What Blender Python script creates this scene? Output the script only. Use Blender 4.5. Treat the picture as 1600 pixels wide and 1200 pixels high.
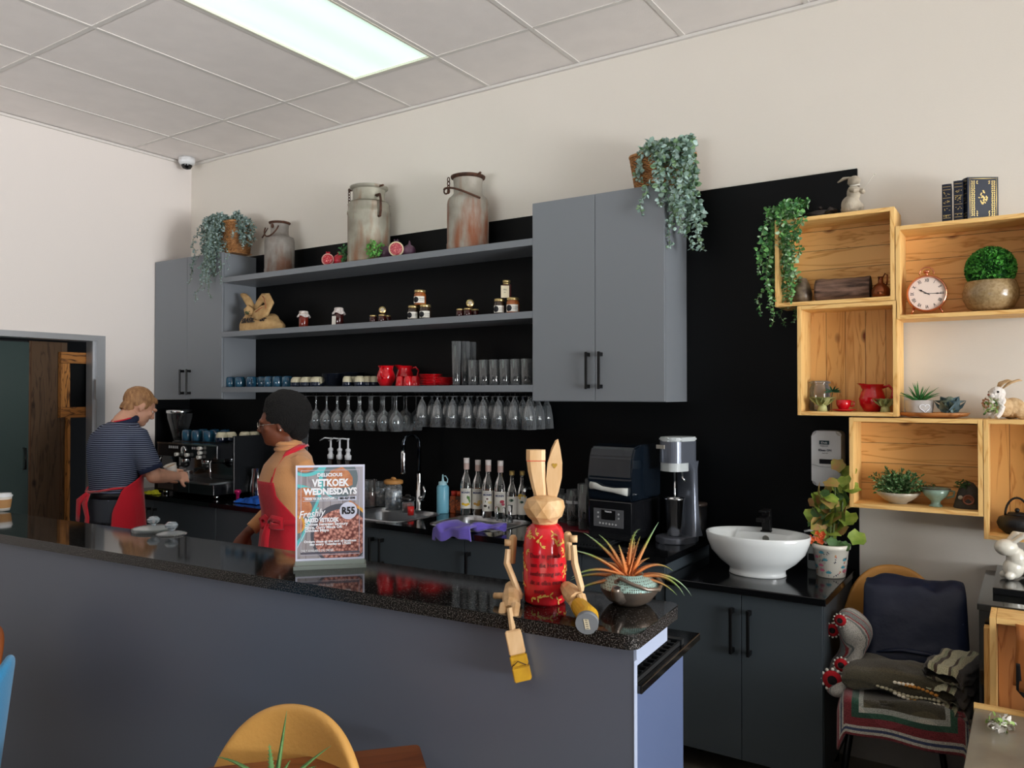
import bpy, bmesh, math, random
from mathutils import Vector, Matrix, Euler, noise
PI = math.pi
R = math.radians
for o in list(bpy.data.objects): bpy.data.objects.remove(o)
S = bpy.context.scene
C = S.collection

# ---------------- camera ----------------
FPX = 1234.0
YAW = R(33.3); PITCH = math.atan(15/FPX); EYE = 1.62
cam_d = bpy.data.cameras.new('camera'); cam = bpy.data.objects.new('camera', cam_d); C.objects.link(cam)
cam_d.sensor_width = 36; cam_d.lens = 36*FPX/1600; cam_d.clip_start = .05
cam.location = (0, 0, EYE); cam.rotation_euler = (PI/2+PITCH, 0, YAW)
S.camera = cam

# ---------------- world, lights, exposure ----------------
S.view_settings.view_transform = 'Standard'; S.view_settings.look = 'None'
S.view_settings.gamma = 1; S.view_settings.use_curve_mapping = False
S.view_settings.exposure = -0.75
W = bpy.data.worlds.new('world'); S.world = W; W.use_nodes = True
W.node_tree.nodes['Background'].inputs[0].default_value = (.86, .92, 1, 1)
W.node_tree.nodes['Background'].inputs[1].default_value = .6
def area(name, loc, target, sx, sy, power, col, spread=180):
    l = bpy.data.lights.new(name, 'AREA'); l.shape = 'RECTANGLE'; l.size = sx; l.size_y = sy
    l.energy = power; l.color = col; l.spread = R(spread)
    o = bpy.data.objects.new(name, l); C.objects.link(o); o.location = loc
    o.rotation_euler = (Vector(target)-Vector(loc)).to_track_quat('-Z', 'Y').to_euler()
    return o
# daylight through the windows in the right-hand wall, and low sun through the shopfront behind the viewer
area('window_daylight', (4.15, 1.75, 2.15), (-3, 2.3, 1.75), 2.5, 1.8, 230, (.95, .98, 1))
# added fill lamps, aimed up to brighten the ceiling and upper walls
area('ceiling_fill_side', (4.1, 1.3, 1.2), (-3.6, 2.2, 3.3), 3.0, .8, 130, (.97, .985, 1), 80)
area('ceiling_fill_front', (-2.4, -4.7, 1.2), (-3.4, 0.2, 3.6), 5.0, .8, 75, (.97, .98, 1), 55)
# sun mirrored off glass outside: the soft bright band high on the left wall
sl = bpy.data.lights.new('reflected_sun', 'SPOT'); sl.energy = 640; sl.spot_size = R(17); sl.spot_blend = .7; sl.shadow_soft_size = .15; sl.color = (1, .97, .95)
sr_ = bpy.data.objects.new('reflected_sun', sl); C.objects.link(sr_); sr_.location = (4.0, .9, 1.9); sr_.rotation_euler = (Vector((-5.52, 2.55, 2.75))-Vector(sr_.location)).to_track_quat('-Z', 'Y').to_euler()
sd = bpy.data.lights.new('sun', 'SUN'); sd.energy = 60; sd.angle = R(1); sd.color = (1, .95, .9)
so = bpy.data.objects.new('sun', sd); C.objects.link(so); so.rotation_euler = Vector((.15, .62, -.77)).to_track_quat('-Z', 'Y').to_euler()
# ---------------- measuring helpers ----------------
_f = Vector((-math.sin(YAW)*math.cos(PITCH), math.cos(YAW)*math.cos(PITCH), math.sin(PITCH)))
_r = Vector((math.cos(YAW), math.sin(YAW), 0)); _u = _r.cross(_f)
def _d(u, v): return _f + _r*((u-800)/FPX) + _u*((600-v)/FPX)
def aty(u, v, y):
    d = _d(u, v); return Vector((0, 0, EYE)) + d*(y/d.y)
def atz(u, v, z):
    d = _d(u, v); return Vector((0, 0, EYE)) + d*((z-EYE)/d.z)
def atx(u, v, x):
    d = _d(u, v); return Vector((0, 0, EYE)) + d*(x/d.x)
def xu(u, y): return aty(u, 615, y).x

# ---------------- materials ----------------
MATS = {}
def lin(c):
    f = lambda v: (v/12.92 if v <= .04045 else ((v+.055)/1.055)**2.4)
    if isinstance(c, str): c = tuple(int(c[i:i+2], 16)/255 for i in (0, 2, 4))
    return tuple(f(v) for v in c)+(1,)
def M(name, col, rough=.5, metal=0, spec=.5, trans=0, ior=1.45, bump=0, bscale=40, var=0, vscale=8, coat=0, emit=0, col2=None, alpha=1, sheen=0, stretch=None):
    if name in MATS: return MATS[name]
    m = bpy.data.materials.new(name); m.use_nodes = True; nt = m.node_tree; N = nt.nodes; L = nt.links
    b = N['Principled BSDF']; c = lin(col)
    b.inputs['Base Color'].default_value = c; b.inputs['Roughness'].default_value = rough
    b.inputs['Metallic'].default_value = metal; b.inputs['Specular IOR Level'].default_value = spec
    b.inputs['Transmission Weight'].default_value = trans; b.inputs['IOR'].default_value = ior
    b.inputs['Coat Weight'].default_value = coat; b.inputs['Alpha'].default_value = alpha
    b.inputs['Sheen Weight'].default_value = sheen
    if emit: b.inputs['Emission Color'].default_value = c; b.inputs['Emission Strength'].default_value = emit
    if var or col2 or bump:
        tc = N.new('ShaderNodeTexCoord'); mp = N.new('ShaderNodeMapping'); L.new(tc.outputs['Object'], mp.inputs[0])
        if stretch: mp.inputs['Scale'].default_value = stretch
    if var or col2:
        n = N.new('ShaderNodeTexNoise'); n.inputs['Scale'].default_value = vscale; n.inputs['Detail'].default_value = 5
        L.new(mp.outputs[0], n.inputs[0])
        rp = N.new('ShaderNodeValToRGB'); rp.color_ramp.elements[0].position = .35; rp.color_ramp.elements[1].position = .68
        if col2: c2 = lin(col2)
        else: c2 = tuple(min(1, v*(1+var)) for v in c[:3])+(1,); c = tuple(v*(1-var) for v in c[:3])+(1,)
        rp.color_ramp.elements[0].color = c; rp.color_ramp.elements[1].color = c2
        L.new(n.outputs[0], rp.inputs[0]); L.new(rp.outputs[0], b.inputs['Base Color'])
    if bump:
        n2 = N.new('ShaderNodeTexNoise'); n2.inputs['Scale'].default_value = bscale; n2.inputs['Detail'].default_value = 3
        L.new(mp.outputs[0], n2.inputs[0])
        bp = N.new('ShaderNodeBump'); bp.inputs['Strength'].default_value = bump; bp.inputs['Distance'].default_value = .01
        L.new(n2.outputs[0], bp.inputs['Height']); L.new(bp.outputs[0], b.inputs['Normal'])
    MATS[name] = m; return m
def nodes(m): return m.node_tree.nodes, m.node_tree.links, m.node_tree.nodes['Principled BSDF']

# ---------------- mesh helpers ----------------
def nb(): return bmesh.new()
def box(bm, x0, x1, y0, y1, z0, z1, mi=0, bev=0):
    vs = [bm.verts.new(p) for p in ((x0,y0,z0),(x1,y0,z0),(x1,y1,z0),(x0,y1,z0),(x0,y0,z1),(x1,y0,z1),(x1,y1,z1),(x0,y1,z1))]
    fs = [bm.faces.new([vs[i] for i in q]) for q in ((3,2,1,0),(4,5,6,7),(0,1,5,4),(1,2,6,5),(2,3,7,6),(3,0,4,7))]
    for f in fs: f.material_index = mi
    if bev:
        es = {e for f in fs for e in f.edges}
        r = bmesh.ops.bevel(bm, geom=list(es), offset=bev, segments=2, affect='EDGES', profile=.5)
        for f in r['faces']: f.material_index = mi
    return vs
def bx(x0, x1, y0, y1, z0, z1, bev=0):
    bm = nb(); box(bm, x0, x1, y0, y1, z0, z1, 0, bev); return bm
def xform(bm, vs, mat):
    for v in vs: v.co = mat @ v.co
def since(bm, n): bm.verts.ensure_lookup_table(); return bm.verts[n:]
def lathe(bm, prof, seg=24, c=(0,0,0), mi=0, sx=1, sy=1, cap=True, ang=2*PI, smooth=True):
    rings = []
    for r, z in prof:
        if r < 1e-6: rings.append([bm.verts.new((c[0], c[1], c[2]+z))])
        else: rings.append([bm.verts.new((c[0]+sx*r*math.cos(ang*i/seg), c[1]+sy*r*math.sin(ang*i/seg), c[2]+z)) for i in range(seg)])
    for a, b in zip(rings, rings[1:]):
        for i in range(seg):
            j = (i+1) % seg
            if len(a) == 1 and len(b) == 1: continue
            if len(a) == 1: f = [a[0], b[j], b[i]]
            elif len(b) == 1: f = [a[i], a[j], b[0]]
            else: f = [a[i], a[j], b[j], b[i]]
            try: q = bm.faces.new(f); q.material_index = mi; q.smooth = smooth
            except ValueError: pass
    if cap:
        if len(rings[0]) > 1: q = bm.faces.new(rings[0][::-1]); q.material_index = mi
        if len(rings[-1]) > 1: q = bm.faces.new(rings[-1]); q.material_index = mi
    return rings
def tube(bm, pts, rad, seg=8, mi=0, cap=True, flat=1.0, upv=None, closed=False):
    pts = [Vector(p) for p in pts]; n = len(pts)
    rads = rad if isinstance(rad, (list, tuple)) else [rad]*n
    rings = []; up = Vector(upv) if upv else None
    for i, p in enumerate(pts):
        if closed: t = (pts[(i+1) % n]-pts[i-1])
        else: t = (pts[min(i+1, n-1)]-pts[max(i-1, 0)])
        t.normalize()
        if up is None:
            up = Vector((0,0,1)) if abs(t.z) < .9 else Vector((1,0,0))
        s = t.cross(up)
        if s.length < 1e-5: s = t.orthogonal()
        s.normalize(); w = s.cross(t).normalized()
        if not upv: up = w
        rings.append([bm.verts.new(p+(s*math.cos(2*PI*k/seg)+w*math.sin(2*PI*k/seg)*flat)*rads[i]) for k in range(seg)])
    prs = list(zip(rings, rings[1:]))
    if closed: prs.append((rings[-1], rings[0]))
    for a, b in prs:
        for k in range(seg):
            f = bm.faces.new([a[k], a[(k+1)%seg], b[(k+1)%seg], b[k]]); f.smooth = True; f.material_index = mi
    if cap and not closed:
        f = bm.faces.new(rings[0][::-1]); f.material_index = mi
        f = bm.faces.new(rings[-1]); f.material_index = mi
    return rings
def prism(bm, poly, z0, z1, mi=0, axis='z'):
    # poly: list of (a,b); extruded along axis
    def P(a, b, h):
        return {'z': (a, b, h), 'y': (a, h, b), 'x': (h, a, b)}[axis]
    lo = [bm.verts.new(P(a, b, z0)) for a, b in poly]; hi = [bm.verts.new(P(a, b, z1)) for a, b in poly]
    n = len(poly); fs = []
    for i in range(n): fs.append(bm.faces.new([lo[i], lo[(i+1)%n], hi[(i+1)%n], hi[i]]))
    fs.append(bm.faces.new(lo[::-1])); fs.append(bm.faces.new(hi))
    for f in fs: f.material_index = mi
    return fs
def ball(bm, c, r, sc=(1,1,1), sub=2, rot=None, mi=0):
    n = len(bm.verts)
    m = Matrix.Translation(c) @ (rot.to_matrix().to_4x4() if rot else Matrix()) @ Matrix.Diagonal((sc[0]*r, sc[1]*r, sc[2]*r, 1))
    q = bmesh.ops.create_icosphere(bm, subdivisions=sub, radius=1, matrix=m)
    for v in q['verts']:
        for f in v.link_faces: f.smooth = True; f.material_index = mi
    return q['verts']
def rrect(x0, x1, y0, y1, r, n=5):
    P = []
    for cx, cy, a in ((x1-r, y1-r, 0), (x0+r, y1-r, PI/2), (x0+r, y0+r, PI), (x1-r, y0+r, 1.5*PI)):
        for i in range(n+1): t = a+PI/2*i/n; P.append((cx+r*math.cos(t), cy+r*math.sin(t)))
    return P
def obj(name, bm, mat, parent=None, smooth=False, loc=None, rot=None, label=None, nrm=True):
    me = bpy.data.meshes.new(name)
    if nrm: bmesh.ops.recalc_face_normals(bm, faces=bm.faces[:])
    if smooth:
        for f in bm.faces: f.smooth = True
    bm.to_mesh(me); bm.free()
    for m in (mat if isinstance(mat, (list, tuple)) else [mat]): me.materials.append(m)
    o = bpy.data.objects.new(name, me); C.objects.link(o)
    if parent: o.parent = parent
    if loc: o.location = loc
    if rot: o.rotation_euler = rot
    if label: o['label'] = label
    return o
def tag(o, label, cat, group=None, kind=None):
    if label: o['label'] = label
    if cat: o['category'] = cat
    if group: o['group'] = group
    if kind: o['kind'] = kind
    return o
def thing(name, label, cat, loc=(0,0,0), rz=0, group=None, rot=None):
    o = bpy.data.objects.new(name, None); C.objects.link(o); o.empty_display_size = .05
    o.location = loc; o.rotation_euler = rot if rot else (0, 0, rz)
    return tag(o, label, cat, group)
def struct(name, bm, mat, **k):
    o = obj(name, bm, mat, **k); o['kind'] = 'structure'; return o
def copy_tree(root, loc, rz=None, label=None, group=None, rot=None, scale=None):
    r = root.copy(); C.objects.link(r); r.location = loc
    if rz is not None: r.rotation_euler = (0, 0, rz)
    if rot is not None: r.rotation_euler = rot
    if scale: r.scale = scale if isinstance(scale, (tuple, list)) else (scale,)*3
    if label: r['label'] = label
    if group: r['group'] = group
    for ch in [c for c in bpy.data.objects if c.parent == root]:
        c = ch.copy(); C.objects.link(c); c.parent = r
        for g in [q for q in bpy.data.objects if q.parent == ch]:
            d = g.copy(); C.objects.link(d); d.parent = c
    return r
def text(name, lines, mat, parent, loc, rot, font_skew=0, ext=.0004, label=None):
    # lines: (string, size, x, y, align[, xscale])
    out = bmesh.new()
    for ln in lines:
        s, size, x, y, al = ln[:5]; xs = ln[5] if len(ln) > 5 else 1; bold = ln[6] if len(ln) > 6 else 0
        cu = bpy.data.curves.new('t', 'FONT'); cu.body = s; cu.size = size; cu.align_x = al; cu.extrude = ext
        cu.resolution_u = 2; cu.offset = bold; cu.shear = font_skew
        o = bpy.data.objects.new('t', cu); C.objects.link(o)
        bpy.context.view_layer.update()
        me = bpy.data.meshes.new_from_object(o.evaluated_get(bpy.context.evaluated_depsgraph_get()))
        if xs < 0: xx = [v.co.x for v in me.vertices]; xs = -xs/(max(xx)-min(xx))
        for v in me.vertices: v.co.x = v.co.x*xs+x; v.co.y += y
        out.from_mesh(me); bpy.data.objects.remove(o); bpy.data.curves.remove(cu); bpy.data.meshes.remove(me)
    return obj(name, out, mat, parent, loc=loc, rot=rot, label=label)
def bend_text(o, r):
    # wrap a text mesh (x right, y up, z out) round a vertical cylinder of radius r about the parent's axis
    for v in o.data.vertices:
        a = v.co.x/r; rr = r+v.co.z
        x, y, z = rr*math.sin(a), -rr*math.cos(a), v.co.y
        v.co = (x, y, z)
FR = (PI/2, 0, 0)      # text facing the viewer (-Y)
# ---------------- shared materials ----------------
plaster = M('warm_plaster', 'DED8CE', .85, bump=.05, bscale=120, var=.02, vscale=1.2)
plaster_l = M('plaster_left', 'E4DDD8', .85, bump=.05, bscale=120)
tile_m = M('ceiling_tile', 'EEE8E4', .9, bump=.15, bscale=300, var=.02)
grid_m = M('ceiling_grid', 'D9D5D0', .6)
black_panel = M('black_panel', '07090B', .45, spec=.18)
grey_lam = M('grey_laminate', '7B8086', .38, spec=.4)
dark_lam = M('charcoal_laminate', '3E464C', .4, spec=.4)
black_metal = M('black_metal', '0C0C0D', .35, metal=.3)
chrome = M('chrome', 'D8DADC', .12, metal=1)
steel = M('brushed_steel', 'B9BCC0', .28, metal=1, bump=.05, bscale=200, stretch=(1, 1, 12))
white_plastic = M('white_plastic', 'E4E6E8', .35)
black_plastic = M('black_plastic', '0D0E10', .3)
glassm = M('clear_glass', 'FFFFFF', .02, trans=1, ior=1.45)
white_ink = M('white_ink', 'F0F2F8', .6); black_ink = M('black_ink', '15151C', .6)
red_glaze = M('red_glaze', 'C8101C', .12, coat=.6)
skin_m = M('skin', 'CE9478', .55, var=.06, vscale=20)
def black_top(name, base, speck, rough=.08, dens=.62, sc=260):
    m = M(name, base, rough, spec=.55); N, L, b = nodes(m)
    tc = N.new('ShaderNodeTexCoord'); n = N.new('ShaderNodeTexNoise'); n.inputs['Scale'].default_value = sc; n.inputs['Detail'].default_value = 4
    n2 = N.new('ShaderNodeTexVoronoi'); n2.inputs['Scale'].default_value = sc*.6
    rp = N.new('ShaderNodeValToRGB'); rp.color_ramp.elements[0].position = dens; rp.color_ramp.elements[1].position = dens+.08
    rp.color_ramp.elements[0].color = lin(base); rp.color_ramp.elements[1].color = lin(speck)
    mx = N.new('ShaderNodeMix'); mx.data_type = 'RGBA'; mx.blend_type = 'LIGHTEN'
    r2 = N.new('ShaderNodeValToRGB'); r2.color_ramp.elements[0].position = .0; r2.color_ramp.elements[0].color = lin('4A4644'); r2.color_ramp.elements[1].position = .18; r2.color_ramp.elements[1].color = (0, 0, 0, 1)
    L.new(tc.outputs['Object'], n.inputs[0]); L.new(tc.outputs['Object'], n2.inputs[0]); L.new(n.outputs[0], rp.inputs[0]); L.new(n2.outputs['Distance'], r2.inputs[0])
    mx.inputs[0].default_value = .8; L.new(rp.outputs[0], mx.inputs[6]); L.new(r2.outputs[0], mx.inputs[7]); L.new(mx.outputs[2], b.inputs['Base Color'])
    return m
granite = black_top('black_granite', '0E0E0E', '6E6A66', .06, .6, 260)
granite_edge = black_top('granite_cut_edge', '121213', '6A6664', .2, .53, 330)
worktop_m = M('black_worktop', '0D0E10', .1, spec=.5)
def wood(name, c1, c2, knot, plank=.095, axis='z', rough=.45, gap=True, along='x', ringscale=1.0, lo=(.88, .83, .76)):
    """planks stacked along 'axis', grain running along 'along'"""
    m = M(name, c1, rough, spec=.35); N, L, b = nodes(m)
    tc = N.new('ShaderNodeTexCoord'); sp = N.new('ShaderNodeSeparateXYZ'); L.new(tc.outputs['Object'], sp.inputs[0])
    ax = {'x': 0, 'y': 1, 'z': 2}
    dv = N.new('ShaderNodeMath'); dv.operation = 'DIVIDE'; dv.inputs[1].default_value = plank; L.new(sp.outputs[ax[axis]], dv.inputs[0])
    fl = N.new('ShaderNodeMath'); fl.operation = 'FLOOR'; L.new(dv.outputs[0], fl.inputs[0])
    fr = N.new('ShaderNodeMath'); fr.operation = 'FRACT'; L.new(dv.outputs[0], fr.inputs[0])
    wn = N.new('ShaderNodeTexWhiteNoise'); wn.noise_dimensions = '1D'; L.new(fl.outputs[0], wn.inputs['W'])
    off = N.new('ShaderNodeCombineXYZ'); ml = N.new('ShaderNodeMath'); ml.operation = 'MULTIPLY'; ml.inputs[1].default_value = 9; L.new(wn.outputs[0], ml.inputs[0])
    L.new(ml.outputs[0], off.inputs[ax[along]])
    ad = N.new('ShaderNodeVectorMath'); L.new(tc.outputs['Object'], ad.inputs[0]); L.new(off.outputs[0], ad.inputs[1])
    mp = N.new('ShaderNodeMapping'); sc = [14, 14, 14]; sc[ax[along]] = 1.6; mp.inputs['Scale'].default_value = sc; L.new(ad.outputs[0], mp.inputs[0])
    n = N.new('ShaderNodeTexNoise'); n.inputs['Scale'].default_value = 1.3*ringscale; n.inputs['Detail'].default_value = 3; n.inputs['Distortion'].default_value = .6; L.new(mp.outputs[0], n.inputs[0])
    m2 = N.new('ShaderNodeMath'); m2.operation = 'MULTIPLY'; m2.inputs[1].default_value = 11; L.new(n.outputs[0], m2.inputs[0])
    f2 = N.new('ShaderNodeMath'); f2.operation = 'PINGPONG'; f2.inputs[1].default_value = 1; L.new(m2.outputs[0], f2.inputs[0])
    rp = N.new('ShaderNodeValToRGB'); e = rp.color_ramp.elements; e[0].position = 0; e[0].color = lin(c2); e[1].position = .35; e[1].color = lin(c1); L.new(f2.outputs[0], rp.inputs[0])
    mx = N.new('ShaderNodeMix'); mx.data_type = 'RGBA'; mx.blend_type = 'MULTIPLY'; mx.inputs[0].default_value = 1
    r3 = N.new('ShaderNodeValToRGB'); r3.color_ramp.elements[0].color = lo+(1,); r3.color_ramp.elements[1].color = (1.0, 1.0, 1.0, 1); L.new(wn.outputs[0], r3.inputs[0])
    L.new(rp.outputs[0], mx.inputs[6]); L.new(r3.outputs[0], mx.inputs[7])
    # knots
    mp2 = N.new('ShaderNodeMapping'); s2 = [9, 9, 9]; s2[ax[along]] = 5; mp2.inputs['Scale'].default_value = s2; L.new(ad.outputs[0], mp2.inputs[0])
    vo = N.new('ShaderNodeTexVoronoi'); vo.inputs['Scale'].default_value = .8; L.new(mp2.outputs[0], vo.inputs[0])
    r4 = N.new('ShaderNodeValToRGB'); r4.color_ramp.elements[0].position = .05; r4.color_ramp.elements[0].color = (1, 1, 1, 1); r4.color_ramp.elements[1].position = .14; r4.color_ramp.elements[1].color = (0, 0, 0, 1); L.new(vo.outputs['Distance'], r4.inputs[0])
    mk = N.new('ShaderNodeMix'); mk.data_type = 'RGBA'; L.new(r4.outputs[0], mk.inputs[0]); L.new(mx.outputs[2], mk.inputs[6]); mk.inputs[7].default_value = lin(knot)
    last = mk.outputs[2]
    if gap:
        g = N.new('ShaderNodeMath'); g.operation = 'LESS_THAN'; g.inputs[1].default_value = .022; L.new(fr.outputs[0], g.inputs[0])
        mg = N.new('ShaderNodeMix'); mg.data_type = 'RGBA'; L.new(g.outputs[0], mg.inputs[0]); L.new(last, mg.inputs[6]); mg.inputs[7].default_value = lin('4A2A12'); last = mg.outputs[2]
    L.new(last, b.inputs['Base Color'])
    return m
pine_h = wood('pine_planks_level', 'F6C27C', 'D89A54', '7A3E1C', .088, 'z', along='x')
pine_v = wood('pine_planks_upright', 'F6C680', 'DA9E5C', '7A3E1C', .082, 'x', along='z')
pine_f = wood('pine_frame', 'F6CC86', 'DEA860', '9A5E2C', 10, 'z', gap=False, along='x')
# ---------------- the room ----------------
XL, YB, ZC = -5.52, 3.80, 3.43
bm = nb(); box(bm, -7.6, 4.2, -5, YB+.2, -.06, 0)
struct('floor', bm, M('floor_tile', '9A9488', .3, var=.06, vscale=3))
bm = nb(); box(bm, XL-.2, 4.2, YB, YB+.2, 0, ZC+.1); struct('wall_back', bm, plaster)
bm = nb()
box(bm, XL-.12, XL, 3.10, YB, 0, ZC+.1); box(bm, XL-.12, XL, .9, 3.10, 2.02, ZC+.1); box(bm, XL-.12, XL, -5, .9, 0, ZC+.1)
struct('wall_left', bm, plaster_l)
struct('wall_right', bx(4.2, 4.3, -5, YB, 0, ZC+.1), plaster)
bm = nb(); box(bm, XL-.12, 4.3, -5.1, -5, 2.6, ZC+.1); box(bm, XL-.12, -.6, -5.1, -5, 0, 2.6); box(bm, 3.4, 4.3, -5.1, -5, 0, 2.6); struct('wall_front', bm, M('fill_absorbing_wall', '2E3034', .8))  # unseen wall, made dark and closed at left to shade the bar front
# ceiling: tiles and tee grid in one mesh
bm = nb(); box(bm, -7.6, 4.2, -5, YB+.2, ZC+.02, ZC+.1, 0)
gx0 = -3.255; gy0 = 3.302  # a grid line crossing
xs = [gx0+.6*k for k in range(-4, 13)]; ys = [gy0-1.2*k for k in range(0, 7)]
LX0, LX1, LY1 = gx0, gx0+.6, gy0; LY0 = LY1-1.2
for i in range(len(xs)-1):
    for j in range(-1, len(ys)-1):
        a, b = xs[i], xs[i+1]; y1 = YB if j < 0 else ys[j]; y0 = ys[j+1] if j >= 0 else ys[0]
        if a < XL-.05: a = XL
        if b <= XL: continue
        if abs(a-LX0) < .01 and abs(y1-LY1) < .01: continue
        if abs(a-LX0-1.8) < .01 and abs(y1-LY1+1.2) < .01: pass
        box(bm, a+.012, b-.012, y0+.012, y1-.012, ZC-.002, ZC+.02, 0)
for x in xs:
    if x > XL: box(bm, x-.012, x+.012, -5, YB, ZC-.006, ZC+.02, 1)
for y in ys: box(bm, XL, 4.2, y-.012, y+.012, ZC-.0055, ZC+.02, 1)
struct('ceiling', bm, [tile_m, grid_m])
bm = nb(); box(bm, XL, 4.2, YB-.02, YB, ZC-.022, ZC-.006); box(bm, XL, XL+.02, -5, YB-.02, ZC-.022, ZC-.006); struct('trim_1', bm, grid_m)
# recessed light
t = thing('ceiling_light', 'long recessed fluorescent ceiling light glowing pale green behind a ribbed cover', 'ceiling light', ((LX0+LX1)/2, (LY0+LY1)/2, ZC))
bm = nb(); hx, hy = .288, .588
for q in ((-hx, hx, -hy, -hy+.014), (-hx, hx, hy-.014, hy), (-hx, -hx+.014, -hy+.014, hy-.014), (hx-.014, hx, -hy+.014, hy-.014)): box(bm, *q, -.008, .015)
obj('frame', bm, M('light_frame', 'DAD8C8', .4), t)
dm = M('prismatic_diffuser', 'DDF6E6', .4, emit=1.5); N, L, b = nodes(dm)
tc = N.new('ShaderNodeTexCoord'); wv = N.new('ShaderNodeTexWave'); wv.inputs['Scale'].default_value = 28; wv.bands_direction = 'Y'; L.new(tc.outputs['Object'], wv.inputs[0])
sp = N.new('ShaderNodeSeparateXYZ'); L.new(tc.outputs['Object'], sp.inputs[0])
ma = N.new('ShaderNodeMath'); ma.operation = 'MULTIPLY'; ma.inputs[1].default_value = 21; L.new(sp.outputs[0], ma.inputs[0])
mc = N.new('ShaderNodeMath'); mc.operation = 'COSINE'; L.new(ma.outputs[0], mc.inputs[0])   # two tubes behind the cover
mr = N.new('ShaderNodeMapRange'); mr.inputs[1].default_value = 1; mr.inputs[2].default_value = -1; mr.inputs[3].default_value = 1.25; mr.inputs[4].default_value = 1.5; L.new(mc.outputs[0], mr.inputs[0])
mw = N.new('ShaderNodeMapRange'); mw.inputs[3].default_value = .93; mw.inputs[4].default_value = 1.05; L.new(wv.outputs[1], mw.inputs[0])
mm = N.new('ShaderNodeMath'); mm.operation = 'MULTIPLY'; L.new(mr.outputs[0], mm.inputs[0]); L.new(mw.outputs[0], mm.inputs[1]); L.new(mm.outputs[0], b.inputs['Emission Strength'])
b.inputs['Emission Color'].default_value = lin('DDF8EA')
obj('diffuser', bx(-hx+.014, hx-.014, -hy+.014, hy-.014, .004, .012), dm, t)
# security camera
p = atz(291, 253, ZC-.01)
t = thing('security_camera', 'white dome security camera in the ceiling corner', 'security camera', (XL+.13, 3.67, ZC-.006))
bm = nb(); lathe(bm, [(0, 0), (.058, 0), (.06, -.03), (.052, -.05), (0, -.05)], 28); obj('housing', bm, white_plastic, t, smooth=False)
bm = nb(); lathe(bm, [(.04, -.05), (.039, -.065), (.028, -.082), (0, -.09)], 24, cap=False); obj('dome', bm, M('dome_black', '08080A', .08), t)
bm = nb(); lathe(bm, [(.041, -.05), (.041, -.057), (.046, -.05)], 24, cap=False); obj('ring', bm, white_plastic, t)
# door frame and what stands in the doorway
alu = M('aluminium', 'B4B7BB', .35, metal=.6)
bm = nb(); box(bm, XL-.13, XL+.012, 3.05, 3.11, 0, 2.03); box(bm, XL-.13, XL+.012, .9, 3.05, 1.99, 2.03); box(bm, XL-.13, XL+.012, .86, .9, 0, 2.03)
box(bm, XL-.05, XL-.02, 3.035, 3.05, 0, 1.99); box(bm, XL-.005, XL+.018, 3.04, 3.065, 1.58, 1.72)
o = struct('door_1', bm, alu)
struct('wall_passage', bx(-7.2, -7.1, .2, 3.9, 0, 3), M('passage_wall', '17191B', .8))
struct('ceiling_passage', bx(-7.2, XL-.12, .2, 3.9, 2.3, 2.36), M('passage_wall', '17191B', .8))
dw = wood('dark_plank', '5A4838', '3E3026', '1E140E', .2, 'y', rough=.35, along='z')
# dark cabinet doors just inside the doorway
def yx(u, x): return atx(u, 615, x).y
XC = XL-.20
t = thing('tall_cabinet', 'tall dark green laminate cupboard inside the left doorway', 'cabinet', (XC, 1.9, 0))
sm_ = yx(43, XC)-1.9
obj('body', bx(-.35, -.001, -1.0, sm_, 0, 1.98), M('passage_wall', '17191B', .8), t)
for k, (a, b_) in enumerate(((sm_-.52, sm_-.002), (-1.0, sm_-.524))):
    d = obj('door', bx(0, .02, a, b_, .08, 1.97), M('green_lam', '3C4A48', .22, spec=.5), t)
    hy_ = yx(35, XC)-1.9 if k == 0 else b_-.06
    bm = nb(); tube(bm, [(.02, hy_, 1.11), (.055, hy_, 1.11), (.055, hy_, 1.25), (.02, hy_, 1.25)], .006); obj('handle', bm, black_metal, d)
obj('wooden_side_panel', bx(-.02, .015, sm_+.001, yx(103, XC)-1.9, 0, 1.98), dw, t, label='dark brown timber panel')
t = thing('timber_wall_frame', 'rustic timber frame of four rough boards round a black panel beyond the doorway', 'frame', (XL-.155, 2.8, 0))
rus = wood('rustic_board', 'A87038', '3A2010', '1A0D06', .3, 'z', along='y', rough=.5, gap=False, ringscale=1.4); rusv = wood('rustic_board_upright', 'B27A40', '4A2A14', '1A0D06', .3, 'y', along='z', gap=False, ringscale=1.4)
def yfx(u): return atx(u, 615, XL-.155).y-2.8
def zv(u, v): return atx(u, v, XL-.155).z
for n_, u0, u1, v0, v1, mt in (('board', 93, 152, 568, 551, rus), ('board', 93, 156, 652, 636, rus), ('post', 93, 107, 636, 568, rusv), ('post', 141, 153, 636, 568, rusv), ('back_panel', 107, 141, 636, 568, black_panel)):
    z0, z1 = zv((u0+u1)/2, v0), zv((u0+u1)/2, v1)
    obj(n_, bx(-.02 if 'back' not in n_ else -.03, .02 if 'back' not in n_ else -.01, yfx(u0), yfx(u1), z0, z1), mt, t)
obj('post', bx(-.02, .02, yfx(104), yfx(108), 0, zv(106, 652)), rusv, t)
obj('post', bx(-.0, .03, yfx(153)+.001, yfx(158), zv(106, 690), zv(150, 551)), rusv, t)
# black splash panel on the back wall, and its return on the left wall
struct('trim_2', bx(XL+.02, -.642, YB-.016, YB-.001, .5, 2.626), black_panel)
struct('trim_3', bx(XL+.001, XL+.016, 3.5, YB-.002, .5, 1.575), black_panel)
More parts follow.
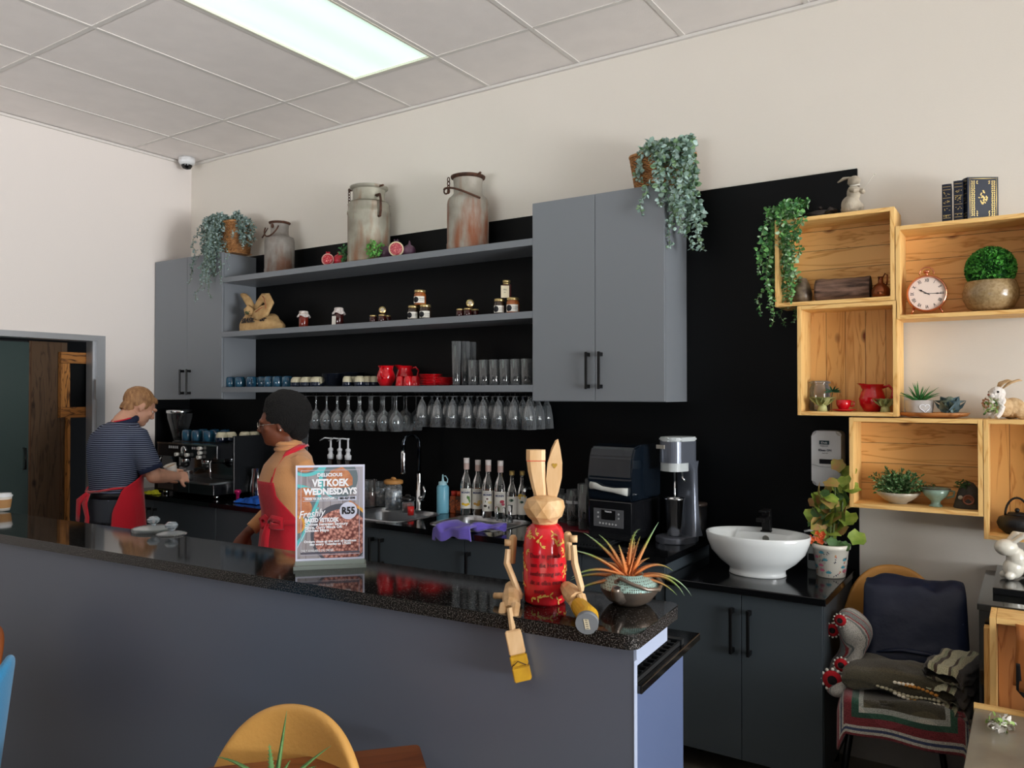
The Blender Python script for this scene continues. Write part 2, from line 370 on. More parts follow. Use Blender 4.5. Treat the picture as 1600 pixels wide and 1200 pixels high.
# ---------------- wall cabinets ----------------
def bar_handle(parent, x, y, z0, z1, name='handle'):
    bm = nb(); box(bm, x-.006, x+.006, y-.036, y-.026, z0, z1, 0, .002)
    box(bm, x-.007, x+.007, y-.032, y, z0+.004, z0+.022); box(bm, x-.007, x+.007, y-.032, y, z1-.022, z1-.004)
    return obj(name, bm, black_metal, parent)
def wall_cab(x0, x1, label, hx, hz):
    t = thing('wall_cabinet', label, 'cabinet', ((x0+x1)/2, YB-.02, 1.58)); w = (x1-x0)/2
    obj('body', bx(-w, w, -.272, 0, 0, 1.028), grey_lam, t)
    for s in (-1, 1):
        a, b_ = (-w, -.0015) if s < 0 else (.0015, w)
        d = obj('door', bx(a, b_, -.29, -.274, .003, 1.03, .0015), grey_lam, t)
        bar_handle(d, s*hx, -.29, hz[0]-1.58, hz[1]-1.58)
    return t
p0 = aty(912, 608, 3.47).z; p1 = aty(912, 550, 3.47).z
wall_cab(-2.165, -1.437, 'grey two-door wall cabinet under the wicker basket, right of the shelves', .028*1.25, (p0, p1))
p0 = aty(290, 617, 3.47).z; p1 = aty(290, 577, 3.47).z
wall_cab(XL+.01, -4.715, 'grey two-door wall cabinet in the corner, left of the shelves', .04, (p0, p1))
SH1, SH2, SH3 = 2.43, 2.05, 1.665
for z, w_ in ((SH1, 'top grey shelf carrying the old milk cans'), (SH2, 'middle grey shelf carrying jam jars and a coffee sack'), (SH3, 'bottom grey shelf carrying mugs, red jugs and tumblers')):
    tag(obj('wall_shelf', bx(-4.712, -2.167, 3.49, YB-.018, z-.036, z, .001), grey_lam), w_, 'shelf')
# ---------------- base cabinets and worktops ----------------
def base_cab(x0, x1, yf, ztop, label, doors, side=False, hz=(-.19, -.06), hside=None, gap_plinth=.07, z0=.07):
    t = thing('base_cabinet', label, 'cabinet', (x0, YB-.02, 0)); w = x1-x0; d = YB-.02-yf
    obj('body', bx(0, w, -d+.02, 0, z0, ztop if ztop < .85 else .70), dark_lam, t)
    if ztop > .85:
        bm = nb(); box(bm, 0, w, -d+.02, -d+.035, .701, ztop); obj('top_rail', bm, dark_lam, t); (obj('end_panel', bx(w-.018, w, -d+.036, -.021, .701, ztop), dark_lam, t) if x1 > -1.4 else None)
    if z0 < .1: obj('plinth', bx(.01, w-.02, -d+.08, -.1, 0, .068), black_panel, t)
    else:
        for qx in (.05, w-.06):
            for qy in (-d+.30, -.06): bm = nb(); tube(bm, [(qx, qy, z0-.001), (qx, qy, 0)], .016, 10); obj('foot', bm, black_plastic, t)
    n = len(doors)-1
    for i in range(n):
        a, b_ = doors[i]-x0, doors[i+1]-x0
        o = obj('door', bx(a+.0015, b_-.0015, -d, -d+.018, gap_plinth, ztop-.004, .0015), dark_lam, t)
        hs = hside[i]
        hx = b_-.035 if hs == 'r' else a+.035
        if hs: bar_handle(o, hx, -d, ztop+hz[0], ztop+hz[1])
    return t
YF = 3.2
s1, s2 = xu(591, YF), xu(725, YF)
base_cab(XL+.02, s1-1.4, YF, .89, 'charcoal base cabinet under the coffee machine', [XL+.02, -5.06, s1-1.4], hside=['r', 'l'], hz=(-.22, -.05))
base_cab(s1-1.4+.002, s1, YF, .89, 'charcoal base cabinet behind the woman in the red apron', [s1-1.4+.002, s1-.7, s1], hside=['r', 'r'], hz=(-.22, -.05))
base_cab(s1+.002, s2, YF, .89, 'charcoal base cabinet under the left steel sink', [s1+.002, s2], hside=['l'], hz=(-.2, -.05))
base_cab(s2+.002, -1.318, YF, .89, 'charcoal base cabinet under the right steel sink and the blender', [s2+.002, s2+.67, -1.318], hside=['l', 'r'], hz=(-.2, -.06))
sk = xu(1157, 3.19)
base_cab(-1.312, -.672, 3.19, .808, 'charcoal two-door vanity cabinet under the white basin', [-1.312, sk, -.672], hside=['r', 'l'], hz=(-.24, -.055), gap_plinth=.14, z0=.14)
# sink cut-outs are made in the left worktop (rounded trapezoid bowls)
def sink_outline(cx, cy, w, d):
    return [(cx+x, cy+y) for x, y in rrect(-w/2, w/2, -d/2, d/2, .07, 6)]
S1C = (-3.10, 3.435, .46, .38); S2C = (-2.49, 3.48, .44, .36)
def slab_with_holes(x0, x1, y0, y1, z0, z1, holes, mat, name, label):
    bm = nb()
    outer = [(x0, y0), (x1, y0), (x1, y1), (x0, y1)]
    for z, flip in ((z1, False), (z0, True)):
        es = []
        for lp in [outer]+holes:
            vs = [bm.verts.new((a, b_, z)) for a, b_ in lp]
            es += [bm.edges.new((vs[i], vs[(i+1) % len(vs)])) for i in range(len(vs))]
        bmesh.ops.triangle_fill(bm, use_beauty=True, use_dissolve=False, edges=es)
    for lp in [outer]+holes:
        n = len(lp); lo = [bm.verts.new((a, b_, z0)) for a, b_ in lp]; hi = [bm.verts.new((a, b_, z1)) for a, b_ in lp]
        for i in range(n): bm.faces.new([lo[i], lo[(i+1) % n], hi[(i+1) % n], hi[i]])
    bmesh.ops.remove_doubles(bm, verts=bm.verts[:], dist=1e-5)
    return tag(obj(name, bm, mat), label, 'worktop')
slab_with_holes(XL+.02, -1.305, 3.175, YB-.018, .891, .92, [sink_outline(*S1C), sink_outline(*S2C)], worktop_m, 'worktop', 'long glossy black worktop carrying the coffee machine, steel sinks and blender')
tag(obj('worktop', bx(-1.303, -.656, 3.165, YB-.018, .81, .84, .003), worktop_m), 'short lower black worktop carrying the white basin', 'worktop')
def sink(c, label):
    cx, cy, w, d = c
    t = thing('sink', label, 'sink', (cx, cy, .92), group='steel sinks')
    t['group'] = 'steel sinks set in the worktop'
    bm = nb(); rings = []
    for k, (g, z, r) in enumerate(((.016, .0008, .085), (.014, .004, .085), (.002, .004, .07), (-.002, -.004, .07), (-.006, -.02, .07), (-.014, -.15, .07), (-.03, -.168, .06), (-.12, -.175, .03))):
        rings.append([bm.verts.new((x, y, z)) for x, y in rrect(-w/2-g, w/2+g, -d/2-g, d/2+g, r, 9)])
    for a, b_ in zip(rings, rings[1:]):
        for i in range(len(a)): bm.faces.new([a[i], a[(i+1) % len(a)], b_[(i+1) % len(a)], b_[i]])
    bm.faces.new(rings[-1])
    obj('bowl', bm, steel, t)
    bm = nb(); lathe(bm, [(0, 0), (.04, 0), (.042, .004), (.03, .002), (0, .001)], 20, c=(0, 0, -.176)); obj('drain', bm, chrome, t)
sink(S1C, 'left stainless steel sink beside the tall chrome tap'); sink(S2C, 'right stainless steel sink with the purple cloth on its rim')
# ---------------- bar counter ----------------
BR = R(3.6); BO = Vector((-.697, 1.534, 0))
Bx = Vector((math.cos(BR), math.sin(BR), 0)); By = Vector((-math.sin(BR), math.cos(BR), 0))
def bar(x, y, z=1.11): return BO+Bx*x+By*y+Vector((0, 0, z))
t = thing('bar_counter', 'long grey bar counter with a polished black granite top', 'counter', BO, BR)
LB = 3.75
bm = nb(); poly = [(-LB, 0)]+[(-.025+.025*math.sin(a), .025-.025*math.cos(a)) for a in [PI/2*k/5 for k in range(6)]]+[(-.025+.025*math.cos(a), .28+.025*math.sin(a)) for a in [PI/2*k/5 for k in range(6)]]+[(-LB, .305)]
fs = prism(bm, poly, 1.078, 1.11)
for f in fs[:-2]: f.material_index = 1
bmesh.ops.bevel(bm, geom=[e for f in fs[-1:] for e in f.edges], offset=.002, segments=1, affect='EDGES')
obj('granite_top', bm, [granite, granite_edge], t, nrm=True)
bar_lam = M('bar_laminate', '697080', .33, spec=.5)
end_sky_tint = M('bar_laminate_sky_tint', '5A688A', .3, spec=.5)  # same laminate as the front, with the sky's reflection tinted into the colour
obj('front_panel', bx(-LB, -.012, .02, .036, 0, 1.077), bar_lam, t)
obj('end_panel', bx(-.028, -.012, .0362, .36, 0, .975), end_sky_tint, t, label='end panel with sky reflection put into its colour')
edge_m = M('panel_edging', 'A9B4CC', .4)
obj('edge_strip', bx(-.0118, -.0105, .019, .037, 0, 1.05), edge_m, t, label='pale blue edging strip')
obj('rail', bx(-LB, -.012, .0365, .24, 1.035, 1.0775), edge_m, t, label='pale blue end of the support rail')
obj('service_shelf', bx(-LB, .0, .0365, .47, .976, .994, .002), worktop_m, t)
obj('back_panel', bx(-LB, -.03, .34, .356, 0, .975), dark_lam, t)
# rubber bar mat on the service shelf
t = tag(obj('bar_mat', (lambda bm: ([box(bm, -.42, -.02, .035+.028*k, .041+.028*k, .0, .012) for k in range(12)], [box(bm, -.42+.0235*k, -.414+.0235*k, .036, .35, .0005, .010) for k in range(18)], box(bm, -.43, -.01, .343, .362, 0, .014), bm)[-1])(nb()), M('black_rubber', '14171A', .55)), 'black rubber grid drip mat on the service shelf at the bar end', 'bar mat')
t.location = BO+Vector((0, 0, .9945)); t.rotation_euler = (0, 0, BR)
# ---------------- foliage helpers ----------------
ORD = ['bottom', 'second', 'third', 'fourth', 'fifth', 'sixth', 'seventh', 'eighth', 'ninth', 'tenth', 'eleventh']
def leaf(bm, p, d, n, ln, wd, mi=0, fold=.25, curl=0):
    d = Vector(d).normalized(); n = Vector(n); s = d.cross(n)
    if s.length < 1e-4: s = d.orthogonal()
    s.normalize(); n = s.cross(d).normalized(); p = Vector(p)
    a = bm.verts.new(p); m = bm.verts.new(p+d*ln*.5+n*curl*ln*.3); t = bm.verts.new(p+d*ln-n*curl*ln*.2)
    l1 = bm.verts.new(p+d*ln*.3+s*wd*.5+n*wd*fold); l2 = bm.verts.new(p+d*ln*.68+s*wd*.42+n*wd*fold)
    r1 = bm.verts.new(p+d*ln*.3-s*wd*.5+n*wd*fold); r2 = bm.verts.new(p+d*ln*.68-s*wd*.42+n*wd*fold)
    for f in ([a, m, l1], [l1, m, l2], [l2, m, t], [a, r1, m], [r1, r2, m], [r2, t, m]):
        q = bm.faces.new(f); q.material_index = mi; q.smooth = True
def rv(rng, s=1): return Vector((rng.uniform(-1, 1), rng.uniform(-1, 1), rng.uniform(-1, 1)))*s
def strand(bm, bs, start, out, drop, rng, n=26, ls=.022, lw=.016, wob=.02, mi=(0,), arch=.05):
    """one trailing stem: rises a little, goes over and hangs; leaves in opposite pairs"""
    p = Vector(start); pts = [p.copy()]; out = Vector(out); steps = n
    L = out.length+drop
    for i in range(steps):
        t = i/steps
        o = out*(1/steps*2.2)*(max(0, 1-t*2.2)); dz = -drop/steps*min(1, t*3)*1.15 + (arch/steps*6 if t < .16 else 0)
        p = p+o+Vector((rng.gauss(0, wob/3), rng.gauss(0, wob/3), dz)); pts.append(p.copy())
    tube(bs, pts[::2]+[pts[-1]], .0014, 4)
    for i in range(1, len(pts)):
        d = (pts[i]-pts[i-1]).normalized()
        for k in range(3):
            a = rng.uniform(0, 2*PI); s = d.orthogonal().normalized(); w = d.cross(s)
            r = s*math.cos(a)+w*math.sin(a)
            f = .65+.5*rng.random()
            if i > steps*.85: f *= .65
            leaf(bm, pts[i]+r*.001, r+d*.35+Vector((0, 0, -.1)), rv(rng)+Vector((0, -.5, .6)), ls*f, lw*f, rng.choice(mi), .15)
def leafm(name, a, b): return M(name, a, .5, col2=b, vscale=30, spec=.3)
euc = [leafm('eucalyptus_leaf', '7F9C8E', 'A5BDB2'), leafm('eucalyptus_leaf_green', '5E7F5C', '86A27A'), leafm('eucalyptus_leaf_pale', '93B3AC', 'BBD0CA')]
eucl = [leafm('dusty_leaf', '6F8480', '95A8A4'), leafm('dusty_leaf_dark', '4F6660', '71877F'), leafm('dusty_leaf_pale', '8FA5A2', 'A9BAB7')]
stem_m = M('green_stem', '5D6B42', .6)
wick = M('wicker', 'C08A54', .6, col2='8A5A34', vscale=60, bump=.3)
def basket(parent, w, d, h, taper=.82, mat=wick):
    """woven wall: courses of a wavy tube round upright stakes"""
    bm = nb(); n = int(h/.0085); N_ = 44
    for k in range(n):
        z = .004+k*h/n; s = taper+(1-taper)*k/n; pts = []
        for i in range(N_*2):
            a = 2*PI*i/(N_*2)
            x, y = math.cos(a), math.sin(a); q = (abs(x)**4+abs(y)**4)**(-.25)
            o = .004*(1 if (i//1+k) % 2 else -1)
            pts.append((x*q*(w/2*s+o), y*q*(d/2*s+o), z))
        tube(bm, pts, .0042, 5, closed=True)
    obj('woven_wall', bm, mat, parent)
    bm = nb(); pts = []
    for i in range(48):
        a = 2*PI*i/48; x, y = math.cos(a), math.sin(a); q = (abs(x)**4+abs(y)**4)**(-.25); pts.append((x*q*w/2, y*q*d/2, h))
    tube(bm, pts, .009, 8, closed=True); obj('rim', bm, mat, parent)
    obj('base', bx(-w/2*taper, w/2*taper, -d/2*taper, d/2*taper, 0, .006), mat, parent)
# plant in the wicker basket on the right wall cabinet
CT = 1.58+1.032
t = thing('trailing_plant', 'blue-green trailing eucalyptus in a wicker basket on top of the right wall cabinet', 'plant', (-1.50, 3.63, CT))
basket(t, .30, .20, .17)
rng = random.Random(4); bm = nb(); bs = nb()
for i in range(30):
    fx = rng.uniform(-.09, .15); 
    if i < 12: st = (fx*.5+.03, -.03, .17); ou = (fx*.6+.03, -.14-rng.random()*.03, 0); dr = rng.uniform(.34, .56) if -.02 < fx < .13 else rng.uniform(.1, .28)
    elif i < 20: st = (.05, rng.uniform(-.06, .06), .17); ou = (.13+rng.random()*.04, rng.uniform(-.14, .05), 0); dr = rng.uniform(.36, .58)
    else: st = (rng.uniform(-.1, .1), 0, .17); ou = (rng.uniform(-.1, .14), rng.uniform(-.1, .06), 0); dr = rng.uniform(.03, .12)
    strand(bm, bs, st, ou, dr, rng, n=int(16+dr*60), ls=.030, lw=.024, mi=(0, 0, 2, 1), arch=.05)
obj('foliage', bm, euc, t, nrm=False); obj('stems', bs, stem_m, t)
# plant in a basket on the left corner cabinet
p = aty(368, 400, 3.60)
t = thing('trailing_plant', 'grey-green trailing plant in a wicker basket on the corner wall cabinet', 'plant', (-4.765, 3.62, CT))
basket(t, .26, .19, .22)
rng = random.Random(9); bm = nb(); bs = nb()
for i in range(58):
    if i < 36: fx = rng.uniform(-.26, .04); st = (fx*.35, -.05, .22); ou = (fx*.75, -.14-rng.random()*.04, 0); dr = rng.uniform(.34, .66)
    elif i < 46: st = (.05, rng.uniform(-.06, .0), .2); ou = (rng.uniform(.13, .2), rng.uniform(-.02, .06), 0); dr = rng.uniform(.1, .26)
    else: st = (rng.uniform(-.12, .06), rng.uniform(-.06, .04), .21); ou = (rng.uniform(-.2, .12), rng.uniform(-.12, .04), 0); dr = rng.uniform(.02, .15)
    strand(bm, bs, st, ou, dr, rng, n=int(18+dr*55), ls=.022, lw=.015, mi=(0, 0, 1, 2), arch=.06)
obj('foliage', bm, eucl, t, nrm=False); obj('stems', bs, stem_m, t)
# ---------------- old milk cans ----------------
def rusty(name, base, base2, rust, rz):
    m = M(name, base, .55, metal=.35, col2=base2, vscale=9, bump=.12, bscale=30); N, L, b = nodes(m)
    src = b.inputs['Base Color'].links[0].from_socket
    tc = N.new('ShaderNodeTexCoord'); sp = N.new('ShaderNodeSeparateXYZ'); L.new(tc.outputs['Object'], sp.inputs[0])
    mp = N.new('ShaderNodeMapping'); mp.inputs['Scale'].default_value = (16, 16, 4); L.new(tc.outputs['Object'], mp.inputs[0])
    n = N.new('ShaderNodeTexNoise'); n.inputs['Scale'].default_value = 1; n.inputs['Detail'].default_value = 6; L.new(mp.outputs[0], n.inputs[0])
    # rust climbs from the bottom seam and sits at the rim
    a = N.new('ShaderNodeMapRange'); a.inputs[1].default_value = rz; a.inputs[2].default_value = 0; a.inputs[3].default_value = 0; a.inputs[4].default_value = .22; L.new(sp.outputs[2], a.inputs[0])
    ad = N.new('ShaderNodeMath'); L.new(n.outputs[0], ad.inputs[0]); L.new(a.outputs[0], ad.inputs[1])
    rp = N.new('ShaderNodeValToRGB'); rp.color_ramp.elements[0].position = .55; rp.color_ramp.elements[1].position = .80; L.new(ad.outputs[0], rp.inputs[0])
    mx = N.new('ShaderNodeMix'); mx.data_type = 'RGBA'; L.new(rp.outputs[0], mx.inputs[0]); L.new(src, mx.inputs[6]); mx.inputs[7].default_value = lin(rust); L.new(mx.outputs[2], b.inputs['Base Color'])
    return m
rust_h = M('rusty_iron', '5A3A2A', .7, metal=.3, col2='38261E', vscale=40)
def milk_can(label, u, y, r, h, neck, mat, kind):
    x = xu(u, y); t = thing('milk_can', label, 'milk can', (x, y, SH1))
    zb = h*.62; zn = h*.72
    bm = nb()
    prof = [(0, .004), (r*.96, .004), (r*1.01, .0), (r*1.02, .012), (r*1.02, h*.10), (r*.995, h*.11), (r, zb*.98)]
    if kind == 'big': prof += [(r*1.03, zb), (r*1.03, zb+.012), (r*.99, zb+.02), (r*.97, zb+.055), (r*1.0, zb+.06), (r*.9, zb+.075)]
    else: prof += [(r*.98, zb+.01), (r*.93, zb+.025)]
    prof += [(neck*1.15, zn-.005), (neck, zn+.012), (neck*1.0, h*.86), (neck*1.04, h*.93)]
    lathe(bm, prof, 40, cap=False); obj('body', bm, mat, t)
    bm = nb(); lathe(bm, [(neck*1.04, h*.925), (neck*1.2, h*.945), (neck*1.22, h*.965), (neck*1.12, h*.97), (neck*.95, h*.958), (0, h*.955)], 40, cap=False); obj('lid', bm, mat if kind == 'big' else rust_h, t)
    if kind == 'big':
        for s, a0 in ((1, -.35), (-1, .2)):
            bm = nb(); dx, dy = s*math.cos(a0), -abs(math.sin(a0)) if s > 0 else math.sin(a0)
            pts = [(dx*q, dy*q, z) for q, z in ((r*.98, zb-.03), (r*1.14, zb-.03), (r*1.2, zb), (r*1.2, zb+.07), (r*1.12, zb+.10), (r*.85, zb+.10))]
            tube(bm, pts, .008, 8); obj('handle', bm, rust_h, t)
        for a_, b_ in (((-neck*1.0, -.03, h*.95), (-neck*1.35, -.04, h*.95)), ((neck*1.0, -.02, h*.945), (neck*1.5, -.03, h*.945)), ((neck*.95, -.04, h*.83), (neck*1.4, -.05, h*.83))):
            bm = nb(); tube(bm, [a_, b_], .006, 6); obj('lug', bm, rust_h, t)
        bm = nb()
        for k in range(6):
            c = Vector((-neck*1.3, -.045, h*.945-k*.018)); pts = [c+Vector((.007*math.cos(a)*(1 if k % 2 else .2), .007*math.cos(a)*(.2 if k % 2 else 1), .012*math.sin(a))) for a in [2*PI*i/10 for i in range(10)]]
            tube(bm, pts, .0025, 5, closed=True)
        obj('chain', bm, rust_h, t)
    elif kind == 'small':
        bm = nb()
        tube(bm, [(neck*1.1*math.cos(a)*1.0-.0, -neck*1.1-.028*math.sin(a)*1.2, h*.86-.07*math.sin(a)) for a in [PI*i/14 for i in range(15)]], .005, 6)
        tube(bm, [(-neck*1.05, -neck*.8, h*.86), (-neck*2.0, -neck*.6, h*.76), (-neck*1.9, -neck*.9, h*.70), (-neck*.9, -neck*1.35, h*.73)], .004, 6)
        obj('bail_handle', bm, rust_h, t)
        bm = nb(); box(bm, -.05, .05, -.012, .012, h*.96, h*.985, 0, .003); ball(bm, (0, -neck*1.02, h*.88), .014, (1, .4, 1.2)); obj('clasp', bm, rust_h, t)
    else:
        bm = nb(); pts = []
        for i in range(17):
            q = i/16; x_ = -neck*1.35+(r*1.05+neck*1.35)*q; pts.append((x_, -math.sqrt(max(0, (r*1.1)**2-x_*x_*.9))*1.0, h*.80-.075*q+.015*math.sin(PI*q)))
        tube(bm, pts, .006, 7)
        pts = [Vector((-neck*1.35, -.06, h*.79))+Vector((.016*math.cos(a), 0, .016*math.sin(a))) for a in [2*PI*i/12 for i in range(12)]]; tube(bm, pts, .005, 6, closed=True)
        obj('bail_handle', bm, rust_h, t)
        bm = nb()
        for k in range(4):
            c = Vector((-neck*1.15, -.06, h*.93-k*.022)); tube(bm, [c+Vector((.008*math.cos(a), 0, .014*math.sin(a))) for a in [2*PI*i/10 for i in range(10)]], .003, 5, closed=True)
        obj('chain', bm, rust_h, t)
        bm = nb(); tube(bm, [(neck*1.0, -.02, h*.955), (neck*1.42, -.04, h*.96)], .007, 6); obj('lug', bm, rust_h, t)
milk_can('small tarnished milk can with a wire bail handle, leftmost of the three milk cans', 436, 3.64, .100, .375, .060, rusty('tarnished_metal', '96918B', '6F6963', '6A4A3A', .12), 'small')
milk_can('largest rusty grey milk can with two side handles and a chain', 576, 3.64, .132, .50, .098, rusty('galvanised_rust', 'A9A697', '8C877A', '8A6248', .22), 'big')
milk_can('rust-streaked milk can with a swinging handle, nearest the right wall cabinet', 731, 3.64, .120, .45, .082, rusty('streaked_rust', 'ABA69C', '8F897E', '8C5A42', .36), 'mid')
# ---------------- fruit beside the cans ----------------
pom_m = M('pomegranate_skin', 'A31A2C', .3, col2='C22C3C', vscale=12); fig_m = M('fig_skin', '3B2436', .4, col2='5C3C50', vscale=14)
def fruit(name, label, cat, u, y, r, mat, zbase=SH1, flesh=None, rim=None, crown=True, rz=0, tilt=0):
    x = xu(u, y); t = thing(name, label, cat, (x, y, zbase+r*.97), rot=(tilt, 0, rz))
    bm = nb(); vs = ball(bm, (0, 0, 0), r, (1, 1, .95), 3)
    if flesh:
        for v in vs:
            if v.co.y < -.25*r: v.co.y = -.25*r
    obj('skin', bm, mat, t)
    if flesh:
        bm = nb(); lathe(bm, [(0, 0), (r*.93, 0), (r*.93, .003), (0, .003)], 28); bmesh.ops.rotate(bm, verts=bm.verts, matrix=Matrix.Rotation(PI/2, 3, 'X')); bmesh.ops.translate(bm, verts=bm.verts, vec=(0, -.25*r, 0)); obj('cut_rim', bm, rim, t)
        bm = nb(); lathe(bm, [(0, 0), (r*.78, 0), (r*.76, .002), (0, .002)], 28); bmesh.ops.rotate(bm, verts=bm.verts, matrix=Matrix.Rotation(PI/2, 3, 'X')); bmesh.ops.translate(bm, verts=bm.verts, vec=(0, -.25*r-.0032, 0)); obj('flesh', bm, flesh, t)
        bm = nb(); rg = random.Random(3)
        for i in range(46):
            a = rg.uniform(0, 2*PI); q = math.sqrt(rg.random())*r*.72; ball(bm, (q*math.cos(a), -.25*r-.004, q*math.sin(a)), r*.07, (1, .6, 1.3), 1)
        obj('seeds', bm, M('seed_pips', 'D88A80', .3), t)
    if crown:
        bm = nb()
        for k in range(6):
            a = 2*PI*k/6; leaf(bm, (.006*math.cos(a), .006*math.sin(a), r*.9), (math.cos(a)*.5, math.sin(a)*.5, 1), (math.cos(a), math.sin(a), 0), r*.4, r*.25)
        obj('crown', bm, mat, t, nrm=False)
    return t
seed_m = M('fruit_seeds', 'B0303C', .25); pith = M('fruit_pith', 'D9A79C', .6); figpith = M('fig_pith', 'E6D8B4', .6)
fruit('pomegranate', 'halved pomegranate showing its seeds, left of the largest milk can', 'fruit', 512, 3.55, .042, pom_m, flesh=seed_m, rim=pith, rz=.65)
fruit('pomegranate', 'whole red pomegranate between the halved one and the largest milk can', 'fruit', 530, 3.61, .043, pom_m)
fruit('fig', 'dark purple fig right against the green sprig, beside the largest milk can', 'fruit', 602, 3.60, .048, fig_m, crown=False)
fruit('fig', 'halved fig with pink flesh and cream rim on the top shelf', 'fruit', 619, 3.535, .048, fig_m, flesh=M('fig_flesh', 'A8404C', .4), rim=figpith, rz=.6)
t = fruit('fig', 'purple fig with a stalk, rightmost of the figs', 'fruit', 639, 3.59, .040, fig_m, crown=False)
bm = nb(); tube(bm, [(0, 0, .03), (.003, 0, .05), (.001, 0, .062)], [.014, .006, .003], 8); obj('stalk', bm, fig_m, t)
def sprig(label, u, y, h, w, rng, mats, zbase=SH1, n=110):
    t = thing('green_sprig', label, 'greenery', (xu(u, y), y, zbase)); bm = nb(); bs = nb()
    for k in range(9):
        e = Vector((rng.uniform(-w, w)*.5, rng.uniform(-w, w)*.3, h*rng.uniform(.5, .95))); tube(bs, [(0, 0, 0), e*.5+Vector((0, 0, .005)), e], .0015, 4)
    for k in range(n):
        q = rng.random(); p = Vector((rng.uniform(-w, w)*.5, rng.uniform(-w, w)*.35, h*(.12+.8*q))); leaf(bm, p, rv(rng)+Vector((0, -.2, .3)), rv(rng), .02, .014, rng.randrange(len(mats)))
    obj('leaves', bm, mats, t, nrm=False); obj('stems', bs, stem_m, t)
sprig('small dark green sprig between the pomegranates and the largest milk can', 537, 3.545, .12, .05, random.Random(2), [leafm('dark_sprig', '2E5A36', '4A7A4A')], n=70)
sprig('bright green leafy sprig at the foot of the largest milk can', 585, 3.53, .12, .09, random.Random(5), [leafm('bright_sprig', '4F9440', '7CB560')])
# ---------------- coffee sack ----------------
burlap = M('burlap', 'CDAA78', .9, col2='B48E5C', vscale=25, bump=.5, bscale=260)
t = thing('coffee_sack', 'knotted burlap coffee sack lettered BRASIL on the middle shelf', 'sack', (xu(410, 3.62), 3.61, SH2))
def cloth_blob(bm, fn, nu=40, nv=20, mi=0, smooth=True):
    g = [[bm.verts.new(fn(i/nu, j/nv)) for j in range(nv+1)] for i in range(nu+1)]
    for i in range(nu):
        for j in range(nv):
            f = bm.faces.new([g[i][j], g[i+1][j], g[i+1][j+1], g[i][j+1]]); f.material_index = mi; f.smooth = smooth
    return g
bm = nb()
def lump(a, b):
    th = 2*PI*a; z = math.sin(b*PI/2); c = math.cos(b*PI/2)**.55
    w = .20*(1+.05*math.sin(3*th+1)); d = .10
    q = noise.noise(Vector((math.cos(th)*2, math.sin(th)*2, b*3)))*.02
    return Vector((c*math.cos(th)*(w+q), c*math.sin(th)*(d+q*.5), .125*z*(1-.1*math.cos(th))+q*.5*(b > .1)))
cloth_blob(bm, lump, 48, 14); obj('sack_body', bm, burlap, t)
bm = nb()  # knot: a folded tail to the left and a wide loop to the right, round a tucked centre
def ribbon(bm, pts, w, th=.008, upv=(0, 1, 0)):
    pts = [Vector(p) for p in pts]; rings = []
    for i, p in enumerate(pts):
        tt = (pts[min(i+1, len(pts)-1)]-pts[max(i-1, 0)]).normalized(); s = tt.cross(Vector(upv)).normalized(); n_ = s.cross(tt)
        ww = w[i] if isinstance(w, (list, tuple)) else w; ro = []
        for k in range(10):
            a = 2*PI*k/10; ro.append(bm.verts.new(p+s*math.cos(a)*ww/2+n_*math.sin(a)*(th+.006*math.sin(k*2.3+i))))
        rings.append(ro)
    for a, b_ in zip(rings, rings[1:]):
        for k in range(10): f = bm.faces.new([a[k], a[(k+1) % 10], b_[(k+1) % 10], b_[k]]); f.smooth = True
    bm.faces.new(rings[0][::-1]); bm.faces.new(rings[-1])
ribbon(bm, [(-.02, -.03, .125), (-.05, -.04, .17), (-.09, -.04, .21), (-.14, -.03, .245), (-.17, -.03, .262)], [.05, .06, .07, .055, .03], .014)
obj('sack_tail', bm, burlap, t, smooth=True)
bm = nb(); ribbon(bm, [(-.01, -.05, .12), (.03, -.045, .19), (.05, -.03, .225), (.10, -.035, .215), (.14, -.05, .17), (.13, -.08, .13), (.07, -.09, .105), (.02, -.08, .10)], [.05, .05, .07, .09, .10, .10, .08, .05], .016)
obj('sack_fold', bm, burlap, t, smooth=True)
bm = nb(); tube(bm, [(-.04, -.085, .115), (-.03, -.095, .14), (-.01, -.1, .15), (.005, -.09, .13), (-.01, -.08, .11)], [.02, .024, .026, .024, .02], 10); obj('knot', bm, burlap, t)
bm = nb(); ball(bm, (-.012, -.104, .13), .026, (1.2, .5, .8), 2); obj('printed_patch', bm, M('green_print', '3F4F3C', .8, col2='6A6A40', vscale=40), t)
o = text('lettering', [('BRASIL', .048, -.105, 0, 'LEFT', -.155, .0014), ('Br', .045, .09, .005, 'LEFT', 1, .0012)], black_ink, t, (0, 0, 0), (0, 0, 0), ext=.0008)
for v in o.data.vertices:   # drape the print over the front of the sack
    x, yy, zz = v.co; z = .055+yy; q = math.sqrt(max(.03, 1-(z/.128)**2))**.55
    v.co = (x, -(.106*q*math.sqrt(max(.05, 1-(x/(.2*q+.01))**2)))-.004-zz, z)
stripe = M('red_stripe', 'B0593C', .9)
bm = nb(); tube(bm, [(.075, -.056, .235), (.11, -.068, .215), (.15, -.088, .165), (.158, -.095, .14)], .0022, 6); tube(bm, [(.06, -.102, .12), (.10, -.108, .135), (.14, -.108, .15)], .0022, 6); obj('stripe', bm, stripe, t)
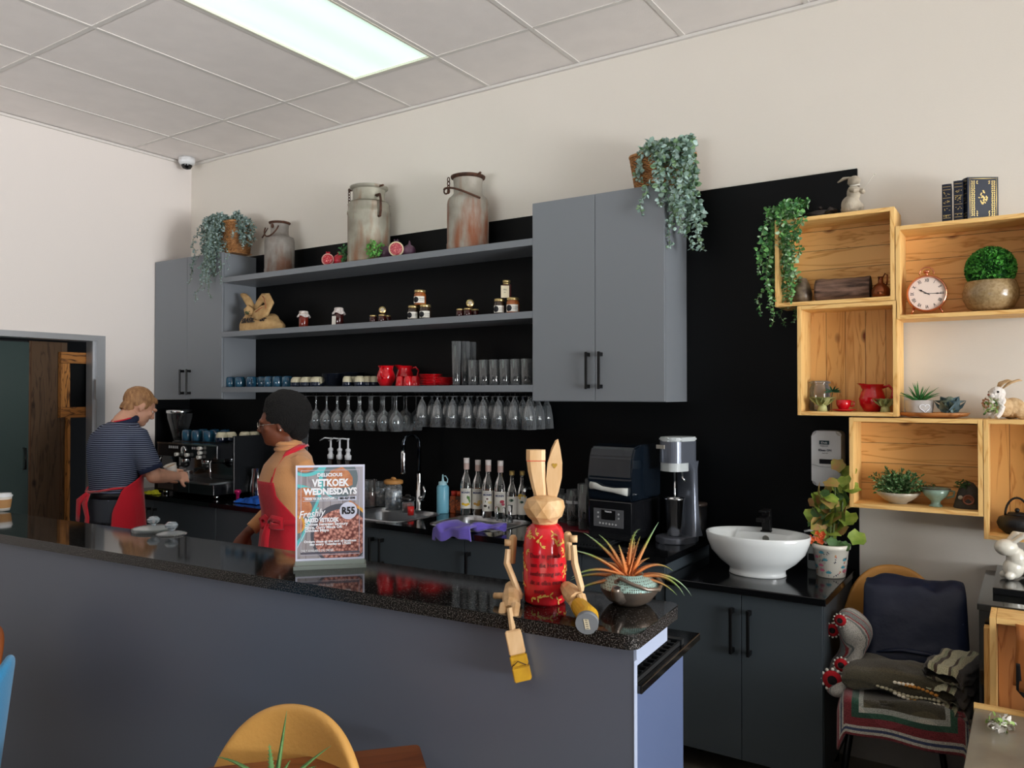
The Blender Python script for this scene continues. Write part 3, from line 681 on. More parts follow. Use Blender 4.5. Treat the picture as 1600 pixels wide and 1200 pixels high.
# ---------------- jars ----------------
gold = M('gold_lid', 'C9B27A', .3, metal=.8); jam = M('dark_jam', '3A1210', .12, coat=.5); amber_j = M('amber_preserve', '8A4420', .15, coat=.5, col2='B06A30', vscale=40); redjam = M('red_jam', '7A2416', .12, coat=.5)
paper = M('label_paper', 'EAE6DC', .7); darkpres = M('dark_preserve', '2A2018', .12, coat=.5, col2='4A3A2A', vscale=50)
def jar_proto(name, label, cat, r, h, fill, lid=gold, labelled=True, group=None, loc=(0,0,0), logo=True, tall=False):
    t = thing(name, label, cat, loc, group=group)
    bm = nb(); lathe(bm, [(0, .002), (r*.86, .0), (r, .006), (r, h*.68), (r*.86, h*.8), (r*.84, h*.84)], 24, cap=False); lathe(bm, [(0, h*.84), (r*.84, h*.84)], 24, cap=False)
    obj('jar_body', bm, fill, t)
    bm = nb(); lathe(bm, [(r*.9, h*.83), (r*.93, h*.85), (r*.93, h*.97), (r*.88, h), (0, h)], 24, cap=False); obj('lid', bm, lid, t)
    if labelled:
        bm = nb(); a0 = R(58); seg = 14; g = []
        for i in range(seg+1):
            a = -a0+2*a0*i/seg-.1
            g.append([bm.verts.new(((r+.0012)*math.sin(a), -(r+.0012)*math.cos(a), z)) for z in (h*.12, h*.56)])
        for i in range(seg): bm.faces.new([g[i][0], g[i+1][0], g[i+1][1], g[i][1]])
        lb = obj('paper_label', bm, paper, t)
        if logo:
            o = text('lettering', [('Handmade', .0085, .004, .003, 'LEFT'), ('preserve', .007, .004, -.006, 'LEFT')], black_ink, t, (0, 0, 0), (0, 0, 0), ext=.0002)
            bm = bmesh.new(); bm.from_mesh(o.data); lathe(bm, [(0, 0), (h*.2, 0), (h*.2, .0005), (0, .0005)], 8, c=(-r*.45, 0, 0)); bm.to_mesh(o.data); bm.free()
            for v in o.data.vertices:
                a = v.co.x/r-.1; rr = r+.002+v.co.z; v.co = (rr*math.sin(a), -rr*math.cos(a), h*.34+v.co.y)
            bpy.data.objects.remove(o) if False else None
    return t
# two jars under cloth caps
capm = M('white_cloth_cap', 'E2DEDA', .85, col2='C9B9B4', vscale=60)
for u, fill, lb, rr, hh in ((474, redjam, 'red jam jar under a white cloth cap, beside the sack', .031, .115), (529, jam, 'dark jam jar with a white cloth cap and hanging paper tag', .030, .118)):
    t = thing('jam_jar', lb, 'jar', (xu(u, 3.6), 3.6, SH2))
    bm = nb(); lathe(bm, [(0, .002), (rr*.9, 0), (rr, .006), (rr, hh*.66), (rr*.85, hh*.76), (rr*.85, hh*.82), (0, hh*.82)], 24, cap=False); obj('jar_body', bm, fill, t)
    bm = nb(); sg = 60; rings = []
    for k, (q, z) in enumerate(((.0, hh), (rr*.8, hh), (rr*.95, hh*.97), (rr*.93, hh*.84), (rr*1.15, hh*.76), (rr*1.35, hh*.66))):
        if q == 0: rings.append([bm.verts.new((0, 0, z))]); continue
        rings.append([bm.verts.new((q*(1+(.10*(k > 2))*math.sin(9*2*PI*i/sg))*math.cos(2*PI*i/sg), q*(1+(.10*(k > 2))*math.sin(9*2*PI*i/sg))*math.sin(2*PI*i/sg), z+(.006*math.sin(4*2*PI*i/sg) if k == 5 else 0))) for i in range(sg)])
    for a, b_ in zip(rings, rings[1:]):
        for i in range(sg):
            bm.faces.new([a[0], b_[i], b_[(i+1) % sg]] if len(a) == 1 else [a[i], a[(i+1) % sg], b_[(i+1) % sg], b_[i]])
    obj('cloth_cap', bm, capm, t, smooth=True)
    if u == 529: obj('paper_tag', bx(-.028, .006, -.034, -.033, .008, .062), paper, t, rot=(0, .05, 0))
    else:
        bm = nb(); tube(bm, [(rr*.96*math.cos(a), rr*.96*math.sin(a), hh*.85) for a in [2*PI*i/20 for i in range(20)]], .0018, 5, closed=True); obj('string', bm, M('string', 'B8A080', .9), t)
tinyp = jar_proto('jam_jar', 'tiny dark jam jar, left one of the row nearest the cloth-capped jars', 'jar', .0235, .05, jam, labelled=False, group='tiny jam jars with gold lids', loc=(xu(583, 3.575), 3.575, SH2))
bm = nb(); lathe(bm, [(0, .0505), (.013, .0505), (.013, .0508), (0, .0508)], 20); obj('lid_sticker', bm, M('lid_sticker', 'CDBFA8', .6), tinyp)
def tiny_group(us, utop, where, first):
    for k, (u, y) in enumerate(us):
        if first and k == 0: continue
        lb = ['tiny dark jam jar, left one of the row %s', 'tiny dark jam jar in the middle of the row %s', 'tiny dark jam jar behind the row %s'][k] % where
        copy_tree(tinyp, (xu(u, y), y, SH2), label=lb)
    copy_tree(tinyp, (xu(utop, 3.595), 3.62, SH2+.0725), rot=(PI/2-.15, 0, .65), label='tiny jam jar on its side atop the row %s' % where)
tiny_group([(583, 3.575), (597, 3.575), (605, 3.63)], 594, 'beside the cloth-capped jars', True)
tiny_group([(719, 3.575), (731, 3.575), (742, 3.63)], 730, 'between the two preserve stacks', False)
g = 'labelled preserve jars in stacks'
jp = jar_proto('preserve_jar', 'small dark preserve jar, bottom left of the middle stack', 'jar', .034, .088, darkpres, group=g, loc=(xu(646, 3.57), 3.57, SH2)); jp.rotation_euler.z = .5
copy_tree(jp, (xu(664, 3.57)+.002, 3.57, SH2), label='small dark preserve jar, bottom right of the middle stack', rz=.55)
copy_tree(jp, (xu(781, 3.57)-.002, 3.57, SH2), label='small dark preserve jar under the tall jar, left one', rz=.5, scale=(.92, .92, 1))
jp2 = jar_proto('preserve_jar', 'orange preserve jar on top of the middle stack', 'jar', .036, .088, amber_j, group=g, loc=(xu(656, 3.57), 3.57, SH2+.088)); jp2.rotation_euler.z = .55
copy_tree(jp2, (xu(801, 3.57)+.002, 3.57, SH2), rz=.5, label='small amber preserve jar under the tall jar, right one')
t = thing('preserve_jar', 'tall dark square jar with a cream label, topping the stack by the right cabinet', 'jar', (xu(793, 3.58), 3.57, SH2+.088), rz=.6)
obj('jar_body', bx(-.026, .026, -.026, .026, 0, .075, .006), jam, t); bm = nb(); lathe(bm, [(.018, .074), (.018, .084), (.021, .085), (.021, .098), (0, .098)], 20, cap=False); obj('lid', bm, gold, t)
obj('paper_label', bx(-.030, .014, -.0285, -.0275, .0, .066), M('cream_label', 'D8CDB0', .7), t)
text('lettering', [('FIG', .012, -.008, .02, 'CENTER'), ('jam', .008, -.008, .008, 'CENTER')], black_ink, t, (0, -.0290, .02), FR)
# ---------------- bottom shelf: mugs, cups, plates, jugs, glasses ----------------
bluem = M('blue_glaze', '24566F', .15, coat=.5, col2='1B3550', vscale=22); cream = M('cream_glaze', 'C9C2A6', .3, coat=.3); navy = M('navy_glaze', '141F33', .2, coat=.4)
def mug_proto(label, r=.036, h=.072, loc=(0,0,0), group=None, rz=0):
    t = thing('mug', label, 'mug', loc, rz, group)    # upside down: the base is up
    bm = nb(); lathe(bm, [(r*.95, 0), (r, .004), (r*1.02, h*.5), (r*.97, h*.85), (r*.8, h*.985), (r*.6, h), (r*.55, h*.985), (0, h*.985)], 26, cap=False); lathe(bm, [(r*.95, 0), (r*.9, .002), (r*.9, h*.8), (0, h*.9)], 26, cap=False); obj('cup', bm, bluem, t)
    bm = nb(); tube(bm, [(r*.95, 0, h*.72), (r*1.45, 0, h*.70), (r*1.6, 0, h*.45), (r*1.4, 0, h*.22), (r*.95, 0, h*.2)], .0055, 8); obj('handle', bm, bluem, t)
    return t
g = 'blue mugs upside down on the bottom shelf'
mp = mug_proto('blue glazed mug upside down, leftmost on the bottom shelf', loc=(xu(361, 3.56), 3.56, SH3), group=g, rz=2.2)
for k, (u, y, rz, lb) in enumerate(((375, 3.56, 2.2, 'blue mug upside down, second from the left end of the bottom shelf'), (393, 3.56, -.5, 'blue mug upside down with its handle to the right, third from the left end'), (411, 3.60, 2.5, 'blue mug upside down, set back behind a mug handle'), (421, 3.56, 2.4, 'blue mug upside down in the middle of the mug row'), (434, 3.56, 2.4, 'blue mug upside down, second from the cream cups'), (449, 3.57, 2.4, 'blue mug upside down right against the cream cups'))):
    copy_tree(mp, (xu(u, y), y, SH3), rz, lb)
for k, (u, y) in enumerate(((366, 3.72), (387, 3.72), (405, 3.72), (425, 3.72), (443, 3.72))): copy_tree(mp, (xu(u, y), y, SH3), .3, 'blue mug upside down in the back row, %s from the left' % ['first', 'second', 'third', 'fourth', 'fifth'][k])
def cup_proto(label, r, h, loc, group, band=.45, handle=True, rz=0):
    t = thing('cup', label, 'cup', loc, rz, group)
    bm = nb(); lathe(bm, [(r, h*band), (r*.93, h*.75), (r*.72, h*.96), (r*.55, h), (0, h*.98)], 26, cap=False); obj('base', bm, cream, t)
    bm = nb(); lathe(bm, [(r*.94, .001), (r, 0), (r*1.01, h*.2), (r, h*band)], 26, cap=False); obj('rim_band', bm, navy, t)
    if handle: bm = nb(); tube(bm, [(r*.9, 0, h*.72), (r*1.45, 0, h*.68), (r*1.55, 0, h*.4), (r*1.0, 0, h*.25)], .005, 8); obj('handle', bm, cream, t)
    return t
g = 'cream and navy cappuccino cups upside down'
cp = cup_proto('cream and navy cup upside down, next to the blue mugs', .046, .064, (xu(465, 3.56), 3.56, SH3), g, rz=2.4)
copy_tree(cp, (xu(480, 3.56), 3.56, SH3), 2.4, 'cream and navy cup upside down, middle of the three large ones'); copy_tree(cp, (xu(496, 3.56), 3.56, SH3), -.4, 'cream and navy cup upside down, next to the dark plates')
for u in (472, 488): copy_tree(cp, (xu(u, 3.71), 3.71, SH3), .4, 'cream and navy cup upside down in the back row, %s one' % ('left' if u < 480 else 'right'))
g = 'cream and navy espresso cups upside down'
ep = cup_proto('small cream and navy espresso cup, leftmost of the front ones beside the dark plates', .031, .064, (xu(543, 3.55), 3.55, SH3), g, band=.42, handle=False)
for u, y, lb in ((554, 3.62, 'small espresso cup half hidden behind the leftmost one'), (562, 3.55, 'small cream and navy espresso cup in the middle of the five'), (574, 3.60, 'small espresso cup second from the round red jug'), (585, 3.63, 'small espresso cup set back beside the round red jug')):
    copy_tree(ep, (xu(u, y), y, SH3), label=lb)
bm = nb(); lathe(bm, [(.0, .0), (.045, 0), (.05, .003), (.075, .006), (.078, .008), (.05, .0065), (0, .005)], 36)
pp = tag(obj('plate', bm, navy, smooth=True), 'bottom dark navy plate of the stack on the bottom shelf', 'plate', 'navy plates stacked on the bottom shelf'); pp.location = (xu(522, 3.62), 3.62, SH3)
for k in range(1, 10):
    q = pp.copy(); C.objects.link(q); q.location.z = SH3+.0082*k; q['label'] = 'dark navy plate, %s from the bottom of the stack beside the cream cups' % ORD[k] if k < 9 else 'top dark navy plate of the stack on the bottom shelf'
for k in range(11):
    q = pp.copy(); C.objects.link(q); q.location = (xu(551, 3.70), 3.70, SH3+.0082*k); q['label'] = 'dark navy plate of the stack behind the espresso cups, %s from below' % ORD[k]; q['group'] = 'navy plates stacked behind the espresso cups'
def red_jug(label, loc, s, rz, hstyle=True):
    t = thing('jug', label, 'jug', loc, rz); bm = nb()
    lathe(bm, [(0, .002), (.030, 0), (.035, .004), (.05, .03), (.054, .055), (.047, .08), (.040, .095), (.042, .108), (.047, .118)], 32, cap=False)
    lathe(bm, [(.045, .118), (.039, .108), (.037, .095), (.045, .07), (0, .01)], 32, cap=False)
    for v in bm.verts:
        if v.co.z > .10 and v.co.x < -.02: v.co.x -= (v.co.z-.10)*.9; v.co.z += .004
    obj('body', bm, red_glaze, t)
    bm = nb(); tube(bm, [(.04, 0, .104), (.065, 0, .112), (.082, 0, .092), (.076, 0, .06), (.052, 0, .045)], [.006, .006, .0055, .006, .006], 8); obj('handle', bm, red_glaze, t)
    t.scale = (s, s, s); return t
red_jug('round red glazed jug, left one on the bottom shelf', (xu(603, 3.57), 3.57, SH3), 1.04, -1.2)
red_jug('red glazed jug behind the small red cups on the bottom shelf', (xu(632, 3.69), 3.69, SH3), 1.06, .9)
g = 'small red espresso cups upside down'
t = thing('cup', 'small red cup upside down, left one below the red jug', 'cup', (xu(626, 3.54), 3.54, SH3), group=g)
bm = nb(); lathe(bm, [(.030, 0), (.031, .003), (.026, .04), (.021, .056), (.018, .058), (0, .057)], 26, cap=False); obj('body', bm, red_glaze, t)
bm = nb(); tube(bm, [(.027, 0, .045), (.044, 0, .042), (.046, 0, .024), (.029, 0, .016)], .004, 7); obj('handle', bm, red_glaze, t); t.rotation_euler.z = 2
copy_tree(t, (xu(638, 3.54), 3.54, SH3), 2.2, 'small red cup upside down, middle one below the red jug'); copy_tree(t, (xu(649, 3.56), 3.56, SH3), 3.9, 'small red cup upside down, right against the red saucers')
bm = nb(); lathe(bm, [(0, 0), (.035, 0), (.04, .003), (.068, .0075), (.071, .0095), (.04, .0075), (0, .006)], 36)
sp_ = tag(obj('saucer', bm, red_glaze, smooth=True), 'bottom red saucer of the tall red stack', 'saucer', 'red saucers in the taller stack'); sp_.location = (xu(673, 3.57), 3.57, SH3)
for k in range(1, 7):
    q = sp_.copy(); C.objects.link(q); q.location.z = SH3+.0095*k; q['label'] = 'red saucer in the tall red stack, %s from the bottom' % ORD[k] if k < 6 else 'top red saucer of the tall red stack'
for k in range(6):
    q = sp_.copy(); C.objects.link(q); q.location = (xu(694, 3.62), 3.62, SH3+.0078*k); q['label'] = 'red saucer of the lower stack beside the tall glasses, %s from below' % ORD[k]; q['group'] = 'red saucers in the lower stack'
# glasses
def shell(prof, th=.0016):
    """closed thin wall from an outer profile"""
    inn = [(max(0, r-th), z) for r, z in prof][::-1]
    return prof, inn
def thin_glass(name, tint, body=.10, rough=.02, dens=.0):
    m = bpy.data.materials.new(name); m.use_nodes = True; N = m.node_tree.nodes; L = m.node_tree.links; N.clear()
    out = N.new('ShaderNodeOutputMaterial'); tr = N.new('ShaderNodeBsdfTransparent'); tr.inputs[0].default_value = lin(tint)
    gs = N.new('ShaderNodeBsdfGlossy'); gs.inputs['Roughness'].default_value = rough; df = N.new('ShaderNodeBsdfDiffuse'); df.inputs[0].default_value = lin('E8EEF2')  # white diffuse mixed in to stand for bright reflections, stronger at the edges
    lw = N.new('ShaderNodeLayerWeight'); lw.inputs[0].default_value = .45
    m1 = N.new('ShaderNodeMixShader'); m2 = N.new('ShaderNodeMixShader'); ma = N.new('ShaderNodeMath'); ma.operation = 'MULTIPLY_ADD'; ma.inputs[1].default_value = body*2.2; ma.inputs[2].default_value = body*.25+dens
    L.new(lw.outputs['Facing'], ma.inputs[0]); L.new(ma.outputs[0], m1.inputs[0]); L.new(tr.outputs[0], m1.inputs[1]); L.new(df.outputs[0], m1.inputs[2])
    fr = N.new('ShaderNodeFresnel'); fr.inputs[0].default_value = 1.75; L.new(fr.outputs[0], m2.inputs[0]); L.new(m1.outputs[0], m2.inputs[1]); L.new(gs.outputs[0], m2.inputs[2]); L.new(m2.outputs[0], out.inputs[0])
    return m
gl = thin_glass('thin_glass', 'F6FAFC', .16)
def glass_obj(name, prof_out, prof_in, seg, label, cat, group, rib=0):
    bm = nb(); lathe(bm, prof_out+prof_in, seg, cap=False)
    if rib:
        for v in bm.verts:
            a = math.atan2(v.co.y, v.co.x); k = 1+rib*math.cos(a*12)
            if abs(v.co.z) > .03: v.co.x *= k; v.co.y *= k
    o = obj(name, bm, gl, smooth=True); return tag(o, label, cat, group)
tg = glass_obj('tumbler', [(0, 0), (.026, 0), (.0275, .004), (.031, .14)], [(.0295, .14), (.0255, .014), (0, .010)], 32, 'clear tumbler, front row, next to the three tall glasses', 'glass', 'clear tumblers in rows on the bottom shelf', .025)
tus = [740, 757, 773, 789, 806, 823]
tg.location = (xu(740, 3.55), 3.55, SH3)
for k, u in enumerate(tus[1:]):
    q = tg.copy(); C.objects.link(q); q.location = (xu(u, 3.55), 3.55, SH3)
    q['label'] = ['clear tumbler, front row, second from the tall glasses', 'clear tumbler, front row, third from the tall glasses', 'clear tumbler, front row, third from the right cabinet', 'clear tumbler, front row, second from the right cabinet', 'clear tumbler, front row, right against the right cabinet'][k]
for r_ in (3.63, 3.71):
    for u in (746, 761, 776, 791, 806):
        q = tg.copy(); C.objects.link(q); q.location = (xu(u, r_), r_, SH3); q['label'] = 'clear tumbler in the %s row, %s from the tall glasses' % ('second' if r_ < 3.7 else 'back', {746: 'first', 761: 'second', 776: 'third', 791: 'fourth', 806: 'fifth'}[u])
hg = glass_obj('highball_glass', [(0, 0), (.020, 0), (.021, .004), (.027, .25)], [(.0255, .25), (.0195, .016), (0, .012)], 32, 'tall clear glass, left of the three beside the red saucers', 'glass', 'tall glasses on the bottom shelf')
hg.location = (xu(713, 3.55), 3.55, SH3)
for u, y, lb in ((727, 3.60, 'tall clear glass, middle of the three beside the red saucers'), (737, 3.66, 'tall clear glass set back behind the first tumbler')):
    q = hg.copy(); C.objects.link(q); q.location = (xu(u, y), y, SH3); q['label'] = lb
# hanging stemware (upside down: foot at the top)
def hung(name, label, cat, group, prof, seg=28, rib=0):
    bm = nb(); lathe(bm, prof, seg, cap=False)
    if rib:
        for v in bm.verts:
            if v.co.z < -.05: a = math.atan2(v.co.y, v.co.x); k = 1+rib*math.cos(a*14); v.co.x *= k; v.co.y *= k
    return tag(obj(name, bm, gl, smooth=True), label, cat, group)
wg = hung('wine_glass', 'wine glass hanging upside down, leftmost of the front row', 'wine glass', 'wine glasses hanging in the left rack', [(0, 0), (.033, 0), (.0335, -.002), (.006, -.006), (.0042, -.014), (.004, -.07), (.008, -.088), (.026, -.105), (.041, -.135), (.043, -.16), (.036, -.212), (.0346, -.212), (.0414, -.16), (.039, -.136), (.024, -.108), (.004, -.094), (0, -.092)])
WX = [-3.93+.0975*k for k in range(9)]
names9 = ['leftmost', 'second from the left', 'third from the left', 'fourth from the left', 'in the middle', 'fourth from the right', 'third from the right', 'second from the right', 'rightmost']
ZG = SH3-.036-.022
first = True
for r_, y in enumerate((3.545, 3.635, 3.725)):
    for k, x in enumerate(WX):
        q = wg if first else wg.copy()
        if not first: C.objects.link(q)
        first = False; q.location = (x, y, ZG)
        q['label'] = 'wine glass hanging in the left rack, %s row, %s' % (['front', 'middle', 'back'][r_], names9[k])
rg_ = hung('ribbed_glass', 'x', 'glass', 'ribbed glasses hanging in the right rack', [(0, 0), (.031, 0), (.0315, -.002), (.006, -.006), (.005, -.018), (.014, -.032), (.025, -.06), (.034, -.11), (.040, -.178), (.0385, -.178), (.0322, -.11), (.023, -.062), (.012, -.038), (0, -.032)], 56, .035)
first = True
names8 = ['leftmost', 'second from the left', 'third from the left', 'fourth from the left', 'fourth from the right', 'third from the right', 'second from the right', 'rightmost']
for r_, y in enumerate((3.545, 3.635, 3.725)):
    for k in range(8):
        x = xu(669+23.7*k, 3.60)+(.0 if r_ != 1 else .0)
        if x > -2.2: x = -2.21
        q = rg_ if first else rg_.copy()
        if not first: C.objects.link(q)
        first = False; q.location = (x, y, ZG)
        q['label'] = 'ribbed stem glass hanging in the right rack, %s row, %s' % (['front', 'middle', 'back'][r_], names8[k])
def rack(xs, label):
    t = thing('glass_rack', label, 'glass rack', ((xs[0]+xs[-1])/2, 3.635, SH3-.0365)); cx = (xs[0]+xs[-1])/2
    bm = nb()
    for x in xs:
        for s in (-1, 1): tube(bm, [(x-cx+s*.014, -.135, -.024), (x-cx+s*.014, .135, -.024)], .0022, 6)
    for y in (-.1, .1):
        tube(bm, [(xs[0]-cx-.05, y, -.004), (xs[-1]-cx+.03, y, -.004)], .003, 6)
    obj('rails', bm, black_metal, t)
    bm = nb()
    for x in xs:
        for s in (-1, 1):
            for y in (-.1, .1): tube(bm, [(x-cx+s*.014, y, -.024), (x-cx+s*.014, y, 0)], .002, 5)
    obj('hangers', bm, black_metal, t)
rack(WX, 'black wire rack of hanging wine glasses under the bottom shelf')
rack([min(-2.21, xu(669+23.7*k, 3.60)) for k in range(8)], 'black wire rack of hanging ribbed glasses beside the right cabinet')
# ---------------- back counter: coffee machine and everything standing on the worktop ----------------
WT = .92
def at_wt(u, y): return (xu(u, y), y, WT)
machine_black = M('machine_black', '16171A', .14, coat=.6); mirror = M('mirror_steel', '8E9094', .08, metal=1)
MX0, MX1, MY = -5.13, -4.47, 3.31
t = thing('espresso_machine', 'wide black and chrome espresso machine with cups warming on top', 'coffee machine', (MX0, MY, WT)); w = MX1-MX0
obj('base', bx(0, w, -.06, .42, .03, .10, .004), machine_black, t)
bm = nb(); box(bm, .02, w-.02, -.075, .22, .1005, .112); 
obj('drip_tray', bm, steel, t)
bm = nb(); box(bm, .05, .22, -.064, -.0605, .045, .085, 0); obj('tray_badge', bm, M('badge_steel', '6A5E5A', .3, metal=.8), t)
obj('seam_strip', bx(.40, .408, -.064, -.0605, .035, .098), chrome, t)
obj('back_body', bx(.0, w, .13, .42, .1125, .36, .004), mirror, t)
bm = nb(); box(bm, 0, w, -.035, .129, .265, .36, 0, .004); obj('control_head', bm, machine_black, t)
obj('chrome_edge', bx(-.002, w+.002, -.037, -.0352, .352, .362), chrome, t)
for k, x in enumerate((.13, .39)):   # button rows
    bm = nb()
    for q in range(5): lathe(bm, [(0, 0), (.006, 0), (.006, .003), (0, .003)], 10)
    bm.free(); bm = nb()
    box(bm, x, x+.12, -.0385, -.0355, .318, .346)
    o = obj('keypad', bm, black_plastic, t)
    bm = nb()
    for q in range(5): box(bm, x+.008+.0225*q, x+.022+.0225*q, -.0405, -.0386, .324, .340, 0)
    obj('buttons', bm, M('key_grey', 'B4B6B8', .4), o)
bm = nb(); lathe(bm, [(0, 0), (.026, 0), (.028, .004), (.025, .008), (0, .008)], 24); bmesh.ops.rotate(bm, verts=bm.verts, matrix=Matrix.Rotation(PI/2, 3, 'X')); bmesh.ops.translate(bm, verts=bm.verts, vec=(.305, -.036, .315)); obj('pressure_gauge', bm, chrome, t)
for x, z in ((.245, .285), (.36, .285), (.50, .335), (.50, .305), (.49, .275)):
    bm = nb(); tube(bm, [(x, -.036, z), (x, -.062, z)], [.011, .013], 12); obj('knob', bm, M('knob_white', 'D5D3CC', .3), t)
for gx in (.20, .44):      # brew groups with portafilters
    bm = nb(); lathe(bm, [(0, .265), (.034, .265), (.036, .235), (.030, .222), (0, .222)], 24, c=(gx+.01, .04, 0)); g_ = obj('brew_group', bm, chrome, t)
    bm = nb(); lathe(bm, [(0, .221), (.031, .221), (.031, .20), (.012, .185), (0, .185)], 24, c=(gx+.01, .04, 0)); tube(bm, [(gx+.01, .04, .205), (gx+.05, -.06, .20)], .006, 8); tube(bm, [(gx+.05, -.06, .20), (gx+.085, -.13, .185)], [.011, .013], 10); obj('portafilter', bm, black_plastic, t)
for x in (.04, .60):
    bm = nb(); tube(bm, [(x, -.02, .27), (x+.01, -.05, .24), (x+.02, -.055, .16), (x+.012, -.04, .135)], .0045, 8); obj('steam_wand', bm, chrome, t)
bm = nb(); box(bm, w, w+.016, .085, .43, .03, .415, 0, .003); obj('side_panel', bm, M('machine_side', '1B1D20', .25), t)
obj('top_rail', bx(0, w, .10, .425, .3605, .366), machine_black, t)
obj('back_rail', bx(.0, w, .418, .428, .367, .40), machine_black, t)
for x in (.05, w-.05):
    for y in (0, .36):
        bm = nb(); lathe(bm, [(0, 0), (.02, 0), (.018, .029), (0, .029)], 14, c=(x, y, 0)); obj('foot', bm, chrome, t)
top = WT+.3665; g = 'blue mugs upside down on the coffee machine'
for k, (u, y, lb) in enumerate(((293, 3.48, 'blue mug upside down on the coffee machine, leftmost at the front'), (308, 3.48, 'blue mug upside down on the coffee machine, second from the left'), (326, 3.48, 'blue mug upside down on the coffee machine, beside the cream cups'), (318, 3.62, 'blue mug at the back of the coffee machine, leftmost'), (336, 3.64, 'blue mug at the back of the coffee machine, middle'), (352, 3.66, 'blue mug at the back of the coffee machine, rightmost'))):
    copy_tree(mp, (xu(u, y), y, top), 2.3, lb, g, scale=1.02)
g = 'cream cups upside down on the coffee machine'
for k, (u, y, lb) in enumerate(((347, 3.47, 'cream and navy cup on the coffee machine, next to the blue mugs'), (361, 3.53, 'cream and navy cup on the coffee machine, second from the blue mugs'), (383, 3.60, 'cream and navy cup on the coffee machine, second from its right end'), (397, 3.66, 'cream and navy cup on the coffee machine, rightmost'))):
    x = min(xu(u, y), MX1-.055); copy_tree(cp, (x, y, top), 2.3, lb, g, scale=(.9, .9, 1.05))
# coffee grinder with a flared clear hopper
t = thing('coffee_grinder', 'black coffee grinder with a wide clear hopper behind the coffee machine', 'coffee grinder', (-5.33, 3.58, WT))
obj('body', bx(-.08, .08, -.10, .10, 0, .34, .012), machine_black, t)
bm = nb(); lathe(bm, [(.035, .34), (.045, .36), (.088, .52), (.09, .555)], 28, cap=False); obj('hopper', bm, thin_glass('smoked_clear', '9A9088', .05), t)
bm = nb(); lathe(bm, [(0, .36), (.04, .36), (.06, .43), (0, .435)], 24); obj('beans', bm, M('coffee_beans', '20140E', .4, bump=.6, bscale=150), t)
bm = nb(); lathe(bm, [(.092, .553), (.096, .556), (.096, .574), (.09, .58), (0, .58)], 28, cap=False); obj('hopper_lid', bm, chrome, t)
obj('display', bx(.05, .075, -.112, -.1005, .22, .26), M('display_dim', '2B3A44', .2), t)
# dark grinder/knock box right of machine: tilted black tube, jugs, tamper, cloth
steel_jug = M('jug_steel', 'C4C6C8', .16, metal=1)
def pitcher(label, u, y, r, h, rz=.6):
    t = thing('milk_pitcher', label, 'milk jug', at_wt(u, y), rz)
    bm = nb(); lathe(bm, [(0, 0), (r, .0), (r*1.03, .006), (r*1.0, h*.45), (r*.74, h*.78), (r*.78, h)], 30, cap=False); lathe(bm, [(r*.75, h), (r*.71, h*.78), (r*.9, h*.4), (0, .01)], 30, cap=False)
    for v in bm.verts:
        if v.co.z > h*.9 and v.co.x < -r*.4: v.co.x -= .014; v.co.z += .006
    obj('body', bm, steel_jug, t)
    bm = nb(); tube(bm, [(r*.7, 0, h*.92), (r*1.35, 0, h*.9), (r*1.5, 0, h*.6), (r*1.2, 0, h*.25), (r*.98, 0, h*.22)], .005, 8); obj('handle', bm, steel_jug, t)
pitcher('large steel milk pitcher on the counter beside the woman', 402, 3.50, .045, .195, 2.6)
pitcher('slim steel milk pitcher partly behind the woman in the red apron', 418, 3.60, .03, .135, .3)
pitcher('steel milk pitcher at the back between knock box and cups, leftmost', 392, 3.68, .034, .14, 2.6)
t = thing('knock_box', 'black cylinder with a tilted spout beside the steel milk pitchers', 'container', at_wt(384, 3.56)); bm = nb(); tube(bm, [(0, 0, .0), (0, 0, .12), (-.0, -.01, .17), (.02, -.015, .215)], [.042, .042, .040, .036], 20); obj('body', bm, black_plastic, t)
bm = nb(); tube(bm, [(.019, -.0148, .213), (.021, -.0152, .22)], .037, 20); obj('rim', bm, chrome, t)
t = thing('tamper', 'magenta-handled coffee tamper on the counter by the blue cloth', 'tamper', at_wt(372, 3.29)); bm = nb(); lathe(bm, [(0, 0), (.028, 0), (.028, .012), (.01, .016), (0, .016)], 24); obj('base', bm, chrome, t)
bm = nb(); lathe(bm, [(.009, .0162), (.011, .03), (.010, .045), (.022, .062), (.023, .075), (.015, .082), (0, .083)], 24, cap=False); obj('handle', bm, M('magenta', 'A81858', .25, metal=.5), t)
def cloth(name, label, loc, w, d, h, mat, seed, rz=0, drape=None):
    rng = random.Random(seed); o1, o2 = rng.uniform(0, 50), rng.uniform(0, 50)
    def f(a, b):
        x = (a-.5)*w; y = (b-.5)*d
        e = min(a, 1-a, b, 1-b)*6; e = min(1, e)
        z = h*(.35+.65*abs(noise.noise(Vector((a*3+o1, b*3+o2, 0))))*1.6)*e+.003
        x += .02*noise.noise(Vector((b*4+o1, 3, a))); y += .02*noise.noise(Vector((a*4+o2, 7, b)))
        if drape and y < drape: z2 = (drape-y); y = drape-.004-.01*abs(math.sin(a*9)); z = h*.5-z2
        return Vector((x, y, z))
    bm = nb(); cloth_blob(bm, f, 44, 44); o = obj(name, bm, mat); m = o.modifiers.new('thick', 'SOLIDIFY'); m.thickness = .003; m.offset = 1
    o.location = loc; o.rotation_euler = (0, 0, rz); return tag(o, label, 'cloth')
cloth('cleaning_cloth', 'bright blue cloth on the counter beside the pitchers', at_wt(397, 3.33), .22, .13, .035, M('blue_cloth', '0E4FA8', .9), 3)
cloth('cleaning_cloth', 'small yellow-green cloth at the left foot of the coffee machine', (xu(238, 3.225), 3.225, WT), .13, .06, .03, M('yellow_cloth', 'B7B51E', .9), 8)
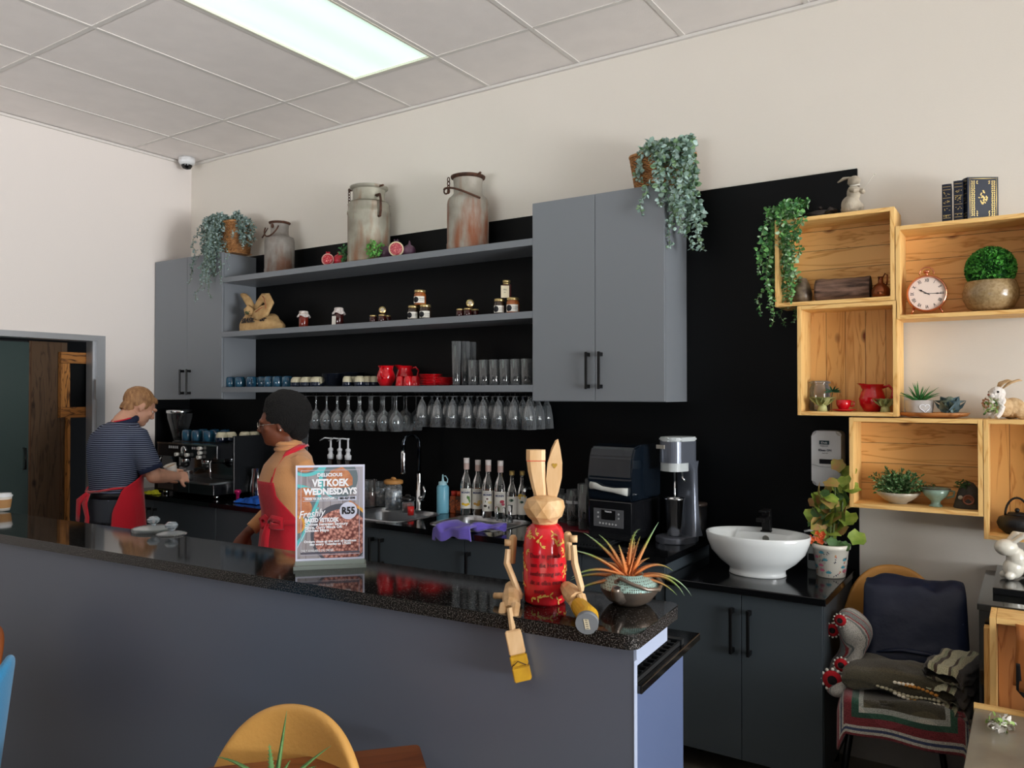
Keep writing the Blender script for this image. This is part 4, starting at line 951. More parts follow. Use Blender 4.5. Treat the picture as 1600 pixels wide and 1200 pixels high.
# three syrup pump bottles (their tops show over the poster)
pump_m = M('pump_plastic', 'C9CDD2', .35); syrup_dark = M('syrup_dark', '1A0E0A', .15, coat=.4)
tq = thing('pump_bottle', 'tall syrup bottle with a pale pump, leftmost of the three behind the poster', 'pump bottle', at_wt(517, 3.36), .3, group='syrup bottles with pumps')
bm = nb(); lathe(bm, [(0, 0), (.026, 0), (.027, .01), (.027, .22), (.016, .27), (.016, .31), (0, .31)], 24); obj('bottle', bm, syrup_dark, tq)
bm = nb(); lathe(bm, [(0, .3105), (.019, .3105), (.02, .335), (.013, .34), (.011, .355), (.015, .36), (.015, .372), (.006, .378), (.0055, .425), (.009, .43), (.009, .436), (0, .437)], 20, cap=False); tube(bm, [(0, 0, .431), (-.04, 0, .435), (-.072, 0, .418)], [.008, .007, .005], 8, flat=.6); obj('pump', bm, pump_m, tq)
copy_tree(tq, at_wt(531, 3.36), .3, 'tall syrup bottle with a pale pump, middle of the three behind the poster'); copy_tree(tq, at_wt(544, 3.36), .3, 'tall syrup bottle with a pale pump, rightmost of the three behind the poster')
# clear blender jar behind the woman
sc_ = thin_glass('clear_plastic', 'C8C8CC', .12)
t = thing('blender_jar', 'clear upturned blender jar behind the woman in the red apron', 'blender jar', at_wt(466, 3.55))
obj('stand', bx(-.06, .06, -.06, .06, 0, .30, .01), machine_black, t)
bm = nb(); rings = []
for z, r_ in ((.302, .045), (.44, .052), (.445, .05)): rings.append([bm.verts.new((x, y, z)) for x, y in rrect(-r_, r_, -r_, r_, .015)])
for a, b_ in zip(rings, rings[1:]):
    for i in range(len(a)): bm.faces.new([a[i], a[(i+1) % len(a)], b_[(i+1) % len(a)], b_[i]])
bm.faces.new(rings[-1]); obj('jar', bm, sc_, t)
obj('cap', bx(-.05, -.01, -.05, .0, .4455, .458, .003), white_plastic, t)
# glass jars left of the tall tap
def jar_glass(label, u, y, r, h, fillmat, fillh, lid=None, chunks=None):
    t = thing('storage_jar', label, 'jar', at_wt(u, y))
    bm = nb(); lathe(bm, [(0, 0), (r*.96, 0), (r, .006), (r, h*.9), (r*.86, h*.96), (r*.88, h)], 30, cap=False); obj('glass_body', bm, gl, t, smooth=True)
    bm = nb(); lathe(bm, [(0, .006), (r*.93, .006), (r*.93, fillh*.9), (r*.5, fillh), (0, fillh*.97)], 24, cap=False)
    if chunks:
        rg = random.Random(1)
        for i in range(34):
            a = rg.uniform(0, 2*PI); q = r*.75; ball(bm, (q*math.cos(a), q*math.sin(a), rg.uniform(.02, fillh)), .016, (1, 1, .6), 1, Euler((rg.random()*3, rg.random()*3, 0)))
    obj('contents', bm, fillmat, t)
    if lid:
        bm = nb(); lathe(bm, [(0, h+.001), (r*1.08, h+.001), (r*1.12, h+.006), (r*1.12, h+.02), (r*.9, h+.026), (0, h+.026)], 30, cap=False); ball(bm, (0, 0, h+.03), .018, (1.2, .5, .7), 2); obj('lid', bm, lid, t)
packets = M('sugar_packets', 'F0F0EE', .6, col2='9AAAC0', vscale=55)
jar_glass('tall glass jar half filled with brown powder, beside the poster', 580, 3.62, .042, .165, M('cocoa_fill', '6C4A40', .8, col2='9A7A70', vscale=30), .085)
jar_glass('glass jar of white packets between the brown one and the wooden-lidded one', 597, 3.66, .040, .155, packets, .11, None, True)
jar_glass('large glass jar of wrapped sweets with a wooden lid', 615, 3.60, .052, .155, packets, .12, M('lid_wood', 'B98448', .5), True)
jar_glass('small low jar with a red and brown label beside the tap', 638, 3.57, .036, .065, M('sauce_fill', '4A2A1E', .5, col2='A03028', vscale=45), .055, black_plastic)
tag(obj('bottle_cap_cup', (lambda bm: (lathe(bm, [(0, 0), (.018, 0), (.02, .05), (0, .05)], 20), bm)[-1])(nb()), M('red_plastic', 'C0201C', .35)), 'small bright red tub between the low jar and the tap', 'tub').location = at_wt(642, 3.49)
# tall pull-out chrome tap
t = thing('kitchen_tap', 'tall chrome pull-out tap between the two steel sinks', 'tap', at_wt(655, 3.67), -.3)
dark_chrome = M('dark_chrome', '4A5058', .12, metal=1)
bm = nb(); lathe(bm, [(0, 0), (.026, 0), (.026, .006), (.019, .012), (.019, .12), (.015, .125), (.013, .22)], 24, cap=False); obj('column', bm, chrome, t)
bm = nb(); tube(bm, [(0, 0, .22)]+[(0, -.055+.055*math.cos(a), .40+.055*math.sin(a)) for a in [PI*i/12 for i in range(13)]]+[(0, -.11, .36)], .011, 12); obj('spout_arch', bm, dark_chrome, t)
bm = nb(); lathe(bm, [(0, 0), (.013, 0), (.016, .01), (.016, .12), (.011, .14), (0, .14)], 20, c=(0, -.11, .225)); obj('spray_head', bm, chrome, t)
bm = nb(); tube(bm, [(0, 0, .075), (.05, 0, .075)], .015, 14); tube(bm, [(.05, 0, .07), (.062, 0, .12), (.05, 0, .155)], [.012, .009, .007], 10); obj('lever', bm, chrome, t)
t = thing('small_tap', 'short chrome tap behind the right steel sink', 'tap', at_wt(836, 3.70)); bm = nb(); tube(bm, [(0, 0, 0), (0, 0, .16), (0, -.02, .19), (0, -.10, .19), (0, -.12, .16)], .011, 12); obj('spout', bm, chrome, t); bm = nb(); tube(bm, [(.012, 0, .1), (.05, 0, .13)], .007, 8); obj('lever', bm, chrome, t)
# blue squeeze bottle
t = thing('squeeze_bottle', 'pale blue squeeze bottle standing between the two steel sinks', 'bottle', at_wt(692, 3.66))
bb = M('blue_squeeze', '7FC0D6', .3, spec=.4, col2='6FB2CC', vscale=3)
bm = nb(); lathe(bm, [(0, 0), (.034, 0), (.036, .004), (.036, .15), (.030, .162), (.022, .166)], 28, cap=False); obj('bottle_body', bm, bb, t)
bm = nb(); lathe(bm, [(.025, .163), (.025, .182), (.008, .186), (.006, .20), (.003, .225), (0, .225)], 24, cap=False); tube(bm, [(0.003, 0, .214), (.02, 0, .218), (.036, 0, .2), (.034, 0, .18), (.024, 0, .175)], .003, 6); obj('nozzle_cap', bm, M('blue_cap', 'A9D4E0', .35), t)
for u, c1, lb in ((710, 'A34A20', 'spice jar with a red cap, left one beside the syrup bottles'), (719, '4A2A18', 'spice jar with an orange and black label, right against the syrup bottles')):
    t = thing('spice_jar', lb, 'spice jar', at_wt(u, 3.70)); obj('jar', bx(-.019, .019, -.019, .019, 0, .10, .004), M('spice_'+c1, c1, .4), t)
    bm = nb(); lathe(bm, [(0, .101), (.019, .101), (.019, .128), (0, .13)], 20); obj('cap', bm, M('spice_cap', 'C2301C', .4) if u == 710 else M('spice_cap_o', 'C8481C', .4), t)
    obj('label', bx(-.0195, .0195, -.0205, -.0195, .02, .08), M('spice_label', 'B85A28', .6, col2='201810', vscale=90), t)
# syrup bottles
capw = M('bottle_cap_white', 'E4DEDC', .4); lab_w = M('syrup_label', 'E6E4DC', .6)
botg = thin_glass('bottle_glass', 'DDE6E4', .10)
def syrup(label, u, y, liquid, deco, h=.32, r=.035, lh=(.04, .155), cap=capw, txt='MONIN', neck=True):
    t = thing('syrup_bottle', label, 'bottle', at_wt(u, y), .45)
    bm = nb(); lathe(bm, [(0, 0), (r*.96, 0), (r, .005), (r, h*.54), (r*.8, h*.64), (r*.42, h*.74), (r*.36, h*.9), (r*.4, h*.93)], 30, cap=False); obj('glass_body', bm, botg, t)
    bm = nb(); lathe(bm, [(0, .004), (r*.93, .005), (r*.93, h*.5), (0, h*.5)], 24, cap=False); obj('syrup', bm, liquid, t)
    bm = nb(); lathe(bm, [(r*.46, h*.80), (r*.47, h*.9), (r*.47, h*.91)], 20, cap=False) if neck else None; 
    if neck: obj('neck_wrap', bm, M('neck_wrap', 'C9AFA8', .5), t)
    else: bm.free()
    bm = nb(); lathe(bm, [(r*.46, h*.912), (r*.48, h), (0, h)], 20, cap=False); obj('cap', bm, cap, t)
    bm = nb(); a0 = R(62); sg = 16; g_ = [[bm.verts.new(((r+.001)*math.sin(-a0+2*a0*i/sg), -(r+.001)*math.cos(-a0+2*a0*i/sg), z)) for z in lh] for i in range(sg+1)]
    for i in range(sg): bm.faces.new([g_[i][0], g_[i+1][0], g_[i+1][1], g_[i][1]])
    obj('paper_label', bm, lab_w, t)
    if txt:
        o = text('lettering', [(txt, .016, 0, lh[1]-.028, 'CENTER', .9, .0006), ('Le Sirop de', .007, 0, lh[1]-.011, 'CENTER')], M('label_ink', '2A3A6A', .6), t, (0, 0, 0), (0, 0, 0), ext=.0002); 
        for v in o.data.vertices: a = v.co.x/r; rr = r+.0018+v.co.z; v.co = (rr*math.sin(a), -rr*math.cos(a), v.co.y)
    # printed fruit and leaves
    bm = nb(); mats = []
    for (x, z, rr_, c_, sh) in deco:
        mt = M('print_'+c_, c_, .6)
        if mt not in mats: mats.append(mt)
        n0 = len(bm.verts); vs = [bm.verts.new((x+rr_*math.cos(a)*(1.3 if sh == 'o' else .45), 0, z+rr_*math.sin(a)*(.9 if sh == 'o' else 1.2))) for a in [2*PI*i/10 for i in range(10)]]
        f = bm.faces.new(vs); f.material_index = mats.index(mt)
    for v in bm.verts: a = v.co.x/r; v.co.x = (r+.002)*math.sin(a); v.co.y = -(r+.002)*math.cos(a)
    obj('label_print', bm, mats, t, nrm=False)
    return t
clear_syr = M('clear_syrup', '2E3430', .1); amber = M('amber_syrup', '6A3A22', .1); lbr = M('light_brown_syrup', '9A6A48', .12); darks = M('dark_syrup', '2A1412', .1)
syrup('clear syrup bottle with yellow lemons on its label, leftmost of the row', 729, 3.68, clear_syr, [(-.014, .066, .008, 'E8C030', 'o'), (.004, .062, .009, 'E8C030', 'o'), (.016, .066, .007, 'D8B028', 'o'), (.020, .098, .012, '5E8A3C', 'l'), (.012, .105, .009, '4E7A34', 'l'), (.024, .082, .009, '5E8A3C', 'l')], h=.328)
syrup('light brown syrup bottle with a yellow print, second from the left', 747, 3.70, lbr, [(.018, .08, .012, 'E0C070', 'o'), (.006, .066, .01, 'D8A850', 'o'), (-.012, .07, .008, 'C89850', 'o')], h=.318)
syrup('amber syrup bottle with a vanilla flower label, third from the left', 763, 3.66, amber, [(-.012, .07, .008, '3A3228', 'o'), (.008, .062, .007, '2E2A24', 'l'), (.014, .09, .009, 'D8C890', 'o'), (-.01, .095, .005, '4A6A3A', 'l'), (.0, .11, .005, '6A3A3A', 'o')], h=.325)
syrup('dark red syrup bottle with a pink fruit label, next to the small bottles', 782, 3.66, darks, [(.014, .10, .010, 'B83A50', 'o'), (.02, .085, .008, 'C8506A', 'o'), (-.004, .06, .009, '7A9A50', 'l'), (-.014, .066, .009, 'B04860', 'o')], h=.325)
goldc = M('gold_cap', 'A89058', .35, metal=.6)
syrup('small dark soda bottle with a green logo label, left one', 800, 3.68, darks, [(-.0, .11, .014, 'D8DCD4', 'o'), (.0, .11, .009, '2A4A3A', 'o'), (.0, .07, .012, '6A3A5A', 'l')], h=.27, r=.031, lh=(.03, .13), cap=goldc, txt=None, neck=False)
syrup('small yellow-labelled soda bottle beside the wooden rabbit', 816, 3.71, clear_syr, [(0, .10, .014, 'E8E4D0', 'o'), (0, .10, .008, '3A5A4A', 'o'), (.0, .13, .018, 'D8B030', 'o')], h=.27, r=.030, lh=(.03, .13), cap=goldc, txt=None, neck=False)
for u, y, h, r_, lb in ((777, 3.60, .075, .006, 'thin steel stirrer stand in front of the syrup bottles'), (788, 3.60, .075, .011, 'small steel jigger in front of the syrup bottles'), (797, 3.58, .095, .015, 'taller steel jigger beside the right sink')):
    bm = nb(); lathe(bm, [(0, 0), (r_, 0), (r_*.7, h*.45), (r_, h), (r_*.9, h), (0, h*.55)], 20, cap=False); tag(obj('jigger', bm, steel_jug, smooth=True), lb, 'jigger').location = at_wt(u, y)
# purple cloth over the front rim of the right sink
t = thing('microfibre_cloth', 'purple microfibre cloth draped over the counter edge at the right sink', 'cloth', (xu(716, 3.20), 3.20, WT))
purple = M('purple_cloth', '6656B8', .95, sheen=.4, bump=.3, bscale=300)
def pc(a, b):
    x = -.125+.25*a*(1-.1*b); s = b*.19   # b=0 back, 1 front/down
    y = .10-s; z = .022+.012*math.sin(a*7+b*3)+.006*math.sin(a*15)
    if y < -.035: k = -.035-y; y = -.035-.012*math.sin(a*6)**2; z = z-k*.95
    x += .012*math.sin(b*5+a*2); z -= .02*(a < .1)*(b > .5)
    return Vector((x, y, z))
bm = nb(); cloth_blob(bm, pc, 40, 30); o = obj('draped_fold', bm, purple, t); m = o.modifiers.new('thick', 'SOLIDIFY'); m.thickness = .010; m.offset = 0
bm = nb()
def pr_(a, b):
    th = 2*PI*b; x = .06+.16*a; r_ = .020+.010*math.sin(a*8)+.006*math.sin(th*3+a*5); r_ *= (1-.5*abs(a-.5)); return Vector((x, .035+.05*a+r_*1.5*math.cos(th), .030+r_*.9*math.sin(th)))
cloth_blob(bm, pr_, 24, 18); obj('twisted_fold', bm, purple, t)
# cups and jugs right of the rabbit, on a red tray
t = tag(obj('serving_tray', bx(-.17, .17, -.10, .10, 0, .012, .005), M('red_tray', '6A1420', .3)), 'dark red tray under the clear jugs beside the blender', 'tray'); t.location = at_wt(900, 3.60)
def cylglass(name, label, u, y, r, h, band=None, fill=None, z=WT+.0125, handle=True):
    t = thing(name, label, name.replace('_', ' '), (xu(u, y), y, z)); bm = nb(); lathe(bm, [(0, 0), (r*.86, 0), (r*.88, .004), (r, h), (r*.95, h), (r*.82, .012), (0, .010)], 28, cap=False); obj('clear_body', bm, sc_, t)
    if fill: bm = nb(); lathe(bm, [(0, .012), (r*.8, .012), (r*.86, h*fill[1]), (0, h*fill[1])], 24, cap=False); obj('contents', bm, fill[0], t)
    if handle: bm = nb(); tube(bm, [(-r*.95, 0, h*.72), (-r*1.7, 0, h*.7), (-r*1.75, 0, h*.3), (-r*.9, 0, h*.22)], .006, 8); obj('handle', bm, sc_, t)
    if band: bm = nb(); lathe(bm, [(r*1.0, h*.62), (r*1.01, h*.70)], 28, cap=False); obj('band', bm, white_plastic, t)
cylglass('measuring_jug', 'clear jug with a white band and brown contents beside the rabbit', 897, 3.64, .042, .185, True, (M('cocoa_fill', '6C4A40', .8, col2='9A7A70', vscale=30), .45))
cylglass('blender_cup', 'tall clear blender cup standing left of the boxed blender', 915, 3.56, .042, .23)
cylglass('milkshake_cup', 'tall smoky cup half hidden left of the boxed blender', 927, 3.72, .045, .24, handle=False)
cylglass('glass_mug', 'row-end glass mug right behind the wooden rabbit', 884, 3.70, .035, .15, handle=False)
cylglass('glass_mug', 'clear glass mug standing behind the rabbit ear', 872, 3.72, .035, .17, handle=True)
cylglass('glass_mug', 'pale glass tumbler seen between the rabbit ears', 858, 3.74, .030, .20, handle=False, z=WT)
t = tag(obj('drying_mat', (lambda bm: ([box(bm, -.16+.016*k, -.152+.016*k, -.13, .13, .004, .012) for k in range(21)], box(bm, -.17, .18, -.14, .14, 0, .0038), bm)[-1])(nb()), M('black_rubber', '14171A', .55)), 'ribbed black drying mat on the worktop in front of the boxed blender', 'mat'); t.location = (xu(905, 3.34), 3.34, WT)
# blender in its sound enclosure
t = thing('blender', 'black blender under a dark clear sound cover with a pale handle', 'blender', (-1.655, 3.52, WT), -.06)
obj('motor_base', bx(-.115, .115, -.15, .15, .01, .195, .006), machine_black, t)
o = obj('control_panel', bx(-.085, .075, -.1525, -.1502, .07, .155), M('panel_grey', '5A5C60', .4), t)
obj('screen', bx(-.042, .032, -.1540, -.1527, .105, .15), black_plastic, o)
bm = nb()
for x, z in ((-.06, .135), (-.06, .115), (.05, .135), (.05, .115), (-.05, .087), (-.033, .086), (-.016, .086), (.001, .085), (.018, .085), (.035, .084)):
    tube(bm, [(x, -.1527, z), (x, -.1545, z)], .0048, 10)
obj('buttons', bm, M('key_grey', 'B4B6B8', .4), o)
text('lettering', [('Vitamix', .012, -.005, .152-.012, 'CENTER')], white_ink, o, (0, -.1545, 0), FR)
smoke = M('smoked_cover', '2A3848', .05, trans=.75, ior=1.3, coat=1)
bm = nb(); pr2 = [(-.15, .197), (-.15, .30), (-.142, .40), (-.12, .445), (-.06, .457), (.15, .457), (.15, .197)]
a_ = prism(bm, pr2, -.118, .118, axis='x'); bmesh.ops.bevel(bm, geom=bm.edges[:], offset=.008, segments=2, affect='EDGES'); bmesh.ops.delete(bm, geom=[], context='FACES'); o = obj('sound_cover', bm, smoke, t); m = o.modifiers.new('thick', 'SOLIDIFY'); m.thickness = .004; m.offset = -1
bm = nb(); n0 = 12; 
for i in range(1): tube(bm, [(-.10, -.158, .262), (-.07, -.164, .262), (-.03, -.166, .252), (.03, -.166, .247), (.07, -.164, .245), (.10, -.158, .243)], [.018, .016, .011, .011, .016, .019], 12, flat=.5, upv=(0, -1, 0)); 
obj('cover_handle', bm, M('pale_handle', 'C6C9C4', .35), t)
bm = nb(); lathe(bm, [(0, 0), (.04, 0), (.055, .03), (.06, .16), (0, .16)], 4, c=(0, 0, .21)); obj('inner_jar', bm, M('inner_jar', '55606C', .15), t)
# milkshake mixer
t = thing('milkshake_mixer', 'grey milkshake mixer holding a tall steel cup', 'mixer', (-1.395, 3.60, WT), -.35)
gm = M('mixer_grey', '6E7480', .28, metal=.5); lightg = M('mixer_light', 'BFC6C8', .35)
bm = nb(); prism(bm, rrect(-.08, .08, -.14, .07, .07, 8), 0, .028); bmesh.ops.bevel(bm, geom=bm.edges[:], offset=.004, segments=1, affect='EDGES'); obj('base', bm, gm, t)
bm = nb(); rings = []
for z, w_, y0, y1 in ((.028, .078, .0, .068), (.08, .066, .012, .064), (.2, .056, .02, .062), (.34, .054, .016, .062), (.38, .06, -.02, .062)):
    rings.append([bm.verts.new((x, y, z)) for x, y in rrect(-w_, w_, y0, y1, .018)])
for a, b_ in zip(rings, rings[1:]):
    for i in range(len(a)): bm.faces.new([a[i], a[(i+1) % len(a)], b_[(i+1) % len(a)], b_[i]])
obj('column', bm, gm, t, smooth=True)
bm = nb(); prism(bm, rrect(-.062, .062, -.115, .062, .05, 8), .375, .475); obj('motor_head', bm, gm, t)
bm = nb(); prism(bm, rrect(-.064, .064, -.118, .064, .05, 8), .4755, .495); bmesh.ops.bevel(bm, geom=bm.edges[:], offset=.006, segments=2, affect='EDGES'); obj('top_cap', bm, lightg, t)
bm = nb(); prism(bm, rrect(-.058, .058, -.112, .01, .045, 8), .335, .3745); obj('collar', bm, lightg, t)
obj('name_badge', bx(-.052, -.002, -.121, -.1155, .44, .458), M('badge_pale', 'A8A49C', .4), t)
bm = nb(); tube(bm, [(0, -.05, .335), (0, -.05, .10)], .005, 8); obj('spindle', bm, chrome, t)
bm = nb(); tube(bm, [(.02, -.02, .335), (.03, -.03, .30), (.04, -.02, .285)], .006, 8); obj('cup_hook', bm, chrome, t)
bm = nb(); lathe(bm, [(0, .029), (.033, .029), (.036, .035), (.048, .20), (.052, .205), (.049, .207), (.045, .2), (.033, .04), (0, .035)], 30, c=(0, -.05, 0), cap=False); obj('mixing_cup', bm, steel_jug, t)
t = thing('canister', 'black lidded canister behind the milkshake mixer', 'canister', (-1.40, 3.715, WT))
t.location = (xu(1098, 3.72), 3.72, WT); t.location.x = -1.375
bm = nb(); lathe(bm, [(0, 0), (.055, 0), (.058, .01), (.058, .155), (0, .155)], 28); obj('body', bm, M('canister_black', '141517', .25), t)
bm = nb(); lathe(bm, [(0, .156), (.06, .156), (.06, .168), (0, .17)], 28); obj('lid', bm, M('canister_lid', '3A302A', .4), t)
# ---------------- vanity: basin, tap, soap, potted begonia ----------------
porc = M('porcelain', 'E4E9EA', .08, coat=.6)
t = thing('basin', 'white oval vessel basin on the low black worktop', 'basin', (-.995, 3.45, .84))
bm = nb(); A, B_ = .222, .165
def ring(sx, sy, z, cy=0): return [bm.verts.new((sx*math.cos(2*PI*i/48), cy+sy*math.sin(2*PI*i/48), z)) for i in range(48)]
rr = [ring(.118, .09, 0), ring(.122, .093, .004), ring(.118, .09, .014), ring(.12, .092, .028), ring(.165, .125, .06), ring(.2, .15, .10), ring(.217, .162, .145), ring(.222, .166, .172), ring(.219, .163, .177), ring(.212, .156, .175), ring(.205, .148, .155, -.004), ring(.185, .125, .10, -.012), ring(.13, .085, .055, -.015), ring(.03, .02, .042, -.015)]
for a, b_ in zip(rr, rr[1:]):
    for i in range(48): bm.faces.new([a[i], a[(i+1) % 48], b_[(i+1) % 48], b_[i]])
bm.faces.new(rr[-1]); bm.faces.new(rr[0][::-1])
for v in bm.verts:      # tap ledge at the back
    if v.co.y > .085 and v.co.z > .09 and v.co.z < .18 and abs(v.co.x) < .16 and (v.co.x/.205)**2+(v.co.y/.148)**2 < 1.02: v.co.z = max(v.co.z, .16); v.co.y = min(v.co.y, .11)
obj('bowl', bm, porc, t, smooth=True)
bm = nb(); lathe(bm, [(0, 0), (.014, 0), (.015, .003), (.012, .004), (0, .003)], 20); bmesh.ops.rotate(bm, verts=bm.verts, matrix=Matrix.Rotation(PI/2, 3, 'X')); bmesh.ops.translate(bm, verts=bm.verts, vec=(.01, .098, .138)); obj('overflow_cover', bm, M('overflow', '8A8C88', .3, metal=.8), t)
t = thing('basin_tap', 'matt black square mixer tap on the back rim of the basin', 'tap', (-.99, 3.585, .84+.17))
mb = M('matt_black', '0A0A0B', .4)
obj('tap_body', bx(-.018, .018, -.018, .018, 0, .085, .002), mb, t); obj('spout', bx(-.018, .018, -.11, -.0185, .05, .066, .002), mb, t); obj('lever', bx(-.016, .016, -.075, .018, .0855, .095, .002), mb, t)
obj('collar', bx(-.023, .023, -.023, .023, -.004, .0), mb, t)
p = atz(1272, 880, .84)
t = thing('soap_bottle', 'clear pump soap bottle behind the flower pot', 'soap bottle', (xu(1272, 3.70), 3.70, .84))
bm = nb(); lathe(bm, [(0, 0), (.03, 0), (.032, .005), (.032, .10), (.02, .12), (.012, .125)], 24, cap=False); obj('bottle_body', bm, M('soap_body', 'C9CFCD', .25), t)
bm = nb(); lathe(bm, [(.014, .1255), (.014, .14), (.005, .142), (.005, .165), (0, .165)], 16, cap=False); tube(bm, [(.005, 0, .165), (-.02, -.01, .168), (-.042, -.014, .162)], .005, 8); obj('pump', bm, white_plastic, t)
obj('printed_mark', bx(-.02, .012, -.034, -.0325, .04, .07), M('dark_print', '2A2C2E', .6), t)
# potted begonia in a floral pot
t = thing('potted_begonia', 'begonia with orange flowers in a white pot painted with flowers', 'plant', (xu(1297, 3.585), 3.585, .84))
potm = M('pot_glaze', 'DCD8CC', .25, coat=.3)
bm = nb(); lathe(bm, [(0, 0), (.055, 0), (.058, .004), (.072, .118), (.078, .120), (.080, .138), (.074, .14), (.070, .125), (0, .12)], 36, cap=False); obj('pot', bm, potm, t)
bm = nb(); lathe(bm, [(0, .126), (.069, .124)], 24, cap=False); obj('soil', bm, M('soil', '2A1E16', .95, bump=.5), t)
bm = nb(); rg = random.Random(12); mats = [M('ink_teal', '3F8594', .5), M('ink_pink', 'C0627C', .5), M('ink_navy', '2A3048', .5), M('ink_ochre', 'C08A50', .5)]
def dec(cx, cz, a, l, w_, mi):
    d = Vector((math.cos(a), 0, math.sin(a))); s = Vector((-math.sin(a), 0, math.cos(a))); c = Vector((cx, 0, cz))
    f = bm.faces.new([bm.verts.new(c), bm.verts.new(c+d*l*.5+s*w_), bm.verts.new(c+d*l), bm.verts.new(c+d*l*.5-s*w_)]); f.material_index = mi
for k in range(46):
    cx, cz = rg.uniform(-.2, .2), rg.uniform(.012, .105)
    if k % 3 == 0:
        for q in range(5): dec(cx, cz, .5+q*.55, .015, .0035, k % 2)
        dec(cx, cz, -1.6, .016, .0008, 2)
    elif k % 3 == 1:
        for q in range(4): dec(cx+.004*q, cz+.003*q, rg.uniform(0, 6), .009, .002, 2)
    else:
        for q in range(3): dec(cx, cz, rg.uniform(0, 6), .008, .003, 3 if q else 1)
for v in bm.verts:
    r_ = .058+.014*(v.co.z/.118)+.0012; a = v.co.x/r_; v.co.x, v.co.y = r_*math.sin(a), -r_*math.cos(a)
obj('painted_flowers', bm, mats, t, nrm=False)
bm = nb(); bs = nb(); rg = random.Random(21); tops = []
for k in range(9):
    a = rg.uniform(0, 2*PI); h_ = rg.uniform(.14, .33) if k else .34; e = Vector((.055*math.cos(a)+.01, .04*math.sin(a), .12+h_)); m_ = Vector((e.x*.5+.01, e.y*.4, .12+h_*.5)); tube(bs, [(.01*math.cos(a), .01*math.sin(a), .12), m_, e], [.005, .004, .002], 6); tops += [m_, e, (m_+e)/2]
def bleaf(p, size, rg, mi):
    d = Vector((rg.uniform(-1, 1), rg.uniform(-1, .3), rg.uniform(-.7, .35))).normalized(); n_ = Vector((rg.uniform(-.5, .5), -1, rg.uniform(0, .9))).normalized(); s = d.cross(n_).normalized()
    pts = []
    for i in range(12):
        a = 2*PI*i/12; rr_ = size*(.5+.08*math.sin(5*a)); pts.append(p+d*(size*.45+rr_*math.cos(a))+s*rr_*.85*math.sin(a)+n_*(.12*size*math.cos(2*a)))
    c = bm.verts.new(p+d*size*.4-n_*size*.05); vs = [bm.verts.new(q) for q in pts]
    for i in range(12): f = bm.faces.new([c, vs[i], vs[(i+1) % 12]]); f.material_index = mi; f.smooth = True
for p_ in tops:
    for q in range(2): bleaf(p_+rv(rg, .015), rg.uniform(.045, .085), rg, rg.choice((0, 0, 1, 2)))
for k in range(7): bleaf(Vector((rg.uniform(-.05, .06), -.02, .13+rg.random()*.04)), .05, rg, 1)
bleaf(Vector((-.075, 0, .27)), .07, rg, 1); bleaf(Vector((-.085, 0, .23)), .07, rg, 1); bleaf(Vector((.075, -.01, .19)), .075, rg, 0); bleaf(Vector((.06, 0, .36)), .07, rg, 1)
tube(bs, [(0, 0, .16), (-.04, -.01, .25), (-.075, 0, .285)], .003, 6)
obj('foliage', bm, [leafm('begonia_leaf', '6F8A32', '93A048'), leafm('begonia_leaf_dark', '3F5F34', '587A48'), leafm('begonia_leaf_dry', '8A8A40', 'A87A50')], t, nrm=False); obj('stems', bs, stem_m, t)
bm = nb()
for k in range(16):
    c = Vector((-.045+rg.uniform(-.035, .035), -.045, .165+rg.uniform(-.018, .022)))
    for q in range(5): leaf(bm, c, (math.cos(q*1.26), -.5, math.sin(q*1.26)), (0, -1, 0), .013, .012)
obj('flowers', bm, M('orange_petal', 'E0582C', .5, col2='F0783C', vscale=50), t, nrm=False)
# wall soap dispenser
t = thing('soap_dispenser', 'white wall-mounted hand soap dispenser on the black panel', 'soap dispenser', (xu(1296, 3.76), YB-.017, 1.21))
bm = nb(); prism(bm, rrect(-.062, .062, 0, .245, .022, 6), -.10, 0, axis='y'); bmesh.ops.bevel(bm, geom=[e for e in bm.edges if all(abs(v.co.y+.10) < 1e-4 for v in e.verts)], offset=.012, segments=3, affect='EDGES'); obj('cover', bm, M('dispenser_white', 'CDD0D4', .3), t)
obj('sight_window', bx(-.028, .03, -.103, -.1005, .10, .12, .0), M('window_dark', '1E2024', .2), t)
obj('seam', (lambda bm: (tube(bm, [(-.06, -.1005, .095), (-.03, -.1015, .088), (0, -.1018, .086), (.03, -.1015, .088), (.06, -.1005, .095)], .0012, 5), bm)[-1])(nb()), M('seam_grey', '9A9EA2', .4), t)
o = obj('brand_badge', bx(-.028, .014, -.103, -.1005, .185, .202), M('badge_navy', '1E3840', .4), t)
text('lettering', [('Deb', .012, -.007, .189, 'CENTER', 1.3)], white_ink, t, (0, -.1035, 0), FR)
text('printed_words', [('FOAM SOAP', .006, -.007, .176, 'CENTER'), ('Kleen ON', .013, -.004, .155, 'CENTER', 1, .0003), ('hand wash', .006, -.004, .145, 'CENTER')], M('ink_dark', '2A3848', .6), t, (0, -.1015, 0), FR)
